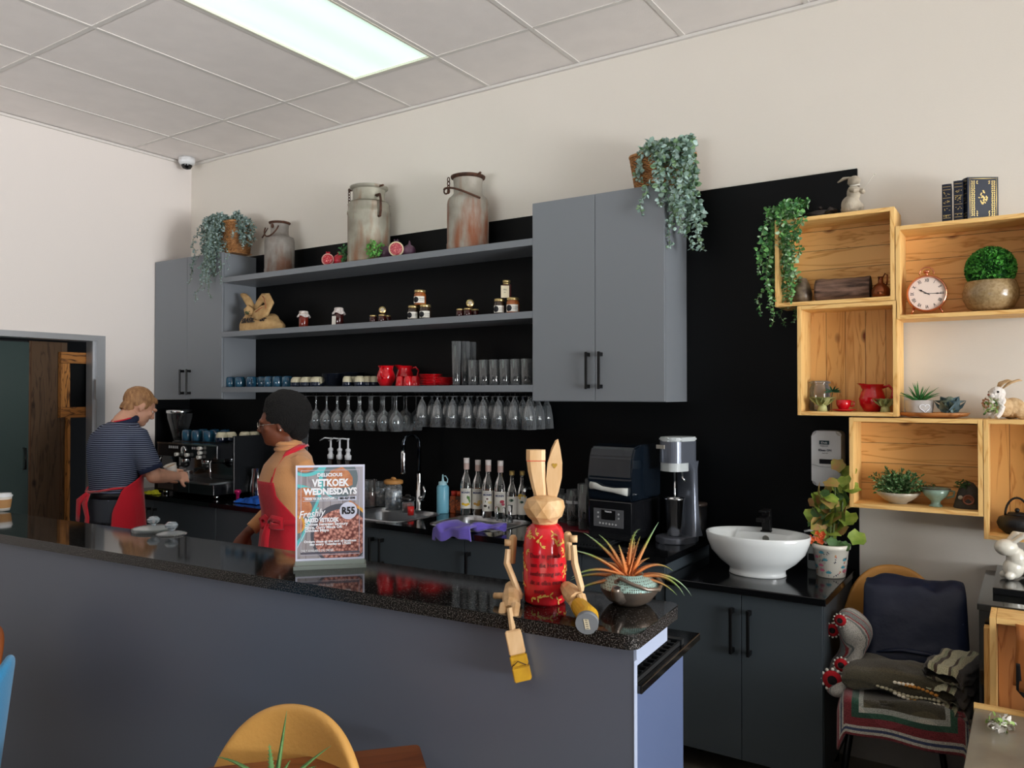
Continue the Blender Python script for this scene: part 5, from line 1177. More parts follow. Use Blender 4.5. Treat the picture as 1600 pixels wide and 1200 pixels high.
# ---------------- people ----------------
def loft(bm, rings, seg=28, cap=True, sq=2.3):
    out = []
    for (z, cx, cy, rx, ry) in rings:
        ro = []
        for i in range(seg):
            a = 2*PI*i/seg; c, s = math.cos(a), math.sin(a)
            q = (abs(c)**sq+abs(s)**sq)**(-1/sq); ro.append(bm.verts.new((cx+rx*c*q, cy+ry*s*q, z)))
        out.append(ro)
    for a, b_ in zip(out, out[1:]):
        for i in range(seg): f = bm.faces.new([a[i], a[(i+1) % seg], b_[(i+1) % seg], b_[i]]); f.smooth = True
    if cap: bm.faces.new(out[0][::-1]); bm.faces.new(out[-1])
    return out
def hand(bm, wrist, d, n, curl=.5, s=1, side=1):
    """palm and five separate fingers; d = forearm direction, n = palm-side direction"""
    d = Vector(d).normalized(); n = Vector(n); n = (n-d*n.dot(d)).normalized(); w = d.cross(n).normalized()*side; p = Vector(wrist)
    tube(bm, [p-d*.02, p+d*.02, p+d*.05, p+d*.085], [.026*s, .032*s, .038*s, .036*s], 12, flat=.55, upv=n)
    for k, (o, ln) in enumerate(((-.027, .062), (-.009, .072), (.009, .068), (.027, .055))):
        b = p+d*.078+w*o*s; pts = [b]; dd = d.copy()
        for q, fl in enumerate((.42, .33, .25)):
            dd = (dd+n*curl*(.35+.3*q)).normalized(); pts.append(pts[-1]+dd*ln*fl*s)
        tube(bm, pts, [.0092*s, .0088*s, .008*s, .0065*s], 8)
    b = p+d*.022-w*.028*s; tube(bm, [b, b-w*.022*s+d*.025+n*.012, b-w*.028*s+d*.052+n*.022, b-w*.022*s+d*.07+n*.032], [.013*s, .011*s, .0095*s, .0075*s], 8)
def head_mesh(bm, c, M_, jaw=1.0):
    """skull, jaw, nose, lips, brow and ears; local +y is the way the face looks"""
    def B(p, r, sc, rot=None): 
        q = M_ @ Vector(p); e = (M_.to_3x3() @ (rot.to_matrix() if rot else Matrix.Identity(3))).to_euler(); ball(bm, q, r, sc, 3, e)
    B((0, -.012, .022), .1, (.76, .96, .90)); B((0, .028, -.03), .075, (.84, .86, 1.02)); B((0, .062, -.078), .030*jaw, (1.25, .95, .85)); B((0, .03, -.07), .05, (1.08, 1.0, .7))
    B((0, .088, .028), .03, (1.7, .5, .45))            # brow
    T = lambda pts, r: tube(bm, [M_ @ Vector(p) for p in pts], r, 10)
    T([(0, .088, .022), (0, .105, -.002), (0, .112, -.018), (0, .102, -.027)], [.007, .009, .011, .007])
    for s in (-1, 1): B((s*.010, .103, -.024), .009, (1, 1, .8)); B((s*.042, .062, -.012), .026, (1, .8, .8))
    B((0, .091, -.047), .012, (1.5, .5, .38)); B((0, .089, -.057), .012, (1.3, .5, .42))
    for s in (-1, 1):
        B((s*.078, -.012, -.002), .03, (.28, .62, 1.05), Euler((.15, 0, -s*.35))); B((s*.078, -.006, -.026), .012, (.5, .8, .9))
def remesh(o, vox=.005, sm=3):
    m = o.modifiers.new('skin_surface', 'REMESH'); m.mode = 'VOXEL'; m.voxel_size = vox; m.use_smooth_shade = True
    s = o.modifiers.new('soften', 'SMOOTH'); s.iterations = sm; s.factor = .5
def eyes(t, M_, iris='3A2A20', lidm=None):
    for s in (-1, 1):
        bm = nb(); ball(bm, M_ @ Vector((s*.031, .0725, .006)), .0125, (1, 1, .75), 2); e = obj('eye', bm, M('eye_white', 'E4E0DA', .2), t)
        bm = nb(); ball(bm, M_ @ Vector((s*.031, .0815, .005)), .0052, (1, .5, 1), 2); obj('iris', bm, M('iris_'+iris, iris, .1), e)
        bm = nb(); tube(bm, [M_ @ Vector((s*(.031+x), .092-abs(x)*.35, .024+.003*(1-abs(x)*60))) for x in (-.016, -.008, 0, .008, .016)], [.0015, .003, .0032, .003, .0015], 6); obj('eyebrow', bm, M('brow_'+iris, iris, .8), t)
# --- the man at the coffee machine ---
t = thing('person', 'person with short fair hair, striped navy polo and red apron working at the coffee machine', 'person', (-4.72, 2.73, 0), .0)
H_ = Matrix.Translation((.0, .155, 1.535)) @ Matrix.Rotation(-.18, 4, 'Z') @ Matrix.Rotation(-.55, 4, 'X')
fair = M('fair_skin', 'D9A388', .5, var=.05, vscale=18)
bm = nb(); head_mesh(bm, None, H_)
tube(bm, [(0, .02, 1.38), (0, .05, 1.45), (0, .105, 1.50)], [.068, .058, .055], 16)
TR = [(.86, 0, -.0, .165, .115), (.95, 0, 0, .165, .115), (1.05, 0, -.01, .155, .108), (1.18, 0, -.01, .175, .118), (1.30, 0, .0, .195, .125), (1.37, 0, .012, .185, .112), (1.42, 0, .035, .115, .088), (1.445, 0, .05, .075, .07)]
loft(bm, [(z, x, y, rx-.012, ry-.012) for z, x, y, rx, ry in TR])
RS, RE, RW = Vector((.175, .03, 1.365)), Vector((.235, .11, 1.115)), Vector((.11, .355, 1.085))
LS, LE, LW = Vector((-.175, .03, 1.365)), Vector((-.215, .17, 1.13)), Vector((-.07, .37, 1.095))
for s_, e_, w_ in ((RS, RE, RW), (LS, LE, LW)):
    tube(bm, [s_, (s_+e_)/2, e_], [.056, .05, .044], 14); tube(bm, [e_, e_*.6+w_*.4, w_], [.044, .043, .027], 14); ball(bm, e_, .045, sub=2)
hand(bm, RW, (RW-RE)+Vector((0, .12, -.02)), (-.9, .1, -.4), .75, 1, 1); hand(bm, LW, (LW-LE)+Vector((.0, .10, .0)), (.9, .1, -.1), .85, 1, -1)
for s in (-1, 1): tube(bm, [(s*.085, 0, .9), (s*.09, .01, .5), (s*.09, -.01, .08)], [.085, .055, .04], 14); 
o = obj('body', bm, fair, t); remesh(o, .006, 3)
eyes(t, H_, '4A3828')
hairm = M('fair_hair', 'B98B5F', .6, col2='8C6240', vscale=70, bump=.5, bscale=140, stretch=(1, 1, .35))
bm = nb(); n0 = 0
for (p, r, sc) in (((0, -.022, .036), .1, (.82, .98, .90)), ((0, .040, .074), .05, (1.2, .85, .5)), ((0, -.06, -.03), .06, (1.05, .7, 1.0)), ((-.062, -.01, .02), .04, (.5, 1.0, 1.0)), ((.062, -.01, .02), .04, (.5, 1.0, 1.0))):
    ball(bm, H_ @ Vector(p), r, sc, 3, H_.to_euler())
Hi = H_.inverted()
for v in bm.verts:
    q = Hi @ v.co; k = noise.noise(q*60)*.003; v.co += (v.co-(H_ @ Vector((0, 0, .02)))).normalized()*k
cut = [v for v in bm.verts if (lambda q: (q.y > .058 and q.z < .062) or (q.z < -.072) or (abs(q.x) > .055 and q.y > -.02 and q.z < -.01 and q.y > -.03))(Hi @ v.co)]
bmesh.ops.delete(bm, geom=cut, context='VERTS'); obj('hair', bm, hairm, t, nrm=False)
def stripes(name, c1, c2, freq, thick):
    m = M(name, c1, .8); N, L, b = nodes(m); tc = N.new('ShaderNodeTexCoord'); sp = N.new('ShaderNodeSeparateXYZ'); L.new(tc.outputs['Object'], sp.inputs[0])
    n = N.new('ShaderNodeTexNoise'); n.inputs['Scale'].default_value = 5; L.new(tc.outputs['Object'], n.inputs[0])
    a = N.new('ShaderNodeMath'); a.operation = 'MULTIPLY_ADD'; a.inputs[1].default_value = .018; L.new(n.outputs[0], a.inputs[0]); L.new(sp.outputs[2], a.inputs[2])
    d = N.new('ShaderNodeMath'); d.operation = 'MULTIPLY'; d.inputs[1].default_value = freq; L.new(a.outputs[0], d.inputs[0]); f = N.new('ShaderNodeMath'); f.operation = 'FRACT'; L.new(d.outputs[0], f.inputs[0])
    g = N.new('ShaderNodeMath'); g.operation = 'LESS_THAN'; g.inputs[1].default_value = thick; L.new(f.outputs[0], g.inputs[0])
    mx = N.new('ShaderNodeMix'); mx.data_type = 'RGBA'; L.new(g.outputs[0], mx.inputs[0]); mx.inputs[6].default_value = lin(c1); mx.inputs[7].default_value = lin(c2); L.new(mx.outputs[2], b.inputs['Base Color']); return m
polo = stripes('striped_polo', '232B45', '8C96AE', 84, .30); navyc = M('navy_cloth', '1C2644', .85)
bm = nb(); loft(bm, [(z, x, y, rx+.008, ry+.008) for z, x, y, rx, ry in [(.93, 0, 0, .17, .12)]+TR[2:]])
for s_, e_ in ((RS, RE), (LS, LE)): tube(bm, [s_+Vector((-.04 if s_.x > 0 else .04, -.01, .01)), s_, s_*.45+e_*.55, s_*.22+e_*.78], [.06, .070, .070, .068], 16)
o = obj('polo_shirt', bm, polo, t); remesh(o, .008, 4)
bm = nb(); cc = [(.070*math.cos(a)*1.02, .058+.068*math.sin(a), 1.447+.024*math.sin(a)) for a in [2*PI*i/24 for i in range(24)]]; tube(bm, cc, .016, 8, closed=True, flat=1.4); obj('collar', bm, navyc, t)
for k, (s_, e_) in enumerate(((RS, RE), (LS, LE))):
    bm = nb(); tube(bm, [s_*.24+e_*.76, s_*.14+e_*.86], .0715, 18); obj('sleeve_hem', bm, navyc, t)
trou = M('grey_trousers', '3D424C', .85)
bm = nb(); loft(bm, [(.84, 0, 0, .185, .132), (.92, 0, 0, .182, .13), (.995, 0, -.005, .170, .122)])
for s in (-1, 1): tube(bm, [(s*.09, 0, .90), (s*.095, .01, .5), (s*.095, -.01, .09)], [.098, .078, .062], 16)
o = obj('trousers', bm, trou, t); remesh(o, .009, 4)
bm = nb(); loft(bm, [(.985, 0, -.004, .174, .126), (1.02, 0, -.006, .172, .125)], cap=False); o = obj('belt', bm, M('belt', '101218', .3), t); m = o.modifiers.new('thick', 'SOLIDIFY'); m.thickness = .004
for s in (-1, 1):
    bm = nb(); ball(bm, (s*.095, .05, .045), .1, (.46, 1.3, .45), 2); [setattr(v.co, 'z', max(v.co.z, 0)) for v in bm.verts]; obj('shoe', bm, M('shoe_black', '101010', .4), t)
redap = M('red_apron', 'D0102A', .85, sheen=.3, bump=.2, bscale=60)
def apron(parent, prof, mat, nz=26, na=30, off=.014, flare=0):
    """prof: list of (z, a0, a1, rx, ry, cy): panel round the body between two angles"""
    bm = nb(); g = []
    for j in range(nz+1):
        q = j/nz*(len(prof)-1); k = min(int(q), len(prof)-2); f = q-k; z, a0, a1, rx, ry, cy = [prof[k][i]*(1-f)+prof[k+1][i]*f for i in range(6)]
        row = []
        for i in range(na+1):
            a = R(a0+(a1-a0)*i/na); w = off+.004*math.sin(a*9+z*10)*(1 if z < 1.0 else .4)
            row.append(bm.verts.new(((rx+w)*math.cos(a), cy+(ry+w)*math.sin(a), z)))
        g.append(row)
    for j in range(nz):
        for i in range(na): f = bm.faces.new([g[j][i], g[j][i+1], g[j+1][i+1], g[j+1][i]]); f.smooth = True
    o = obj('apron', bm, mat, parent); m = o.modifiers.new('thick', 'SOLIDIFY'); m.thickness = .003; m.offset = 1; return o
ap = apron(t, [(1.27, 55, 125, .195, .135, 0), (1.12, 25, 155, .178, .13, 0), (1.05, -22, 200, .172, .13, 0), (.92, -42, 215, .19, .14, 0), (.75, -44, 218, .195, .15, 0), (.55, -44, 218, .20, .16, 0)], redap)
bm = nb(); ribbon(bm, [(.17*1.02, -.03, 1.055), (.14, -.09, 1.05), (.06, -.135, 1.035), (-.02, -.143, 1.025), (-.08, -.135, 1.025), (-.15, -.085, 1.04), (-.185, -.01, 1.055)], .014, .004, (0, 0, 1)); obj('waist_tie', bm, redap, t, smooth=True)
bm = nb(); ribbon(bm, [(-.02, -.15, 1.02), (-.03, -.17, .96), (-.01, -.165, .88), (-.02, -.168, .78)], [.02, .055, .05, .055], .006, (0, 1, 0)); obj('tie_end', bm, redap, t, smooth=True)
bm = nb(); ribbon(bm, [(-.03, -.155, 1.02), (-.085, -.175, .97), (-.10, -.172, .90), (-.12, -.165, .85)], [.02, .05, .05, .045], .006, (0, 1, 0)); obj('tie_end', bm, redap, t, smooth=True)
bm = nb(); tube(bm, [(.066*math.cos(a), .06+.068*math.sin(a), 1.468+.02*math.sin(a)) for a in [PI*1.0+PI*i/14 for i in range(15)]], .011, 6, flat=.6); obj('neck_strap', bm, redap, t)
# the paper cup held under the group head, and the portafilter in the other hand
cup_p = t.location+Vector((-.045, .43, 1.065))
tc_ = thing('paper_cup', 'paper coffee cup held by the man at the machine', 'cup', cup_p); bm = nb(); lathe(bm, [(0, 0), (.027, 0), (.040, .085), (.042, .088), (.0375, .085), (.025, .004), (0, .004)], 26, cap=False); obj('cup_wall', bm, M('paper_white', 'E6E0D6', .6), tc_)
bm = nb(); lathe(bm, [(0, .074), (.0355, .074)], 26, cap=False); obj('coffee', bm, M('milky_coffee', 'C79A62', .3), tc_)
tc_.rotation_euler = (.35, .0, 0)
tp = thing('steel_cup', 'small steel milk cup held in the man\'s right hand at the machine', 'milk jug', t.location+Vector((.055, .465, 1.045))); bm = nb(); lathe(bm, [(0, 0), (.03, 0), (.032, .004), (.028, .06), (.030, .065), (.026, .06), (.028, .006), (0, .005)], 26, cap=False); obj('cup_wall', bm, steel_jug, tp)
# --- the woman between bar and counter ---
t = thing('person', 'person with black hair, glasses, tan turtleneck and red apron looking left behind the bar', 'person', (-2.945, 2.56, 0), R(154))
H_ = Matrix.Translation((0, .045, 1.475)) @ Matrix.Rotation(-.38, 4, 'Z') @ Matrix.Rotation(-.12, 4, 'X') @ Matrix.Scale(.90, 4)
dark = M('dark_skin', '6A3A26', .5, var=.06, vscale=18)
bm = nb(); head_mesh(bm, None, H_, .95)
tube(bm, [(0, -.01, 1.30), (0, .0, 1.37), (0, .025, 1.43)], [.056, .05, .048], 16)
TW = [(.80, 0, -.01, .175, .125), (.90, 0, -.01, .172, .12), (1.0, 0, 0, .14, .10), (1.12, 0, .0, .145, .105), (1.20, 0, .018, .155, .118), (1.28, 0, .005, .165, .10), (1.325, 0, -.01, .13, .078), (1.35, 0, -.01, .075, .06)]
loft(bm, [(z, x, y, rx-.012, ry-.012) for z, x, y, rx, ry in TW])
RS, RE, RW = Vector((.155, -.01, 1.29)), Vector((.21, -.02, 1.08)), Vector((.195, .15, .945))
LS, LE, LW = Vector((-.155, -.01, 1.29)), Vector((-.185, -.125, 1.08)), Vector((-.20, -.03, .90))
for s_, e_, w_ in ((RS, RE, RW), (LS, LE, LW)):
    tube(bm, [s_, (s_+e_)/2, e_], [.045, .041, .036], 14); tube(bm, [e_, e_*.6+w_*.4, w_], [.036, .034, .023], 14); ball(bm, e_, .037, sub=2)
hand(bm, RW, (RW-RE)+Vector((0, -.02, -.06)), (-.9, 0, -.2), .45, .92, 1); hand(bm, LW, (LW-LE), (.9, 0, -.2), .45, .92, -1)
for s in (-1, 1): tube(bm, [(s*.085, 0, .85), (s*.085, .0, .48), (s*.085, -.01, .07)], [.085, .052, .036], 14)
o = obj('body', bm, dark, t); remesh(o, .006, 3)
eyes(t, H_, '1A1210')
afro = M('black_hair', '0B0A0A', .95, bump=.8, bscale=160)
bm = nb()
for (p, r, sc) in (((0, -.045, .055), .115, (.88, .98, .94)), ((0, -.03, .10), .09, (1, 1, .8)), ((0, -.085, -.01), .07, (1.0, .8, 1.15))):
    ball(bm, H_ @ Vector(p), r, sc, 4, H_.to_euler())
Hi = H_.inverted()
for v in bm.verts: q = Hi @ v.co; v.co += (q.normalized())*noise.noise(q*45)*.006
cut = [v for v in bm.verts if (lambda q: (q.y > .062 and q.z < .055) or (q.y > .0 and q.z < .0 and abs(q.x) < .2 and q.y > -.005))(Hi @ v.co)]
bmesh.ops.delete(bm, geom=cut, context='VERTS'); obj('hair', bm, afro, t, nrm=False)
wire = M('wire_frame', 'A8A29A', .25, metal=1)
for s in (-1, 1):
    bm = nb(); tube(bm, [H_ @ Vector((s*.034+.024*math.cos(a), .106, .004+.019*math.sin(a))) for a in [2*PI*i/20 for i in range(20)]], .0016, 6, closed=True); tube(bm, [H_ @ Vector(q) for q in ((s*.058, .104, .008), (s*.080, .05, .008), (s*.084, -.01, .006))], .0014, 6); obj('glasses_frame', bm, wire, t)
bm = nb(); tube(bm, [H_ @ Vector(q) for q in ((-.011, .107, .008), (0, .110, .011), (.011, .107, .008))], .0015, 6); obj('glasses_bridge', bm, wire, t)
bm = nb(); ball(bm, H_ @ Vector((-.084, -.008, -.028)), .0045, sub=2); obj('earring', bm, M('pearl', 'E8E4DC', .2), t)
tan = M('tan_knit', 'C98F5C', .85, sheen=.3, bump=.25, bscale=220)
bm = nb(); loft(bm, [(z, x, y, rx+.007, ry+.007) for z, x, y, rx, ry in TW[1:]])
for s_, e_, w_ in ((RS, RE, RW), (LS, LE, LW)): tube(bm, [s_*.8+Vector((0, 0, .27)), s_, (s_+e_)/2, e_, e_*.5+w_*.5, e_*.1+w_*.9], [.045, .056, .051, .046, .042, .034], 16)
tube(bm, [(0, -.01, 1.32), (0, -.002, 1.36), (0, .012, 1.398)], [.068, .062, .060], 20)
o = obj('turtleneck', bm, tan, t); remesh(o, .008, 4)
bm = nb(); tube(bm, [(.058*math.cos(a), .012+.056*math.sin(a), 1.385) for a in [2*PI*i/24 for i in range(24)]], .011, 8, closed=True); tube(bm, [(.060*math.cos(a), .006+.058*math.sin(a), 1.358) for a in [2*PI*i/24 for i in range(24)]], .010, 8, closed=True); obj('rolled_collar', bm, tan, t)
redap2 = M('dark_red_apron', 'B80E24', .85, sheen=.2, bump=.2, bscale=60)
apron(t, [(1.215, 45, 135, .160, .120, .01), (1.15, 40, 140, .155, .115, .01), (1.06, 10, 170, .15, .108, .0), (1.0, -15, 195, .15, .108, 0), (.88, -35, 215, .18, .13, -.01), (.70, -35, 215, .19, .14, 0), (.55, -35, 215, .195, .15, 0)], redap2)
for s in (-1, 1):
    bm = nb(); ribbon(bm, [(s*.112, .110, 1.20), (s*.108, .088, 1.27), (s*.088, .03, 1.345), (s*.066, -.035, 1.372), (s*.03, -.072, 1.375)], .030, .004, (s*.8, .6, .3)); obj('apron_strap', bm, redap, t, smooth=True)
bm = nb(); loft(bm, [(1.02, 0, 0, .166, .122), (1.045, 0, 0, .164, .12)], cap=False, seg=40); o = obj('waist_tie', bm, redap2, t); m = o.modifiers.new('thick', 'SOLIDIFY'); m.thickness = .004; m.offset = 1
bx_, by_ = -.11, .115
bm = nb(); ribbon(bm, [(bx_, by_+.006, 1.03), (bx_-.03, by_+.0, 1.058), (bx_-.068, by_-.03, 1.05), (bx_-.07, by_-.035, 1.02), (bx_-.03, by_-.0, 1.02), (bx_, by_+.006, 1.028)], .03, .004, (-.7, .7, 0)); obj('bow_loop', bm, redap, t, smooth=True)
bm = nb(); ribbon(bm, [(bx_, by_+.008, 1.03), (bx_+.03, by_+.02, 1.055), (bx_+.06, by_+.028, 1.04), (bx_+.05, by_+.026, 1.01), (bx_+.0, by_+.01, 1.028)], .03, .004, (-.7, .7, 0)); obj('bow_loop', bm, redap, t, smooth=True)
bm = nb(); ribbon(bm, [(bx_, by_+.01, 1.03), (bx_+.01, by_+.022, .97), (bx_+.025, by_+.028, .86)], [.025, .04, .045], .004, (-.7, .7, 0)); obj('bow_end', bm, redap, t, smooth=True)
bm = nb(); loft(bm, [(.78, 0, -.01, .19, .135), (.86, 0, -.01, .188, .132), (.93, 0, -.005, .165, .118)])
for s in (-1, 1): tube(bm, [(s*.088, 0, .84), (s*.085, .01, .48), (s*.085, -.01, .08)], [.096, .066, .05], 16)
o = obj('trousers', bm, M('black_trousers', '14161A', .85), t); remesh(o, .009, 4)
for s in (-1, 1):
    bm = nb(); ball(bm, (s*.085, .045, .04), .095, (.44, 1.25, .45), 2); [setattr(v.co, 'z', max(v.co.z, 0)) for v in bm.verts]; obj('shoe', bm, M('shoe_black', '101010', .4), t)
# ---------------- things on the bar ----------------
# poster stand: base centre and turn measured on the bar top
pl, pr3 = atz(459, 889, 1.11), atz(572, 884, 1.11)
mid = (pl+pr3)/2; ang = math.atan2(pr3.y-pl.y, pr3.x-pl.x); Wp = (pr3-pl).length
t = thing('poster_stand', 'clear stand holding a VETKOEK WEDNESDAYS menu poster on the bar', 'poster stand', mid, ang)
acry = thin_glass('acrylic', 'E8F0F0', .25)
hw = Wp/2; pw = hw*.955; ph = .300
bm = nb(); prism(bm, [(-hw, -.022), (hw, -.022), (hw, .045), (-hw, .045)], 0, .010); obj('foot', bm, M('acrylic_edge', 'B8C4BE', .12, trans=.5), t)
obj('grip', bx(-pw, pw, -.008, .012, .0102, .022), M('acrylic_edge', 'B8C4BE', .12, trans=.5), t)
obj('backing', bx(-pw, pw, .000, .003, .0222, ph), M('poster_white', 'D2D6EA', .5), t)
Z0 = .028; PW = 2*pw-.010; PH = ph-.012-Z0+.006     # printed area
def PX(u): return -PW/2+PW*u
def PZ(v): return Z0+PH*(1-v)
grey_wood = wood('print_grey_boards', 'A7A5AF', '8E8C98', '77757F', .035, 'x', along='z', rough=.5)
mince = M('print_mince', '7A4238', .6); N, L, b = nodes(mince); tc = N.new('ShaderNodeTexCoord'); vo = N.new('ShaderNodeTexVoronoi'); vo.inputs['Scale'].default_value = 125; L.new(tc.outputs['Object'], vo.inputs[0]); rp = N.new('ShaderNodeValToRGB'); rp.color_ramp.elements[0].color = lin('DFA090'); rp.color_ramp.elements[0].position = .15; rp.color_ramp.elements[1].color = lin('6A3430'); rp.color_ramp.elements[1].position = .75; L.new(vo.outputs['Distance'], rp.inputs[0]); L.new(rp.outputs[0], b.inputs['Base Color'])
bun = M('print_bun', 'C98A62', .6, col2='A86444', vscale=60); teal = M('print_teal', '5FBFC2', .6); pan = M('print_pan', '4C4E58', .6); panlt = M('print_grey_dish', '66747A', .6); yel = M('print_yellow', 'DDA23C', .6)
mats = [grey_wood, teal, panlt, bun, pan, mince, yel, M('poster_white', 'D2D6EA', .5), M('print_frame_line', 'B8B6C6', .6), M('print_band', '5A5866', .6)]
bm = nb(); lay = [0]
def clip(poly):
    def cl(P, f, inter):
        out = []
        for i in range(len(P)):
            a, c = P[i], P[(i+1) % len(P)]
            if f(a): out.append(a)
            if f(a) != f(c): out.append(inter(a, c))
        return out
    for ax_, lim, sg in ((0, 0, 1), (0, 1, -1), (1, 0, 1), (1, 1, -1)):
        f = lambda p, ax_=ax_, lim=lim, sg=sg: (p[ax_]-lim)*sg >= -1e-9
        def it(a, c, ax_=ax_, lim=lim): q = (lim-a[ax_])/(c[ax_]-a[ax_]); return (a[0]+(c[0]-a[0])*q, a[1]+(c[1]-a[1])*q)
        poly = cl(poly, f, it)
        if len(poly) < 3: return []
    return poly
def lay_poly(poly, mi):
    lay[0] += 1; P = clip(poly)
    if len(P) < 3: return
    f = bm.faces.new([bm.verts.new((PX(u), -.0006-.00006*lay[0], PZ(v))) for u, v in P]); f.material_index = mi
    f.normal_update()
    if f.normal.y > 0: f.normal_flip()
def ell(cx, cy, rx, ry, rot=0, n=36): return [(cx+rx*math.cos(a)*math.cos(rot)-ry*math.sin(a)*math.sin(rot), cy+(rx*math.cos(a)*math.sin(rot)+ry*math.sin(a)*math.cos(rot))*.70) for a in [2*PI*i/n for i in range(n)]]
lay_poly([(0, 0), (1, 0), (1, 1), (0, 1)], 0)
lay_poly(ell(.13, -.02, .26, .17), 1); lay_poly(ell(.12, -.04, .22, .15), 2); lay_poly(ell(.11, -.03, .15, .12), 3)
lay_poly(ell(.62, .13, .30, .31, .1), 1); lay_poly(ell(.65, .13, .27, .31, .1), 2)
lay_poly([(.44, .10), (.52, .03), (.68, -.0), (.78, .05), (.84, .12), (.84, .2), (.75, .23), (.55, .23), (.42, .2)], 3)
lay_poly([(0, .18), (.10, .195), (.34, .26), (.36, .32), (.08, .80), (0, .86)], 1); lay_poly([(0, .215), (.10, .235), (.30, .29), (.31, .33), (.05, .76), (0, .80)], 2)
lay_poly(ell(.12, .30, .15, .12), 3); lay_poly(ell(.05, .44, .17, .15), 3); lay_poly(ell(.0, .62, .12, .14), 6); lay_poly(ell(.0, .63, .09, .12), 3)
lay_poly([(.0, .84), (.30, .44), (.33, .44), (.0, .88)], 1); lay_poly([(.0, .87), (.26, .52), (.27, .52), (.0, .885)], 7)
lay_poly([(.80, .37), (1, .47), (1, .64), (.9, .56), (.76, .42)], 6); lay_poly([(.80, .37), (.93, .43), (.90, .47), (.78, .42)], 3)
lay_poly(ell(.66, .74, .46, .48), 4); lay_poly(ell(.67, .76, .42, .42), 5)
for q in ((.05, .03, .95, .036), (.05, .965, .95, .958)): lay_poly([(q[0], q[1]), (q[2], q[1]), (q[2], q[3]), (q[0], q[3])], 8)
for q in ((.05, .03, .058, .96), (.94, .03, .948, .96)): lay_poly([(q[0], q[1]), (q[2], q[1]), (q[2], q[3]), (q[0], q[3])], 8)
lay_poly([(.05, .93), (.95, .93), (.95, .952), (.05, .952)], 9)
for v in (.328, .368): lay_poly([(.08, v), (.90, v), (.90, v+.004), (.08, v+.004)], 7)
lay_poly([(.62, .332), (.90, .332), (.90, .366), (.62, .366)], 7)
lay_poly(ell(.775, .485, .135, .137), 7)
obj('printed_picture', bm, mats, t, nrm=False)
def PT(s, size, u, v, al, xs=1, bold=0): return (s, size, PX(u), PZ(v), al, xs, bold)
wi = [PT('DELICIOUS', .0135, .49, .101, 'CENTER', -.38*PW, .0005), PT('VETKOEK', .0285, .50, .207, 'CENTER', -.57*PW, .0013), PT('WEDNESDAYS', .0255, .50, .298, 'CENTER', -.82*PW, .0013),
      PT('ORDER VIA OUR WHATSAPP -', .0085, .11, .356, 'LEFT', -0.47*PW, .0004), PT('BAKED VETKOEK', .0165, .11, .60, 'LEFT', -0.52*PW, .0009), PT('Choose between Savoury', .0112, .11, .637, 'LEFT', -0.66*PW, .0004), PT('Mince, Curry Mince OR', .0112, .11, .672, 'LEFT', -0.57*PW, .0004), PT('Chicken Mayo', .0112, .11, .705, 'LEFT', -0.37*PW, .0004),
      PT('Orders close at the end of business', .0092, .50, .825, 'CENTER', -0.80*PW, .0004), PT('day every Tuesday at 17h00', .0092, .50, .855, 'CENTER', -0.63*PW, .0004), PT('ONLY AVAILABLE ON ORDER', .0095, .05, .925, 'LEFT', -0.50*PW, .0001)]
text('title_lettering', wi[:3], white_ink, t, (0, -.0032, 0), FR)
text('detail_lettering', wi[3:], white_ink, t, (0, -.0032, 0), FR)
text('script_lettering', [PT('Freshly', .030, .10, .525, 'LEFT', .85, .0004)], white_ink, t, (0, -.0034, 0), (PI/2, R(-6), 0), font_skew=.4)
text('black_lettering', [PT('R55', .028, .775, .518, 'CENTER', -.20*PW, .0011), PT('082 427 1598', .0085, .76, .356, 'CENTER', .95, .0004)], black_ink, t, (0, -.0036, 0), FR)
# ---------------- the wooden rabbit ----------------
lime = M('carved_pine', 'DDB98C', .5, col2='C79A66', vscale=9, bump=.1, bscale=30, stretch=(4, 4, .8)); palew = M('carved_pale', 'E2C094', .5, col2='CFA574', vscale=10, stretch=(4, 4, .8)); mustard = M('mustard_paint', 'CFA020', .45, col2='B4861A', vscale=20)
rp0 = atz(848, 941, 1.11); t = thing('wooden_rabbit', 'carved wooden rabbit with tall ears and a red seed-painted body sitting on the bar edge', 'figurine', (rp0.x, rp0.y+.01, 1.11), R(24))
K = 1/649*1.0  # metres per photo pixel at this distance is about .00154
k_ = .00153
def up_(v): return (947-v)*k_
redp = M('red_painted_wood', 'CC1020', .18, coat=.5, col2='E02A34', vscale=6)
bm = nb(); prof = [(0, 0), (.046, 0), (.051, .006), (.0525, .05), (.053, .12), (.050, .160), (.042, .182), (.028, .194), (0, .196)]
lathe(bm, prof, 40, cap=False); obj('red_body', bm, redp, t)
bm = nb(); rg = random.Random(6)
for k in range(60):
    a0 = rg.uniform(-1.9, 1.9); z0 = rg.uniform(.012, .178)
    if -.85 < a0 < 1.15 and .030 < z0 < .130: continue
    for q in range(3):
        ph_ = rg.uniform(0, 6.28); cx = a0*.0525+.006*math.cos(ph_); cz = z0+.006*math.sin(ph_)
        P = [(cx+.0055*math.cos(w)*math.cos(ph_)-.0020*math.sin(w)*math.sin(ph_), cz+.0055*math.cos(w)*math.sin(ph_)+.0020*math.sin(w)*math.cos(ph_)) for w in [2*PI*i/8 for i in range(8)]]
        vs = []
        for x, z in P:
            rr = .0012+(.053 if z < .12 else .053-.003*(z-.12)/.04 if z < .16 else .050-.008*(z-.16)/.022)
            vs.append(bm.verts.new((rr*math.sin(x/.0525), -rr*math.cos(x/.0525), z)))
        bm.faces.new(vs)
obj('seed_pattern', bm, M('seed_yellow', 'E0B458', .5), t, nrm=False)
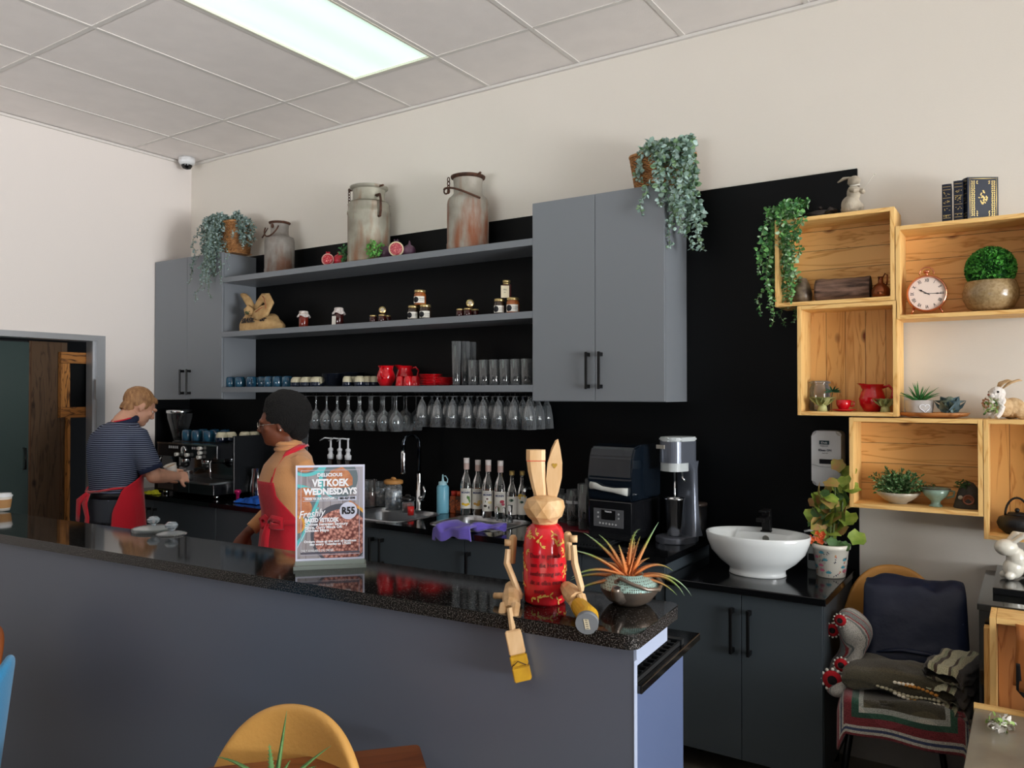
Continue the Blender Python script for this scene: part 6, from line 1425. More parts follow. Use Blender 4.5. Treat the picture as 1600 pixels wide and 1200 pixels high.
o = text('burnt_lettering', [('Daar is genade', .0155, -.044, .116, 'LEFT', .88), ('aan die Here se', .0155, -.042, .094, 'LEFT', .88), ('ontferming nie,', .0155, -.044, .073, 'LEFT', .88), ('dit is elke more', .0155, -.044, .052, 'LEFT', .88), ('nuut.', .0155, -.032, .032, 'LEFT', .88)], M('burnt_ink', '5A0C10', .5), t, (0, 0, 0), (0, 0, 0))
for v in o.data.vertices: x, y, z = v.co; a = (x+.012)/.053; rr = .0536+z; v.co = (rr*math.sin(a), -rr*math.cos(a), y)
# head: faceted block
bm = nb(); vs = ball(bm, (0, -.008, .232), .052, (1.0, .92, .80), 2)
for v in vs:
    v.co += (v.co-Vector((0, 0, .232)))*.06*noise.noise(v.co*30)
    if v.co.z > .25: v.co.z = .25+(v.co.z-.25)*.5
for f in bm.faces: f.smooth = False
obj('head', bm, lime, t)
bm = nb(); tube(bm, [(0, 0, .19), (0, 0, .205)], [.030, .034], 20); obj('neck_ring', bm, lime, t)
def ear(prof_pts, thick, name, bm_mat, x0, lean):
    pass
S_ = Matrix.Rotation(-R(24)+.55, 4, 'Z')   # ears face the room, a little right of the body
# ear with flattened tip (left)
bm = nb(); rings = []
for z, x, w_, d_ in ((.255, -.010, .014, .011), (.28, -.014, .018, .012), (.32, -.020, .0215, .013), (.345, -.022, .0225, .013), (.3455, -.022, .0235, .014), (.372, -.022, .0235, .014)):
    rings.append([bm.verts.new((x+a, b_, z)) for a, b_ in ((-w_, -d_*.6), (-w_*.6, -d_), (w_*.6, -d_), (w_, -d_*.5), (w_, d_*.6), (0, d_), (-w_, d_*.6))])
for a, b_ in zip(rings, rings[1:]):
    for i in range(7): bm.faces.new([a[i], a[(i+1) % 7], b_[(i+1) % 7], b_[i]])
bm.faces.new(rings[0][::-1]); bm.faces.new(rings[-1]); bmesh.ops.transform(bm, matrix=S_, verts=bm.verts); obj('folded_ear', bm, palew, t)
bm = nb(); box(bm, -.0445, .002, -.0145, -.0138, .3445, .3462); bmesh.ops.transform(bm, matrix=S_, verts=bm.verts); obj('ear_stitch', bm, M('red_line', 'C83420', .5), t)
bm = nb(); out = [(.002, .255), (-.001, .30), (.003, .34), (.012, .375), (.022, .395), (.029, .398), (.034, .375), (.039, .34), (.038, .305), (.030, .27), (.024, .253)]
a_ = prism(bm, [(x+.004, z) for x, z in out], -.010, .009, axis='y'); bmesh.ops.bevel(bm, geom=[e for e in bm.edges if len({round(v.co.y, 3) for v in e.verts}) == 1], offset=.003, segments=2, affect='EDGES'); bmesh.ops.transform(bm, matrix=S_, verts=bm.verts); obj('upright_ear', bm, palew, t)
bm = nb(); hp = [(.0, -.006), (.006, .001), (.0065, .005), (.003, .0065), (0, .004), (-.003, .0065), (-.0065, .005), (-.006, .001)]; prism(bm, [(x+.024, z+.333) for x, z in hp], -.0115, -.0101, axis='y'); bmesh.ops.transform(bm, matrix=S_, verts=bm.verts); obj('heart_inlay', bm, M('heart_gold', 'B08A30', .5), t)
# limbs live in the view of the bar: right = towards the bar end, out = over the front edge
rot_inv = Matrix.Rotation(-R(24), 3, 'Z')
base = Vector(t.location)
def L_(u, v, y): return rot_inv @ (aty(u, v, y)-base)
by0 = base.y
def limb(name, pts, rads, mat, seg=8, flat=1.0):
    bm = nb(); tube(bm, pts, rads, seg, flat=flat); 
    for f in bm.faces: f.smooth = False
    return obj(name, bm, mat, t)
# arms
for sgn, sh, pin, el, hd in ((-1, (802, 850), (797, 848), (792, 880), (812, 930)), (1, (887, 845), (893, 842), (898, 880), (908, 918))):
    bm = nb(); A_ = L_(sh[0], sh[1]-10, by0-.02); B2 = L_(sh[0]+sgn*2, sh[1]+30, by0-.025); tube(bm, [A_+Vector((0, 0, .006)), A_, B2], [.008, .013, .011], 8, flat=.75); obj('shoulder_block', bm, lime, t)
    bm = nb(); c = L_(pin[0], pin[1], by0-.03); dd = rot_inv @ Vector((sgn*.83, .5*sgn, 0)); tube(bm, [c-dd*.004, c+dd*.014], .0085, 12); obj('shoulder_peg', bm, lime, t)
    limb('arm', [L_(pin[0]-sgn*(-3), pin[1]+10, by0-.04), L_(el[0], el[1], by0-.047), L_(hd[0], hd[1], by0-.05), L_(hd[0]+1, hd[1]+6, by0-.05)], [.009, .0105, .010, .006], palew, 8, .8)
# left leg (viewer's left): thigh block, forked knee, shin over the edge, boot
yA = by0-.02; yE = aty(795, 985, 1.475).y
limb('thigh', [L_(799, 918, by0-.01), L_(799, 932, by0-.07), L_(799, 945, by0-.105), L_(797, 953, by0-.120)], [.017, .022, .021, .014], lime, 10)
for du in (-9, 9): limb('knee_fork', [L_(797+du, 944, by0-.115), L_(794+du*1.15, 962, by0-.145), L_(794+du*1.2, 972, by0-.152)], [.011, .009, .005], lime, 8, .7)
bm = nb(); c0, c1 = L_(773, 931, by0-.075), L_(790, 931, by0-.075); tube(bm, [c0, c1], .008, 12); obj('hip_peg', bm, lime, t)
limb('shin', [L_(796, 950, by0-.150), L_(801, 985, by0-.160)], [.0065, .0075], palew, 8)
def boot(pts, w, d, mats, names):
    pass
def slab(name, p0_, p1_, w0, w1, th, mat):
    """flat carved block from p0 to p1 facing the room"""
    bm = nb(); ax_ = (p1_-p0_).normalized(); sd = (rot_inv @ Vector((.86, .5, 0))); sd = (sd-ax_*sd.dot(ax_)).normalized(); nn = ax_.cross(sd)
    vs = []
    for p_, w_ in ((p0_, w0), (p1_, w1)):
        for a, b_ in ((-1, -1), (1, -1), (1, 1), (-1, 1)): vs.append(bm.verts.new(p_+sd*w_*a+nn*th*b_))
    for q in ((3, 2, 1, 0), (4, 5, 6, 7), (0, 1, 5, 4), (1, 2, 6, 5), (2, 3, 7, 6), (3, 0, 4, 7)): bm.faces.new([vs[i] for i in q])
    bmesh.ops.bevel(bm, geom=bm.edges[:], offset=.0025, segments=2, affect='EDGES'); return obj(name, bm, mat, t)
q0, q1, q2, q3 = L_(801, 984, by0-.160), L_(809, 1022, by0-.162), L_(813, 1040, by0-.163), L_(818, 1063, by0-.164)
slab('shin_block', q0, q1, .0185, .0185, .011, palew); slab('boot', q1, q2, .0192, .0195, .0135, mustard); slab('boot_toe', q2, q3, .0195, .0195, .0160, mustard)
bm = nb(); tube(bm, [q1+(q2-q1)*.9+Vector((-.016, -.016, -.002)), q1+(q2-q1)*.55+Vector((0, -.018, .004)), q1+(q2-q1)*.9+Vector((.016, -.012, .004))], .0012, 5); obj('boot_seam', bm, M('seam_brown', '4A3010', .6), t)
# right leg lies on the bar, sole towards the room
limb('thigh', [L_(885, 918, by0-.0), L_(892, 926, by0-.03), L_(902, 938, by0-.055)], [.016, .022, .021], lime, 10)
for du in (-8, 9): limb('knee_fork', [L_(899+du, 930, by0-.052), L_(905+du, 948, by0-.068), L_(908+du, 954, by0-.073)], [.011, .009, .006], lime, 8, .7)
limb('shin', [L_(903, 938, by0-.055), L_(909, 955, by0-.078)], [.008, .012], palew, 8)
m2 = L_(917, 975, by0-.152); d_ = rot_inv @ Vector((.36, -.86, -.22)); m1 = m2-d_.normalized()*.032; m0 = L_(905, 947, by0-.062)
limb('boot', [m0, m1, m1*.45+m2*.55], [.020, .0235, .0245], mustard, 20)
bm = nb(); d_ = (m2-m1).normalized(); tube(bm, [m1*.45+m2*.55+d_*.0005, m2], [.0248, .0250], 24); obj('boot_sole', bm, M('sole_grey', '777B80', .7), t)
tg_ = m2+d_*.0012; sd = d_.cross(Vector((0, 0, 1))).normalized(); u2 = sd.cross(d_).normalized()
bm = nb(); vs = [bm.verts.new(tg_+sd*a*.0055+u2*b_*.012+sd*b_*.002) for a, b_ in ((-1, -1), (1, -1), (1, 1), (-1, 1))]; bm.faces.new(vs); obj('sole_sticker', bm, M('cream_label', 'D8CDB0', .7), t, nrm=False)
bm = nb()
for k in range(5): a = -.8+.4*k; vs = [bm.verts.new(tg_+d_*.0004+sd*(x*.0028)+u2*(.012*(a+y_*.1))+sd*a*.002) for x, y_ in ((-1, -.5), (1, -.5), (1, .8), (-1, .8))]; bm.faces.new(vs)
obj('sticker_print', bm, black_ink, t, nrm=False)
# ---------------- cast iron teapot planted with a bromeliad ----------------
tp0 = atz(980, 944, 1.11)
t = thing('teapot_planter', 'bronze-grey dimpled teapot planted with a spiky orange and green bromeliad on the bar', 'plant', (tp0.x, tp0.y+.012, 1.11), R(34.6))
iron = M('bronze_iron', '6C6560', .32, metal=.7, col2='8A7A6C', vscale=12); ig = M('verdigris_dimples', '6F8F88', .45, metal=.4); N, L, b = nodes(ig)
tc = N.new('ShaderNodeTexCoord'); vo = N.new('ShaderNodeTexVoronoi'); vo.inputs['Scale'].default_value = 190; vo.inputs['Randomness'].default_value = .0; L.new(tc.outputs['Object'], vo.inputs[0])
rp = N.new('ShaderNodeValToRGB'); rp.color_ramp.elements[0].position = .25; rp.color_ramp.elements[0].color = lin('5A5650'); rp.color_ramp.elements[1].position = .45; rp.color_ramp.elements[1].color = lin('9DBDB6'); L.new(vo.outputs['Distance'], rp.inputs[0]); L.new(rp.outputs[0], b.inputs['Base Color'])
bp = N.new('ShaderNodeBump'); bp.inputs['Strength'].default_value = .6; bp.inputs['Distance'].default_value = .002; L.new(vo.outputs['Distance'], bp.inputs['Height']); L.new(bp.outputs[0], b.inputs['Normal'])
bm = nb(); lathe(bm, [(0, .003), (.035, 0), (.052, .010), (.068, .030), (.0705, .040)], 44, cap=False); obj('lower_body', bm, iron, t)
bm = nb(); lathe(bm, [(.0705, .0405), (.066, .053), (.053, .064), (.036, .070), (.034, .073), (.030, .069), (.030, .060), (0, .058)], 44, cap=False); obj('dimpled_shoulder', bm, ig, t)
bm = nb(); tube(bm, [(-.030, -.045, .028), (-.040, -.062, .036), (-.044, -.070, .048), (-.043, -.073, .056)], [.020, .015, .010, .0095], 14); obj('spout', bm, iron, t)
bm = nb(); lathe(bm, [(0, 0), (.0082, 0)], 16, cap=False); bmesh.ops.rotate(bm, verts=bm.verts, matrix=Matrix.Rotation(.2, 3, 'X')); bmesh.ops.translate(bm, verts=bm.verts, vec=(-.043, -.0735, .0565)); obj('spout_opening', bm, black_ink, t)
bm = nb(); pts = [(-.036, -.042, .062), (-.030, -.052, .072), (-.005, -.068, .062), (.03, -.072, .050), (.062, -.05, .044), (.077, -.012, .050), (.072, .02, .060), (.058, .034, .062)]; tube(bm, pts, [.005, .005, .0045, .0045, .005, .005, .005, .005], 10); obj('bail_handle', bm, iron, t)
for q in ((-.036, -.040, .060), (.056, .034, .060)): bm = nb(); ball(bm, q, .008, sub=2); obj('handle_lug', bm, iron, t)
def blade(bm, base_, d, ln, wd, droop, rng, spines=True, n=12, mi=0):
    d = Vector(d).normalized(); p = Vector(base_); pts = [p.copy()]; dd = d.copy()
    for i in range(n): dd = (dd+Vector((0, 0, -droop/n*(1+i*.15)))).normalized(); p = p+dd*ln/n; pts.append(p.copy())
    side = d.cross(Vector((0, 0, 1))); side = side.normalized() if side.length > .05 else Vector((1, 0, 0))
    prev = None
    for i, q in enumerate(pts):
        w_ = wd*(1-(i/n)**1.6)+.0004; tt = (pts[min(i+1, n)]-pts[max(i-1, 0)]).normalized(); nn = side.cross(tt).normalized()
        cur = [bm.verts.new(q-side*w_+nn*w_*.45), bm.verts.new(q-nn*w_*.25), bm.verts.new(q+side*w_+nn*w_*.45), bm.verts.new(q-nn*w_*.9)]
        if prev:
            for a, b_ in ((0, 1), (1, 2), (2, 3), (3, 0)): f = bm.faces.new([prev[a], prev[b_], cur[b_], cur[a]]); f.smooth = True; f.material_index = mi
            if spines and i < n:
                for s in (-1, 1):
                    e = q+side*w_*s; f = bm.faces.new([bm.verts.new(e-tt*.0016), bm.verts.new(e+side*s*.0032+tt*.002), bm.verts.new(e+tt*.0016)]); f.material_index = mi
        prev = cur
brom = M('bromeliad_leaf', 'C46A38', .4); N, L, b = nodes(brom); tc = N.new('ShaderNodeTexCoord'); vl = N.new('ShaderNodeVectorMath'); vl.operation = 'DISTANCE'; vl.inputs[1].default_value = (0, 0, .06); L.new(tc.outputs['Object'], vl.inputs[0])
rp = N.new('ShaderNodeValToRGB'); e = rp.color_ramp.elements; e[0].position = .25; e[0].color = lin('D27A40'); e[1].position = 1; e[1].color = lin('8FB08A'); e2 = e.new(.55); e2.color = lin('C88A58'); e3 = e.new(.8); e3.color = lin('8FA85A')
mr = N.new('ShaderNodeMath'); mr.operation = 'MULTIPLY'; mr.inputs[1].default_value = 7.5; L.new(vl.outputs['Value'], mr.inputs[0]); L.new(mr.outputs[0], rp.inputs[0]); L.new(rp.outputs[0], b.inputs['Base Color'])
bm = nb(); rng = random.Random(7); Rt = Matrix.Rotation(-R(34.6), 3, 'Z'); SRv = Vector((.906, .422, 0)); AW = Vector((-.422, .906, 0))   # screen right / away, to aim the leaves
for sx, up2, aw, ln, dr in ((-.95, .85, -.1, .155, .35), (-.75, .95, .2, .150, .25), (-.9, .55, -.2, .14, .55), (-.35, 1.0, .1, .115, .5), (-1, .25, .1, .13, .35), (-.95, .02, -.2, .125, .25), (.05, 1, -.1, .14, 1.1), (.30, 1, .2, .10, .1), (.42, 1, -.1, .145, .15), (.7, .8, .1, .11, .8), (.95, .55, -.1, .13, .9), (1, .45, .2, .155, .8), (1, .25, -.1, .12, .55), (.35, .5, -.8, .085, .9), (-.15, .9, -.3, .09, .2), (.1, .9, .4, .09, .1), (-.5, .5, .6, .1, .4), (.5, .6, .7, .1, .3)):
    d = Rt @ (SRv*sx+AW*aw+Vector((0, 0, up2))); blade(bm, (rng.uniform(-.01, .01), rng.uniform(-.01, .01), .060), d, ln*1.08, .0072, dr*1.15, rng)
obj('foliage', bm, brom, t, nrm=False)
# ---------------- glass lids, takeaway cup, papers ----------------
lg = thin_glass('lid_glass', 'DCE6E2', .22)
for u, v, r_, lb in ((240, 829, .075, 'stack of glass pot lids with a faceted crystal knob on the bar'), (268, 835, .052, 'low glass lid with a crystal knob lying beside the taller stack of lids')):
    p = atz(u, v, 1.11); t = thing('glass_cover', lb, 'glass cover', (p.x, p.y, 1.11))
    n_ = 3 if r_ > .06 else 1
    for k in range(n_):
        bm = nb(); z = .0035*k; lathe(bm, [(r_, z), (r_*1.02, z+.003), (r_*.9, z+.006), (r_*.6, z+.010), (.01, z+.012), (.0, z+.012)], 36, cap=False); obj('glass_plate', bm, lg, t, smooth=True)
    bm = nb(); zk = .0035*(n_-1)+.0125; lathe(bm, [(0, zk), (.008, zk), (.010, zk+.006), (.022, zk+.014), (.024, zk+.022), (.015, zk+.032), (0, zk+.034)], 10, cap=False, smooth=False)
    obj('crystal_knob', bm, M('crystal', 'D0DCE4', .03, trans=.7, ior=1.6), t)
p = atz(2, 797, 1.11); t = thing('takeaway_cup', 'kraft takeaway coffee cup with a white lid at the far left of the bar', 'cup', (p.x+.012, p.y+.0, 1.11)); bm = nb(); lathe(bm, [(0, 0), (.027, 0), (.030, .013)], 26, cap=False); lathe(bm, [(.034, .048), (.036, .06)], 26, cap=False); obj('cup_wall', bm, M('paper_white', 'E6E0D6', .6), t)
bm = nb(); lathe(bm, [(.0305, .012), (.0352, .049)], 26, cap=False); obj('sleeve', bm, M('kraft', 'B98A58', .8), t)
bm = nb(); lathe(bm, [(.038, .06), (.038, .066), (.034, .068), (.033, .074), (0, .075)], 26, cap=False); obj('lid', bm, white_plastic, t)
# a receipt tray and curling papers on the service shelf behind the poster
pz = .9945
t = thing('paper_stack', 'curling white order papers on the service shelf beside the poster', 'papers', bar(-1.40, .40, pz), BR)
bm = nb()
def cur(a, b_): x = -.10+.2*a; return Vector((x, -.05+.10*b_, .012+.06*max(0, a-.2)*(1-(a-.8)**2*3)+.01*b_))
cloth_blob(bm, cur, 20, 6); o = obj('curled_sheet', bm, M('paper_sheet', 'D8D8D2', .7), t); m = o.modifiers.new('thick', 'SOLIDIFY'); m.thickness = .001
obj('sheet_pile', bx(-.12, .05, -.05, .05, 0, .008), M('paper_sheet', 'D8D8D2', .7), t)
# ---------------- pine crate shelves on the wall ----------------
YW = YB-.0175
def crate(label, x0, x1, z0, z1, upright=False, d=.198, th=.017, y1=YW):
    t = thing('crate_shelf', label, 'crate shelf', (x0, y1, z0)); w, h = x1-x0, z1-z0
    obj('back_boards', bx(th, w-th, -.012, 0, th, h-th), pine_v if upright else pine_h, t)
    pu = wood('pine_frame_upright', 'F6CC86', 'DEA860', '9A5E2C', 10, 'x', gap=False, along='z')
    obj('side_board', bx(0, th, -d, 0, 0, h, .001), pu, t); obj('side_board', bx(w-th, w, -d, 0, 0, h, .001), pu, t)
    obj('top_board', bx(th, w-th, -d, 0, h-th, h, .001), pine_f, t); obj('bottom_board', bx(th, w-th, -d, 0, 0, th, .001), pine_f, t)
    return z0+th
B1 = crate('top left pine wall crate with the log and copper jug', -.951, -.466, 2.006, 2.393)
B2 = crate('top right pine wall crate with the clock and leafy ball', -.463, .022, 1.926, 2.310)
B3 = crate('upright pine wall crate with the red jug and cup', -.856, -.458, 1.525, 2.004, True)
B4 = crate('lower pine wall crate with the bowl of greenery', -.645, -.158, 1.140, 1.519)
B5 = crate('lower right upright pine wall crate with the black iron teapot', -.156, .230, 1.054, 1.519, True)
T1, T2, T4 = 2.3945, 2.3115, 1.5205
# trailing ivy on the top left crate
t = thing('trailing_plant', 'bright green trailing plant hanging over the left end of the top left crate', 'plant', (-.925, 3.68, T1)); bm = nb(); bs = nb(); rng = random.Random(31)
for i in range(34):
    if i < 16: st = (.0, -.02, .02); ou = (rng.uniform(-.06, .0)-.035, rng.uniform(-.07, .05), 0); dr = rng.uniform(.3, .58)
    elif i < 28: st = (.0, -.04, .02); ou = (rng.uniform(-.03, .08), -.085-rng.random()*.03, 0); dr = rng.uniform(.12, .44) if i % 3 else rng.uniform(.38, .56)
    else: st = (.03, -.02, .02); ou = (rng.uniform(-.09, .10), rng.uniform(-.05, .03), 0); dr = .02
    strand(bm, bs, st, ou, dr, rng, n=int(12+dr*62), ls=.022, lw=.017, mi=(0, 0, 1, 2), arch=.05)
obj('foliage', bm, [leafm('ivy_leaf', '4F8A45', '79AE66'), leafm('ivy_leaf_dark', '35663A', '4F8050'), leafm('ivy_leaf_pale', '8DB88C', 'B4D0AC')], t, nrm=False); obj('stems', bs, stem_m, t)
bm = nb(); lathe(bm, [(0, 0), (.03, 0), (.035, .03), (.03, .032), (0, .03)], 20); obj('pot', bm, M('tiny_pot', '3A4A34', .6), t)
# cast iron dish
t = thing('iron_dish', 'low ribbed dark iron dish on the top left crate beside the stone rabbit', 'dish', (xu(1283, 3.69), 3.69, T1)); bm = nb(); lathe(bm, [(0, 0), (.035, 0), (.055, .012), (.058, .025), (.05, .034), (.02, .042), (0, .043)], 36); 
for v in bm.verts: v.co.x *= 1.15; v.co.y *= .7
obj('body', bm, M('dark_iron', '3A3432', .4, metal=.5), t); bm = nb(); ball(bm, (0, 0, .052), .009, sub=2); obj('knob', bm, M('dark_iron', '3A3432', .4, metal=.5), t)
bm = nb(); tube(bm, [(.03, -.03, .02), (.05, -.038, .035), (.07, -.02, .03), (.065, 0, .015)], [.008, .010, .008, .006], 8); obj('lug', bm, M('dark_iron', '3A3432', .4, metal=.5), t)
# stone rabbit standing
stone = M('pale_stone', 'B8AE9C', .8, col2='9C9282', vscale=25, bump=.3, bscale=60)
t = thing('rabbit_figurine', 'standing grey stone rabbit with a swept-back ear on the top left crate', 'figurine', (xu(1331, 3.66), 3.66, T1), R(55)); bm = nb()
ball(bm, (0, 0, .042), .043, (.95, .9, 1.0), 3); ball(bm, (.004, -.012, .09), .032, (.9, .85, 1.2), 3); ball(bm, (.0, -.018, .142), .026, (.85, 1.15, .9), 3); ball(bm, (0, -.036, .136), .014, (.9, 1, .8), 2)
for s in (-1, 1):
    ball(bm, (s*.03, -.012, .03), .028, (.6, 1, 1), 2); ball(bm, (s*.02, -.035, .008), .016, (.8, 1.5, .5), 2)
    tube(bm, [(s*.024, -.02, .108), (s*.024, -.045, .092), (s*.008, -.05, .098)], [.011, .010, .009], 8)
    tube(bm, [(s*.010, -.008, .160), (s*.020, .018, .160), (s*.030, .045, .148)], [.006, .013, .005], 8, flat=.5)
ball(bm, (0, .04, .03), .014)
o = obj('body', bm, stone, t); remesh(o, .0022, 2)
bm = nb(); tube(bm, [(.0, -.02, .118), (.022, -.022, .119), (0, -.05, .12), (-.022, -.022, .119), (0, .006, .118)], .004, 6, closed=True); obj('scarf', bm, M('scarf_white', 'C9C4B8', .8), t)
bm = nb(); tube(bm, [(.015, -.045, .10), (.035, -.065, .13), (.05, -.08, .16)], .0012, 5); tube(bm, [(.05, -.08, .16), (.056, -.084, .163)], .003, 6); obj('sprig', bm, M('scarf_white', 'C9C4B8', .8), t)
# books on the top right crate
def book(label, u, y, w, h, d, rz, front=False):
    t = thing('book', label, 'book', (xu(u, y), y, T2), rz); nv = M('navy_cover', '1A2030', .35, spec=.4); gd = M('gilt', 'C8B070', .35, metal=.5)
    obj('pages', bx(-w/2+.003, w/2-.003, -d/2+.002, d/2-.004, .003, h-.003), M('page_edge', 'C8BEA0', .8), t)
    bm = nb(); box(bm, -w/2, -w/2+.0028, -d/2, d/2, 0, h); box(bm, w/2-.0028, w/2, -d/2, d/2, 0, h); 
    for k in range(6):
        a0, a1 = -1+k/3, -1+(k+1)/3; box(bm, a0*w/2, a1*w/2, -d/2-.0035*(1-(a0*a0+a1*a1)/2)-.001, -d/2+.0005, 0, h)
    obj('cover', bm, nv, t)
    bm = nb(); rg = random.Random(int(u)); yy = -d/2-.0052
    for z in (.08, .16, .40, .62, .84, .92): box(bm, -w*.40, w*.40, yy, yy+.0012, h*z, h*z+.0014)
    for k in range(26):
        x, z = rg.uniform(-w*.3, w*.3), rg.choice((.12, .50, .56, .72, .78, .3))*h+rg.uniform(-.007, .007); box(bm, x-.002, x+.002, yy, yy+.0012, z-.001, z+.0012)
    obj('gilt_spine', bm, gd, t)
    if front:
        bm = nb(); X = w/2+.0004
        def q(y_, z_, a, l, w_):
            l *= 1.15; w_ *= 1.2
            c = Vector((X, y_, z_)); dd = Vector((0, math.cos(a), math.sin(a))); s = Vector((0, -math.sin(a), math.cos(a))); bm.faces.new([bm.verts.new(c-dd*l), bm.verts.new(c-s*w_), bm.verts.new(c+dd*l), bm.verts.new(c+s*w_)])
        for z in (.006, h-.006): q(0, z, 0, d*.46, .0012)
        for y_ in (-d*.44, d*.44): q(y_, h/2, PI/2, h*.47, .0012)
        for z in [.016+.0075*k for k in range(int((h-.024)/.0075))]:
            for y_ in (-d*.37, -d*.30, d*.37, d*.30): q(y_, z, rg.uniform(0, 3), .0042, .0022)
            e = abs(z-h/2)/(h/2)
            if e > .62: q(-d*.2, z, rg.uniform(0, 3), .0042, .002); q(d*.2, z, rg.uniform(0, 3), .0042, .002)
            if e > .82: q(-d*.06, z, 1, .0042, .002); q(d*.06, z, 2, .0042, .002)
        for k in range(40):
            r_ = .022*math.sqrt(rg.random()); a = rg.uniform(0, 6.28); y_, z_ = r_*math.cos(a)*.75, h/2+r_*math.sin(a)*1.35
            if abs(y_)/.018+abs(z_-h/2)/.034 < 1: q(y_, z_, rg.uniform(0, 3), .0042, .0024)
        obj('gilt_cover_pattern', bm, gd, t, nrm=False)
    return t
book('black book with gilt spine, leftmost of the three thin ones on the top right crate', 1482, 3.66, .034, .150, .11, .05)
book('black book with gilt spine, middle of the three thin ones', 1500, 3.66, .034, .158, .11, .05)
book('thick black book turned to show its ornate gilt cover', 1534, 3.655, .040, .168, .118, -1.02, True)
# --- inside the top left crate
t = thing('ceramic_vase', 'dark speckled pear-shaped vase behind the trailing plant in the top left crate', 'vase', (xu(1254, 3.70), 3.70, B1)); bm = nb(); lathe(bm, [(0, 0), (.03, 0), (.042, .02), (.044, .045), (.034, .085), (.02, .115), (.016, .118), (0, .118)], 32); obj('body', bm, M('speckled_vase', '4A3A30', .3, col2='8A7A66', vscale=30), t)
t = thing('log_ornament', 'sawn log with rough bark lying in the top left crate', 'log', (xu(1318, 3.69), 3.69, B1+.052)); bark = M('bark', '8A6C5C', .9, col2='3A2A22', vscale=9, bump=1, bscale=9, stretch=(1, 7, 7))
bm = nb(); rings = []
for i in range(21):
    x = -.112+.224*i/20; rings.append([bm.verts.new((x, .045*(1+.12*noise.noise(Vector((i*.3, a*2, 0))))*math.cos(a), .052*(1+.12*noise.noise(Vector((i*.25, a*2.5, 4))))*math.sin(a))) for a in [2*PI*k/24 for k in range(24)]])
for a, b_ in zip(rings, rings[1:]):
    for k in range(24): bm.faces.new([a[k], a[(k+1) % 24], b_[(k+1) % 24], b_[k]])
e0, e1 = bm.faces.new(rings[0][::-1]), bm.faces.new(rings[-1]); e0.material_index = e1.material_index = 1
obj('log', bm, [bark, M('cut_wood', '2E231C', .9)], t, smooth=True)
t = thing('copper_jug', 'small brown copper jug with a ring handle beside the log', 'jug', (xu(1377, 3.65), 3.65, B1)); cop = M('brown_copper', '7A4228', .22, metal=.8, col2='9A5A38', vscale=15)
bm = nb(); lathe(bm, [(0, 0), (.03, 0), (.037, .015), (.037, .038), (.022, .058), (.011, .066), (.010, .088), (.013, .092), (0, .09)], 28); obj('body', bm, cop, t)
bm = nb(); tube(bm, [(.008, 0, .088), (.018, 0, .105), (.026, 0, .098), (.026, 0, .075), (.024, 0, .057)], .0032, 7); obj('handle', bm, cop, t)
# --- inside the top right crate: clock and leafy ball in a bowl
ros = M('rose_copper', 'D08868', .18, metal=.9)
t = thing('alarm_clock', 'rose-copper twin-leg table clock with roman numerals in the top right crate', 'clock', (xu(1449, 3.65), 3.65, B2+.087), R(8)); RC = .074
bm = nb(); lathe(bm, [(RC*.93, .028), (RC, .026), (RC*1.03, .014), (RC, -.005), (RC*.94, -.02), (0, -.03)], 48, cap=False); lathe(bm, [(RC*.93, .028), (RC*.90, .018)], 48, cap=False); bmesh.ops.rotate(bm, verts=bm.verts, matrix=Matrix.Rotation(PI/2, 3, 'X')); obj('case', bm, ros, t)
bm = nb(); lathe(bm, [(0, .0185), (RC*.91, .0185)], 48, cap=False); bmesh.ops.rotate(bm, verts=bm.verts, matrix=Matrix.Rotation(PI/2, 3, 'X')); dial = obj('dial', bm, M('dial_cream', 'E6D2C4', .5), t, nrm=False)
nums = ['XII', 'I', 'II', 'III', 'IIII', 'V', 'VI', 'VII', 'VIII', 'IX', 'X', 'XI']; bmn = bmesh.new()
for k, n_ in enumerate(nums):
    a = PI/2-k*PI/6; o = text('n', [(n_, .0185, 0, -.006, 'CENTER', .7, .0004)], black_ink, None, (0, 0, 0), (0, 0, 0), ext=.0001); o.data.transform(Matrix.Translation((RC*.73*math.cos(a), RC*.73*math.sin(a), 0)) @ Matrix.Rotation(a-PI/2, 4, 'Z')); bmn.from_mesh(o.data); bpy.data.objects.remove(o)
obj('numerals', bmn, black_ink, dial, loc=(0, -.0188, 0), rot=FR, nrm=False)
def hand_(name, a, ln, w_):
    bm = nb(); prism(bm, [(-w_/2, -.012), (w_/2, -.012), (w_/2, ln*.6), (w_*1.3, ln*.68), (0, ln), (-w_*1.3, ln*.68), (-w_/2, ln*.6)], 0, .0006); bmesh.ops.rotate(bm, verts=bm.verts, matrix=Matrix.Rotation(a, 3, 'Z')); obj(name, bm, black_ink, t, loc=(0, -.0198 if 'minute' in name else -.0206, 0), rot=FR)
hand_('minute_hand', -PI/2-.03, .054, .0022); hand_('hour_hand', PI*.33, .034, .003)
for s in (-1, 1):
    bm = nb(); tube(bm, [(s*.046, -.01, -.055), (s*.058, -.016, -.0845)], [.005, .0035], 8); obj('leg', bm, ros, t)
bm = nb(); tube(bm, [(0, 0, RC), (0, 0, RC+.014)], .006, 10); ball(bm, (0, 0, RC+.018), .010, (1.3, 1, .8), 2); obj('crown', bm, ros, t)
bm = nb(); tube(bm, [(.026*math.cos(a), 0, RC+.010+.026*math.sin(a)) for a in [-.2+(PI+.4)*i/16 for i in range(17)]], .0026, 7); obj('carry_ring', bm, ros, t)
t = thing('topiary_ball', 'clipped leafy green ball in a round sand-glazed bowl beside the clock', 'plant', (xu(1549, 3.69), 3.69, B2))
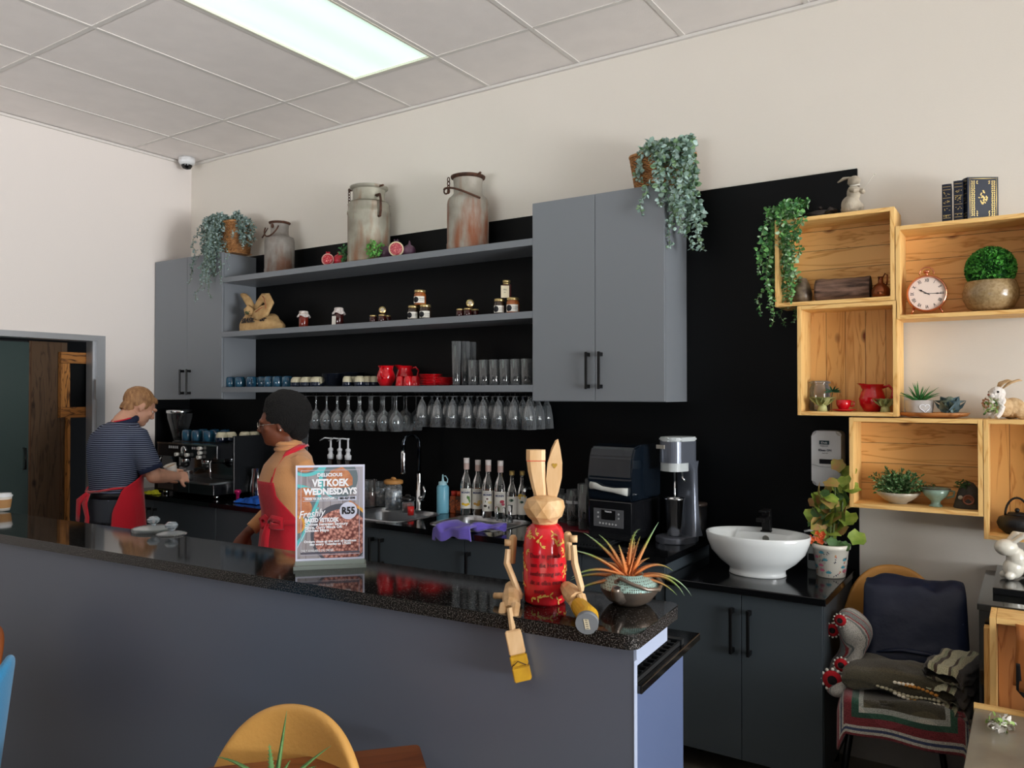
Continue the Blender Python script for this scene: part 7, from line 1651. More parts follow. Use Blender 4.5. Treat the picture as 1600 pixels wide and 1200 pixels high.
bm = nb(); lathe(bm, [(0, 0), (.045, 0), (.08, .02), (.098, .055), (.100, .085), (.088, .125), (.082, .127), (.088, .10), (0, .09)], 44, cap=False); obj('bowl', bm, M('sand_glaze', 'AE9670', .25, col2='8E7650', vscale=90, coat=.5), t)
bm = nb(); rg = random.Random(3)
ball(bm, (0, 0, .175), .078, sub=3, mi=1)
for k in range(1500):
    z = rg.uniform(-.7, 1); a = rg.uniform(0, 2*PI); q = math.sqrt(1-z*z); d = Vector((q*math.cos(a), q*math.sin(a), z)); leaf(bm, Vector((0, 0, .175))+d*.078, d+rv(rg, .6), d+rv(rg, .5), .016, .013, rg.choice((0, 0, 1)))
obj('foliage', bm, [leafm('box_leaf', '4C9A3C', '6AB852'), leafm('box_leaf_dark', '1E4A22', '2E6A30')], t, nrm=False)
# --- upright crate: jar, echeverias, red cup on saucer, red jug
t = thing('glass_canister', 'clear lidded glass canister in the upright crate', 'glass jar', (xu(1281, 3.72), 3.72, B3)); bm = nb(); lathe(bm, [(0, 0), (.04, 0), (.044, .006), (.044, .10), (.036, .118), (.036, .122)], 32, cap=False); obj('glass_body', bm, gl, t, smooth=True)
bm = nb(); lathe(bm, [(.037, .1225), (.046, .124), (.046, .13), (.03, .136), (0, .136)], 32, cap=False); obj('glass_lid', bm, gl, t, smooth=True)
def rosette(label, u, y, z, s, mats, rings_=((0, 1, .95, 7), (.5, .75, 1.3, 7), (.2, .5, 1.6, 6), (.4, .3, 1.9, 4)), name='succulent', wid=.5, h0=.25, parent=None):
    t = thing(name, label, 'succulent', (xu(u, y), y, z)); bm = nb()
    for off, ln, up_a, n_ in rings_:
        for k in range(n_):
            a = 2*PI*(k+off)/n_; e = .48*up_a; d = Vector((math.cos(a), math.sin(a), e)); leaf(bm, (0, 0, s*h0), d, (-math.cos(a)*.5, -math.sin(a)*.5, 1), s*ln, s*wid*ln**.5*.8, k % len(mats), .18, .2); leaf(bm, (0, 0, s*h0-.003), d, (math.cos(a), math.sin(a), -1), s*ln, s*wid*ln**.5*.7, k % len(mats), .2)
    lathe(bm, [(0, 0), (s*.35, 0), (s*.25, s*.3), (0, s*.32)], 14); obj('leaves', bm, mats, t, nrm=False); t.scale = (1, 1, 1.6); return t
eche = [leafm('echeveria', 'A8AC70', 'C4C48C'), leafm('echeveria_b', '93995C', 'B0B47C')]
rosette('pale green echeveria in front of the glass canister', 1285, 3.64, B3, .064, eche)
rosette('pale green echeveria in front of the red jug', 1383, 3.63, B3, .058, eche)
t = thing('paper_leaf_sprig', 'dark green pointed leaf sprig leaning on the glass canister', 'greenery', (xu(1297, 3.66), 3.69, B3)); bm = nb(); tube(bm, [(0, 0, 0), (0, 0, .06), (.01, -.01, .10)], .0015, 5)
for k in range(7): a = -1.2+.4*k; leaf(bm, (.006, -.006, .085), (math.sin(a)+.3, -.4, math.cos(a)*.7-.25), (0, -1, .3), .042, .008)
obj('leaves', bm, leafm('dark_pointed', '1E4A32', '2F6444'), t, nrm=False)
t = thing('saucer', 'red saucer under the small red cup in the upright crate', 'saucer', (xu(1318, 3.66), 3.66, B3)); bm = nb(); lathe(bm, [(0, .001), (.028, 0), (.035, .003), (.052, .009), (.053, .011), (.034, .006), (0, .005)], 36, cap=False); obj('dish', bm, red_glaze, t)
t = thing('cup', 'small red coffee cup on its saucer in the upright crate', 'cup', (xu(1318, 3.66), 3.66, B3+.006), R(20)); bm = nb(); lathe(bm, [(0, 0), (.016, 0), (.019, .004), (.029, .022), (.0315, .045), (.029, .045), (.026, .022), (0, .008)], 32, cap=False); obj('bowl', bm, red_glaze, t)
bm = nb(); tube(bm, [(.029, 0, .038), (.043, 0, .036), (.042, 0, .020), (.028, 0, .016)], .0035, 7); obj('handle', bm, red_glaze, t)
t = red_jug('red glazed milk jug with its spout to the left in the upright crate', (xu(1363, 3.69), 3.69, B3), 1.0, .0)
# --- tray with heart pot and grey succulent, posed rabbit
t = tag(obj('wooden_tray', (lambda bm: (lathe(bm, [(0, 0), (.6, 0), (.92, .4), (1, .95), (.97, 1), (.88, .5), (.6, .18), (0, .18)], 44, cap=False), [setattr(v, 'co', Vector((v.co.x*.134, v.co.y*.07, v.co.z*.022))) for v in bm.verts], bm)[-1])(nb()), wood('tray_wood', 'B57C48', '8E5A30', '5A3418', 10, 'z', gap=False, along='x'), smooth=True), 'oval wooden tray on top of the lower crate', 'tray'); t.location = (xu(1458, 3.68), 3.68, T4)
t = thing('heart_pot', 'grey cement pot with a white heart, holding a spiky green plant', 'plant', (xu(1436, 3.67), 3.67, T4+.0045)); bm = nb(); lathe(bm, [(0, 0), (.04, 0), (.050, .015), (.054, .04), (.054, .068), (.049, .068), (.047, .05), (0, .05)], 40, cap=False); obj('pot', bm, M('cement_pot', 'B5AFAA', .75, bump=.1, bscale=90), t)
bm = nb(); P = []
for i in range(40):
    w_ = 2*PI*i/40; P.append((.0205*math.sin(w_)**3, .019*(13*math.cos(w_)-5*math.cos(2*w_)-2*math.cos(3*w_)-math.cos(4*w_))/16))
pts = [(.0553*math.sin((x+.028)/.054), -.0553*math.cos((x+.028)/.054), .036+z) for x, z in P]; tube(bm, pts, .0016, 6, closed=True); obj('heart_outline', bm, white_ink, t)
bm = nb(); rng = random.Random(3)
for k in range(30): a = rng.uniform(0, 6.28); q = rng.uniform(.25, 1.5); blade(bm, (0, 0, .055), (math.cos(a)*q, math.sin(a)*q, 1), rng.uniform(.07, .10), .0042, .25*q, rng, False, 7)
obj('foliage', bm, leafm('spiky_green', '2C6A34', '4A8A48'), t, nrm=False)
rosette('blue-grey rounded succulent on the wooden tray', 1484, 3.66, T4+.0045, .066, [leafm('grey_succ', '6F8488', '8EA0A0'), leafm('grey_succ_b', '7C8C7E', 'A4AC94'), leafm('grey_succ_c', '4F6870', '708890')], ((0, 1, 1.1, 6), (.5, .85, 2.2, 6), (.2, .6, 3.2, 5)), wid=.95, h0=.2)
t = thing('rabbit_figurine', 'white and straw rabbit with a posy of flowers on top of the lower crates', 'figurine', (xu(1568, 3.67), 3.67, T4), R(-45))
straw = M('straw', 'CDB088', .9, col2='B08E62', vscale=60, bump=.6, bscale=120); whf = M('white_fur', 'E4DED8', .9, bump=.6, bscale=120)
bm = nb(); ball(bm, (.0, .045, .042), .042, (.85, 1.15, 1.0), 3); ball(bm, (0, .0, .045), .036, (.85, 1, 1.1), 3)
for s in (-1, 1): ball(bm, (s*.03, .055, .022), .028, (.6, 1.1, .9), 2)
o = obj('body', bm, straw, t); remesh(o, .0025, 2)
bm = nb(); ball(bm, (0, -.03, .100), .029, (.92, 1.1, .95), 3); ball(bm, (0, -.054, .092), .015, (1.1, 1, .8), 2); ball(bm, (0, -.015, .06), .028, (.9, .8, 1.2), 2)
for s in (-1, 1): tube(bm, [(s*.016, -.02, .05), (s*.018, -.035, .02), (s*.018, -.05, .005)], [.012, .010, .009], 8)
o = obj('head', bm, whf, t); remesh(o, .0022, 2)
for s in (-1, 1): bm = nb(); tube(bm, [(s*.012, -.015, .120), (s*.020, .01, .142), (s*.024, .045, .152), (s*.024, .062, .150)], [.006, .014, .012, .003], 8, flat=.4); obj('ear', bm, straw, t)
for s in (-1, 1): bm = nb(); ball(bm, (s*.022, -.046, .106), .0045, sub=2); obj('eye', bm, M('eye_black', '101010', .1), t)
bm = nb(); ball(bm, (0, -.069, .095), .005, (1.2, .6, .8), 2); obj('nose', bm, M('nose_brown', '8A4A38', .6), t)
bm = nb(); rg = random.Random(8)
for k in range(60): leaf(bm, Vector((rg.uniform(-.03, .03), -.045-rg.random()*.02, .045+rg.uniform(-.025, .03))), rv(rg)+Vector((0, -.5, 0)), rv(rg), .018, .008, rg.choice((0, 0, 1, 2)))
for k in range(8): c = Vector((-.012+.010*math.cos(k*.8), -.066, .062+.010*math.sin(k*.8))); leaf(bm, c, (math.cos(k*.8), -.4, math.sin(k*.8)), (0, -1, 0), .014, .012, 3)
obj('posy', bm, [leafm('posy_green', '7FA050', 'A0BC70'), M('posy_white', 'EEEAE4', .6), leafm('posy_dark', '50703C', '6A8850'), M('posy_peach', 'C8906A', .6)], t, nrm=False)
# --- lower crate
t = thing('planted_bowl', 'white footed bowl overflowing with fine green foliage in the lower crate', 'plant', (xu(1402, 3.69), 3.69, B4)); bm = nb(); lathe(bm, [(0, 0), (.035, 0), (.037, .006), (.05, .012), (.078, .034), (.088, .048), (.084, .05), (.07, .034), (0, .02)], 40, cap=False); obj('bowl', bm, M('stoneware', 'C9C2B2', .35, col2='A8A08E', vscale=14, coat=.3), t)
bm = nb(); rg = random.Random(14); bs = nb()
for k in range(90):
    a = rg.uniform(0, 6.28); el = rg.uniform(.0, 1.45); ln = rg.uniform(.07, .135); d = Vector((math.cos(a)*math.cos(el)*1.15, math.sin(a)*math.cos(el)*.6, math.sin(el)*.80)); e = Vector((0, 0, .045))+d*ln; tube(bs, [(0, 0, .04), e], .0008, 4)
    for q in range(18):
        p = Vector((0, 0, .045))+d*ln*(.3+.7*rg.random()); leaf(bm, p, d+rv(rg, .9), rv(rg)+Vector((0, 0, .5)), .015, .0065, rg.choice((0, 0, 1, 2)))
obj('foliage', bm, [leafm('fine_leaf', '3F6E3C', '5C8A50'), leafm('fine_leaf_dark', '284C2A', '3C6238'), leafm('fine_leaf_pale', '7A9A68', '98B084')], t, nrm=False); obj('stems', bs, stem_m, t)
t = thing('green_cup', 'footed pale green pottery cup in the lower crate', 'cup', (xu(1461, 3.67), 3.67, B4), R(10)); gg = M('celadon', '8FA898', .25, coat=.4, col2='6C8878', vscale=18)
bm = nb(); lathe(bm, [(0, 0), (.025, 0), (.026, .004), (.017, .012), (.018, .022), (.042, .045), (.055, .074), (.052, .074), (.038, .046), (0, .028)], 36, cap=False); obj('bowl', bm, gg, t)
bm = nb(); tube(bm, [(.052, 0, .066), (.068, 0, .064), (.064, 0, .044), (.040, 0, .036)], .0042, 7); obj('handle', bm, gg, t); bm = nb(); tube(bm, [(.0545*math.cos(a), .0545*math.sin(a), .074) for a in [2*PI*i/36 for i in range(36)]], .0018, 6, closed=True); obj('rim_glaze', bm, M('rim_dark', '3A3430', .3), t)
t = thing('rock_planter', 'dark bell-shaped stone ornament with a round copper port and moss', 'ornament', (xu(1512, 3.68), 3.68, B4)); rk = M('dark_rock', '3E3A34', .85, bump=.4, bscale=40)
bm = nb(); lathe(bm, [(0, 0), (.052, 0), (.054, .005), (.042, .05), (.032, .085), (.018, .104), (0, .11)], 28); 
for v in bm.verts: v.co.y *= .7
obj('rock', bm, rk, t); bm = nb(); lathe(bm, [(.016, 0), (.020, .0), (.021, .010), (.016, .012), (.015, .004), (0, .003)], 24, cap=False); bmesh.ops.rotate(bm, verts=bm.verts, matrix=Matrix.Rotation(PI/2, 3, 'X')); bmesh.ops.translate(bm, verts=bm.verts, vec=(.002, -.028, .038)); obj('copper_port', bm, M('old_copper', '8A5A48', .4, metal=.5), t)
bm = nb(); ball(bm, (-.026, -.032, .045), .009); obj('pebble', bm, stone, t)
bm = nb(); rg = random.Random(2)
for k in range(60): leaf(bm, Vector((-.02+rg.uniform(-.022, .022), -.02, .095+rg.uniform(-.012, .015))), rv(rg), rv(rg), .014, .006)
obj('moss', bm, leafm('moss', '34502C', '4A6A3A'), t, nrm=False)
# --- lower right crate: iron teapot
t = thing('iron_teapot', 'round black cast iron teapot with a hoop handle in the lower right crate', 'teapot', (xu(1588, 3.69), 3.68, B5)); bi = M('black_iron', '17181A', .45, metal=.3, bump=.2, bscale=60)
bm = nb(); lathe(bm, [(0, 0), (.04, 0), (.062, .018), (.070, .04), (.062, .062), (.035, .074), (0, .076)], 40); obj('body', bm, bi, t); bm = nb(); lathe(bm, [(.034, .0755), (.030, .082), (0, .085)], 30, cap=False); ball(bm, (0, 0, .092), .009); obj('lid', bm, bi, t)
bm = nb(); tube(bm, [(.040*math.cos(a), 0, .068+.072*math.sin(a)) for a in [PI*i/16 for i in range(17)]], .0042, 8); obj('hoop_handle', bm, bi, t); bm = nb(); tube(bm, [(.055, -.03, .04), (.08, -.045, .05), (.09, -.05, .065)], [.014, .010, .008], 10); obj('spout', bm, bi, t)
# ---------------- chair with folded blankets by the wall ----------------
leather = M('tan_leather', 'B8823F', .42, bump=.15, bscale=90, var=.08, vscale=5)
def shell_chair(label, loc, rz, mat, bw=.42, bh=.40, seat=.45, s=1.0, name='chair'):
    """moulded shell chair: faces local -y; wide rounded back, seat pan, four splayed metal legs"""
    t = thing(name, label, 'chair', loc, rz)
    bm = nb(); nu, nv = 30, 14; g = []
    for j in range(nv+1):
        v = j/nv; row = []
        for i in range(nu+1):
            th = PI*(i/nu)-PI/2; u = math.copysign(abs(math.sin(th))**.9, th); top = abs(math.cos(th))**.62
            w = bw/2; zt = seat-.02+(bh+.02)*(.16+.84*top)*v if v > 0 else seat-.02
            x = w*u*(.90+.10*math.sin(v*PI*.62)); y = .20+.06*v-.07*u*u; row.append(bm.verts.new((x, y, zt)))
        g.append(row)
    for j in range(nv):
        for i in range(nu): bm.faces.new([g[j][i], g[j][i+1], g[j+1][i+1], g[j+1][i]])
    o = obj('backrest', bm, mat, t, smooth=True); m = o.modifiers.new('thick', 'SOLIDIFY'); m.thickness = .026; m.offset = 0; ss = o.modifiers.new('sub', 'SUBSURF'); ss.levels = ss.render_levels = 2
    bm = nb(); prism(bm, rrect(-bw/2*.97, bw/2*.97, -.24, .20, .10, 8), seat-.03, seat+.03); bmesh.ops.bevel(bm, geom=[e for e in bm.edges if abs(e.verts[0].co.z-e.verts[1].co.z) < 1e-4], offset=.018, segments=3, affect='EDGES'); obj('seat', bm, mat, t, smooth=False)
    for sx in (-1, 1):
        for sy in (-1, 1):
            bm = nb(); tube(bm, [(sx*.14, sy*.13, seat-.03), (sx*.20, sy*.20, 0)], [.013, .009], 10); obj('leg', bm, black_metal, t)
    return t
ch = shell_chair('tan leather chair against the wall, piled with folded blankets and a navy jacket', (-.455, 3.42, 0), R(8), leather, .40, .46, .44)
cx, cy = -.415, 3.41
def fold(label, name, cat, loc, rz, w, d, h, mat, seed, puff=.3, sag=0, layers=1):
    """a folded textile: rounded layers, the front edge rolled over"""
    t = thing(name, label, cat, loc, rz); rng = random.Random(seed)
    for k in range(layers):
        bm = nb(); hh = h/layers; o1 = rng.uniform(0, 90)
        def f(a, b_):
            th = 2*PI*b_; c, s = math.cos(th), math.sin(th); q = (abs(c)**5+abs(s)**5)**(-.2)
            X_ = (a-.5)*w; e = min(1, min(a, 1-a)*9)**.6
            y = q*c*d/2*(.92+.08*e); z = q*s*hh/2*(.35+.65*e)
            n_ = noise.noise(Vector((a*4+o1, c*2, s*2)))*puff*hh
            z0 = z+hh/2+k*hh+n_*.5
            if y < -d*.35: z0 -= sag*((-y-d*.35)/d)**1.0*3
            return Vector((X_+.01*noise.noise(Vector((b_*7+o1, a, 1))), y+n_*.4, z0))
        cloth_blob(bm, f, 36, 40); obj('fold', bm, mat, t)
    return t
def crochet(name, cols, scale=(1, 1, 1), bands=40):
    m = M(name, cols[0], .95, sheen=.3); N, L, b = nodes(m); tc = N.new('ShaderNodeTexCoord'); mp = N.new('ShaderNodeMapping'); mp.inputs['Scale'].default_value = scale; L.new(tc.outputs['Object'], mp.inputs[0])
    vo = N.new('ShaderNodeTexVoronoi'); vo.feature = 'DISTANCE_TO_EDGE'; vo.inputs['Scale'].default_value = 210; L.new(tc.outputs['Object'], vo.inputs[0])
    wv = N.new('ShaderNodeTexWave'); wv.bands_direction = 'Y'; wv.inputs['Scale'].default_value = bands/20; wv.inputs['Distortion'].default_value = 1.2; L.new(mp.outputs[0], wv.inputs[0])
    rp = N.new('ShaderNodeValToRGB'); rp.color_ramp.interpolation = 'CONSTANT'; e = rp.color_ramp.elements
    while len(e) < len(cols): e.new(.5)
    for i, c in enumerate(cols): e[i].position = i/len(cols); e[i].color = lin(c)
    L.new(wv.outputs[1], rp.inputs[0]); r2 = N.new('ShaderNodeValToRGB'); r2.color_ramp.elements[0].color = (.35, .35, .35, 1); r2.color_ramp.elements[1].position = .22; L.new(vo.outputs[0], r2.inputs[0])
    mx = N.new('ShaderNodeMix'); mx.data_type = 'RGBA'; mx.blend_type = 'MULTIPLY'; mx.inputs[0].default_value = .8; L.new(rp.outputs[0], mx.inputs[6]); L.new(r2.outputs[0], mx.inputs[7]); L.new(mx.outputs[2], b.inputs['Base Color'])
    bp = N.new('ShaderNodeBump'); bp.inputs['Strength'].default_value = .8; bp.inputs['Distance'].default_value = .004; L.new(vo.outputs[0], bp.inputs['Height']); L.new(bp.outputs[0], b.inputs['Normal']); return m
olive = crochet('olive_crochet', ['4C4632', '5A523A', '443E2C']); creamc = crochet('cream_brown_crochet', ['D0CCA8', '4A3424', 'A4A884', 'C8C4A0', '2E2620'], (1, 1, 5), 50)
# the striped border blanket: a draped sheet with nested border bands hanging over the seat front
t = thing('crochet_blanket', 'olive crochet blanket with green, red, blue and white borders hanging off the chair seat', 'blanket', (cx-.01, cy-.02, .475), R(8))
nbm = [crochet('border_red', ['8E2C34', '9A3A40']), crochet('border_blue', ['3A4468', '2E3858']), crochet('border_white', ['C6C2B4', 'AEB0A6']), crochet('border_dred', ['7A2026', '8A3038']), crochet('border_green', ['1F4A38', '2A5A44']), olive]
bm = nb(); NU, NV = 60, 56
def drape(a, b_):
    X_ = (a-.5)*.46; s = b_*.52; y = .14-s; z = .028+.010*math.sin(a*9+b_*3)
    if y < -.255: k = -.255-y; y = -.255-.05*math.sin(min(1, k/.25)*PI/2)-.012*math.sin(a*12); z = .028-k*.92
    edge = max(0, abs(a-.5)-.40)/.10; z -= .07*edge**1.3; X_ -= math.copysign(.02*edge, X_)
    z -= .05*(a-.2)*(s > .4)*(s-.4)*4
    return Vector((X_, y, z))
g = [[bm.verts.new(drape(i/NU, j/NV)) for j in range(NV+1)] for i in range(NU+1)]
for i in range(NU):
    for j in range(NV):
        dd = min((i+.5)/NU*.46, (1-(i+.5)/NU)*.46, (1-(j+.5)/NV)*.52); mi = 0 if dd < .012 else 2 if dd < .020 else 1 if dd < .032 else 2 if dd < .038 else 3 if dd < .062 else 4 if dd < .085 else 2 if dd < .098 else 5
        f = bm.faces.new([g[i][j], g[i+1][j], g[i+1][j+1], g[i][j+1]]); f.material_index = mi; f.smooth = True
o = obj('draped_sheet', bm, nbm, t); m = o.modifiers.new('thick', 'SOLIDIFY'); m.thickness = .010; m.offset = 1
fold('bulky olive and brown crochet blanket folded on the chair seat', 'crochet_blanket', 'blanket', (cx+.0, cy-.09, .52), R(6), .40, .30, .085, olive, 4, .5, .02)
fold('cream and brown patterned crochet blanket bulging on the right side of the chair', 'crochet_blanket', 'blanket', (cx+.175, cy-.09, .455), R(78), .31, .12, .20, creamc, 9, .5, .04, 3)
t = [o for o in bpy.data.objects if o.name.startswith('crochet_blanket') and 'bulky' in o.get('label', '')][0]
for k, (c_, z_, n_, x0_) in enumerate((('F0E8D4', .052, 5, -.02), ('C8883C', .046, 9, .0), ('B8B094', .030, 16, -.09), ('E8E0CC', .012, 12, -.02), ('C89A50', .006, 6, .03))):
    bm = nb()
    for q in range(n_): ball(bm, (x0_+.014*q, -.150-.006*math.sin(q*.9), z_+.006*math.sin(q*.35+k)-.0016*q), .0085, (1, 1, .8), 1)
    obj('wool_bobbles', bm, M('wool_'+c_, c_, .95), t)
# granny-square blanket on the left with red flower centres
t = thing('granny_blanket', 'grey and white crochet blanket with red flowers on the left of the chair', 'blanket', (cx-.200, cy-.055, .50), R(8)); gr = crochet('grey_white_crochet', ['C9C6BE', '7E8684', 'C4C0B8', 'A83038', '8A908E'], (1, 1, 5), 70)
bm = nb()
def gb(a, b_):
    th = 2*PI*b_; z = .32*(1-a)-.05; r_ = (.066+.018*math.sin(a*9)+.016*math.sin(th*2+a*5))*(1-abs(2*a-1)**6)**.5*(.75+.35*a)+.001; return Vector((-.0+.03*math.sin(a*5)+r_*.8*math.cos(th), -.05*a+r_*1.5*math.sin(th), z))
cloth_blob(bm, gb, 40, 30); obj('bundle', bm, gr, t)
for dx, dy, dz, r_ in ((-.045, -.155, .03, .036), (-.015, -.135, .085, .025), (-.05, -.05, .19, .024), (-.02, -.10, .245, .022)):
    bm = nb(); lathe(bm, [(0, .012), (r_*.45, .010), (r_*.5, .004)], 16, cap=False, mi=0); lathe(bm, [(r_*.5, .009), (r_, .004), (r_*1.0, 0)], 16, cap=False, mi=1)
    for k in range(12): a = 2*PI*k/12; ball(bm, (r_*1.12*math.cos(a), r_*1.12*math.sin(a), .001), r_*.2, (1, 1, .7), 1, mi=2)
    bmesh.ops.rotate(bm, verts=bm.verts, matrix=Matrix.Rotation(PI/2, 3, 'X')); bmesh.ops.rotate(bm, verts=bm.verts, matrix=Matrix.Rotation(R(-8), 3, 'Z')); bmesh.ops.translate(bm, verts=bm.verts, vec=(dx, dy, dz)); obj('flower_square', bm, [M('wool_black', '1A1416', .95), M('wool_red', 'B01420', .95), M('wool_white', 'D8D4CA', .95)], t, nrm=False)
# navy jacket folded over the backrest and pile
t = thing('folded_jacket', 'navy quilted jacket folded over the backrest of the wall chair', 'jacket', (cx+.015, cy+.14, .58), R(8)); nj = M('navy_nylon', '0C1730', .5, bump=.5, bscale=14)
bm = nb()
def jk(a, b_):
    X_ = (a-.5)*(.34+.03*b_); e = min(1, min(a, 1-a)*10)**.5
    P_ = [(.05, .25), (.0, .285), (-.06, .27), (-.10, .17), (-.13, .07), (-.15, .01), (-.10, -.03), (-.02, -.02)]
    q = b_*(len(P_)-1); k = min(int(q), len(P_)-2); f = q-k; f = f*f*(3-2*f) if False else f; y = P_[k][0]*(1-f)+P_[k+1][0]*f; z = P_[k][1]*(1-f)+P_[k+1][1]*f
    n_ = noise.noise(Vector((a*5, b_*4, 2)))*.022+noise.noise(Vector((a*3+b_*6, b_*13, 7)))*.010; return Vector((X_, y-.02*e+n_*.6, z+n_))
cloth_blob(bm, jk, 40, 40); o = obj('shell_fabric', bm, nj, t); m = o.modifiers.new('thick', 'SOLIDIFY'); m.thickness = .03; m.offset = 0; ss = o.modifiers.new('sub', 'SUBSURF'); ss.levels = ss.render_levels = 1
bm = nb(); tube(bm, [(-.15, -.165, .03), (-.05, -.175, .055), (.05, -.172, .05), (.15, -.16, .01)], [.010, .014, .014, .008], 8, flat=.6); obj('collar_fold', bm, nj, t)
# ---------------- sideboard, low glass-topped table, crate and leather bag at the right edge ----------------
blk = M('black_lacquer', '101112', .15, coat=.4)
t = thing('sideboard', 'black sideboard against the wall at the right edge of the photo', 'sideboard', (-.155, YB-.004, 0)); 
obj('body', bx(.0, 1.4, -.62, -.0, 0, .872), blk, t); obj('top', bx(-.005, 1.4, -.625, -.0, .873, .895, .002), M('black_gloss', '141514', .06, coat=.5), t); obj('raised_shelf', bx(.035, 1.4, -.45, -.002, .8955, .92, .002), blk, t)
glz = M('white_glaze', 'DDD9CC', .15, coat=.5)
t = thing('rabbit_figurine', 'white glazed ceramic rabbit on the black sideboard at the right edge', 'figurine', (xu(1597, 3.55), 3.55, .921), R(-60)); t.scale = (1.3, 1.3, 1.3); bm = nb(); ball(bm, (0, -.028, .032), .026, (.9, 1.1, 1.2), 3)
ball(bm, (0, .03, .035), .036, (.9, 1.25, .95), 3); ball(bm, (0, -.02, .06), .028, (.9, .95, 1.2), 3); ball(bm, (0, -.048, .092), .029, (.9, 1.1, .85), 3)
for s in (-1, 1): tube(bm, [(s*.012, -.035, .108), (s*.017, -.012, .128), (s*.020, .014, .124), (s*.020, .03, .112)], [.010, .015, .014, .007], 10, flat=.6); ball(bm, (s*.02, .02, .018), .022, (.7, 1.2, .8), 2); ball(bm, (s*.014, -.045, .012), .012, (.8, 1.3, 1), 2)
o = obj('body', bm, glz, t); remesh(o, .0022, 3)
# low table of grey stone-look with a pine-framed edge
t = thing('low_table', 'low stone-topped table with a pine edge at the lower right corner', 'table', (-.16, 2.98, 0)); stn = M('beige_stone', '7A7264', .25, col2='8E8676', vscale=5, coat=.2)
obj('table_top', bx(0, 1.3, -1.4, 0, .57, .60, .002), stn, t); obj('pine_edge', bx(-.002, 1.3, .0005, .018, .56, .612), pine_f, t); obj('side_panel', bx(.003, .02, -1.39, -.01, 0, .569), blk, t)
obj('end_panel', bx(.021, 1.29, -.03, -.012, 0, .569), blk, t)
t = thing('crate', 'open-fronted pine crate standing on its end beside the low table', 'crate', (-.118, 3.168, .40)); h_ = .49
obj('back_boards', bx(.02, .44, -.03, -.012, .02, h_-.02), wood('pine_red', 'B07A4C', '8E5A34', '4A2A18', .11, 'x', along='z'), t)
pu = MATS['pine_frame_upright'] if 'pine_frame_upright' in MATS else pine_v
obj('side_board', bx(0, .018, -.15, 0, 0, h_, .001), pu, t); obj('top_board', bx(.019, .45, -.15, 0, h_-.018, h_, .001), pine_f, t); obj('bottom_board', bx(.019, .45, -.15, 0, 0, .018), pine_f, t); obj('divider', bx(-.020, -.001, -.06, -.01, 0, h_-.06), pu, t)
tt = thing('crate_stand', 'dark stand under the pine crate at the right edge', 'stand', (-.13, 3.168, 0)); obj('body', bx(0, .45, -.165, -.0, 0, .398), blk, tt)
# leather hanging over the crate
t = thing('leather_bag', 'tan leather bag with a black flap hanging over the pine crate', 'bag', (-.045, 3.01, .86)); lt = M('saddle_leather', 'A4622C', .5, bump=.15, bscale=50, var=.08, vscale=6)
bm = nb()
def lb(a, b_): X_ = (a-.0)*.24-.02*(1-b_)+.012*math.sin(b_*4); y = .12-.15*min(1, b_*2.0)-.012*math.sin(a*5)-.02*b_; z = .02-max(0, b_-.4)*.30-.02*a*(b_ < .5); return Vector((X_, y, z))
cloth_blob(bm, lb, 20, 24); o = obj('outer_leather', bm, lt, t); m = o.modifiers.new('thick', 'SOLIDIFY'); m.thickness = .004
bm = nb(); tube(bm, [(.01, -.065, -.155), (.08, -.072, -.155), (.2, -.07, -.14)], [.02, .026, .028], 12, cap=False, flat=.8); o = obj('rolled_edge', bm, lt, t); m = o.modifiers.new('thick', 'SOLIDIFY'); m.thickness = .004
bm = nb()
def lc(a, b_): q = 1-(2*a-1)**2*.5; return Vector((.0+a*.26, -.045-.01*b_, -.09-b_*.16*q)); 
cloth_blob(bm, lc, 16, 10); o = obj('black_flap', bm, M('black_leather', '1A1B1D', .5), t); m = o.modifiers.new('thick', 'SOLIDIFY'); m.thickness = .004
# little posy lying on the low table
t = thing('flower_posy', 'small white and green dried flower posy lying on the low table', 'flowers', (atz(1562, 1140, .60).x, atz(1562, 1140, .60).y, .602)); bm = nb(); rg = random.Random(5)
for k in range(70): leaf(bm, Vector((rg.uniform(-.03, .03), rg.uniform(-.05, .04), .008+rg.random()*.022)), rv(rg), rv(rg)+Vector((0, 0, .5)), .02, .012, rg.choice((0, 0, 1, 2)))
obj('petals', bm, [M('posy_white', 'EEEAE4', .6), leafm('posy_green', '7FA050', 'A0BC70'), leafm('posy_dry', '7A7058', '9A9080')], t, nrm=False)
bm = nb(); tube(bm, [(0, -.03, .012), (.0, .03, .014), (.01, .07, .010)], .0025, 6); obj('stems', bm, stem_m, t)
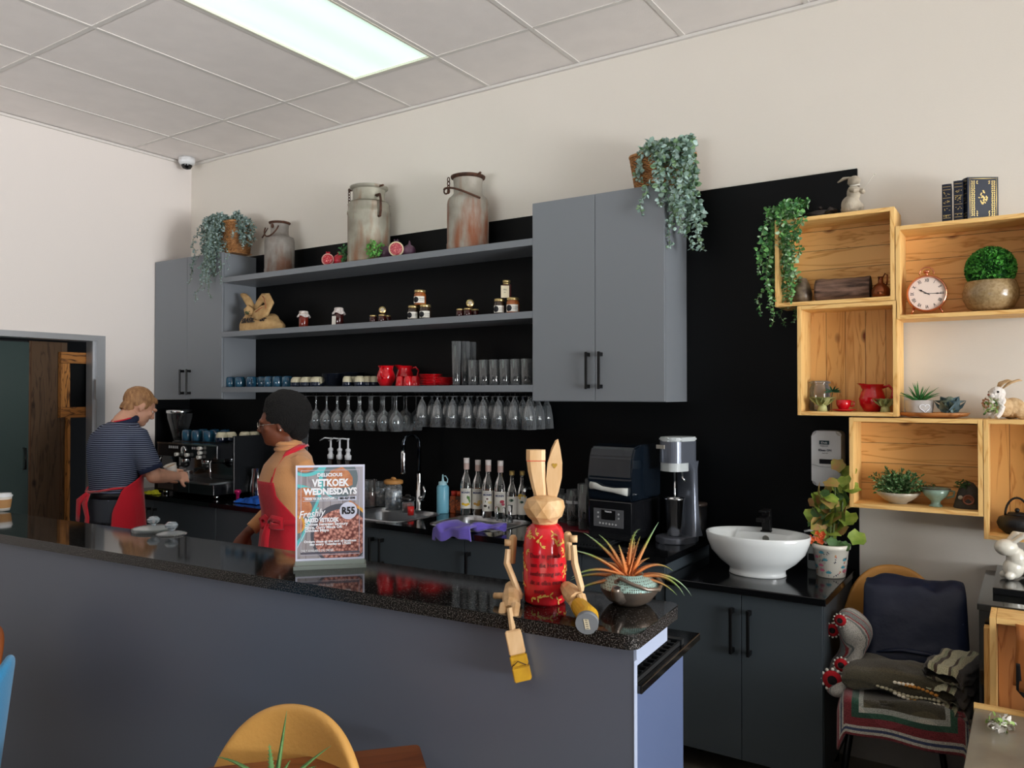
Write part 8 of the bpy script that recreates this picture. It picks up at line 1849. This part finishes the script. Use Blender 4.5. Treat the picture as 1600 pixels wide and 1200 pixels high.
# ---------------- front: tan chair, table with an aloe, blue chair at the left edge ----------------
fl = M('mustard_leather', 'D9A458', .42, bump=.12, bscale=90, var=.06, vscale=5)
c_ = aty(445, 1100, 1.27)
shell_chair('mustard leather chair between the bar and the wooden table', (-1.42, 1.06, 0), R(10), fl, .47, .455, .42)
tw = wood('walnut_strips', 'B87444', '9A5A34', '4A2414', .04, 'y', along='x', rough=.3, ringscale=.7, lo=(.32, .24, .2))
p1 = atz(655, 1162, .77); p2 = atz(330, 1198, .77); dirx = (p1-p2); dirx.z = 0; ax_ = math.atan2(dirx.y, dirx.x)
t = thing('table', 'dark and light striped wooden table top at the bottom of the photo', 'table', (p1.x, p1.y, 0), ax_)
bm = nb(); prism(bm, rrect(-.85, 0, -.70, 0, .012, 4), .742, .77); bmesh.ops.bevel(bm, geom=[e for e in bm.edges if abs(e.verts[0].co.z-e.verts[1].co.z) < 1e-4], offset=.003, segments=2, affect='EDGES'); obj('table_top', bm, tw, t)
for x in (-.78, -.07):
    for y in (-.63, -.07): bm = nb(); tube(bm, [(x, y, .741), (x, y, 0)], [.02, .014], 10); obj('leg', bm, black_metal, t)
pp_ = atz(428, 1262, .77)
t = thing('aloe_plant', 'spiky green aloe in a small pot on the striped table, at the bottom edge', 'plant', (pp_.x, pp_.y, .771)); bm = nb(); lathe(bm, [(0, 0), (.028, 0), (.036, .035), (.033, .036), (0, .03)], 28); obj('pot', bm, M('terracotta_dark', '6A4A3A', .7), t)
bm = nb(); rng = random.Random(11); sr, aw_ = Vector((.95, .3, 0)), Vector((-.3, .95, 0))
for sx, up2, aw, ln, dr in ((.12, 1, .1, .165, -.0), (-.95, .62, .1, .16, .35), (.75, .8, .2, .15, .15), (1, .55, .0, .145, .45), (1, .25, .0, .15, .3), (.45, .9, -.2, .10, .2), (-.4, .9, .5, .10, .3), (-.3, .7, -.6, .10, .4), (.5, .5, .8, .10, .3), (-1, .2, -.2, .11, .2)):
    blade(bm, (rng.uniform(-.006, .006), 0, .03), sr*sx+aw_*aw+Vector((0, 0, up2)), ln, .007, dr, rng)
obj('foliage', bm, leafm('aloe_leaf', '5A8A50', '7FA86A'), t, nrm=False)
bl = M('blue_fabric', '2A86B8', .8, sheen=.2, bump=.2, bscale=200)
t = shell_chair('bright blue upholstered chair cut off by the left edge of the photo', (-2.29, .752, 0), R(-35), bl, .44, .50, .46)
shell_chair('orange-brown chair behind the blue one at the left edge', (-2.86, .98, 0), R(-10), M('orange_leather', '8E4A1E', .5), .42, .43, .44)
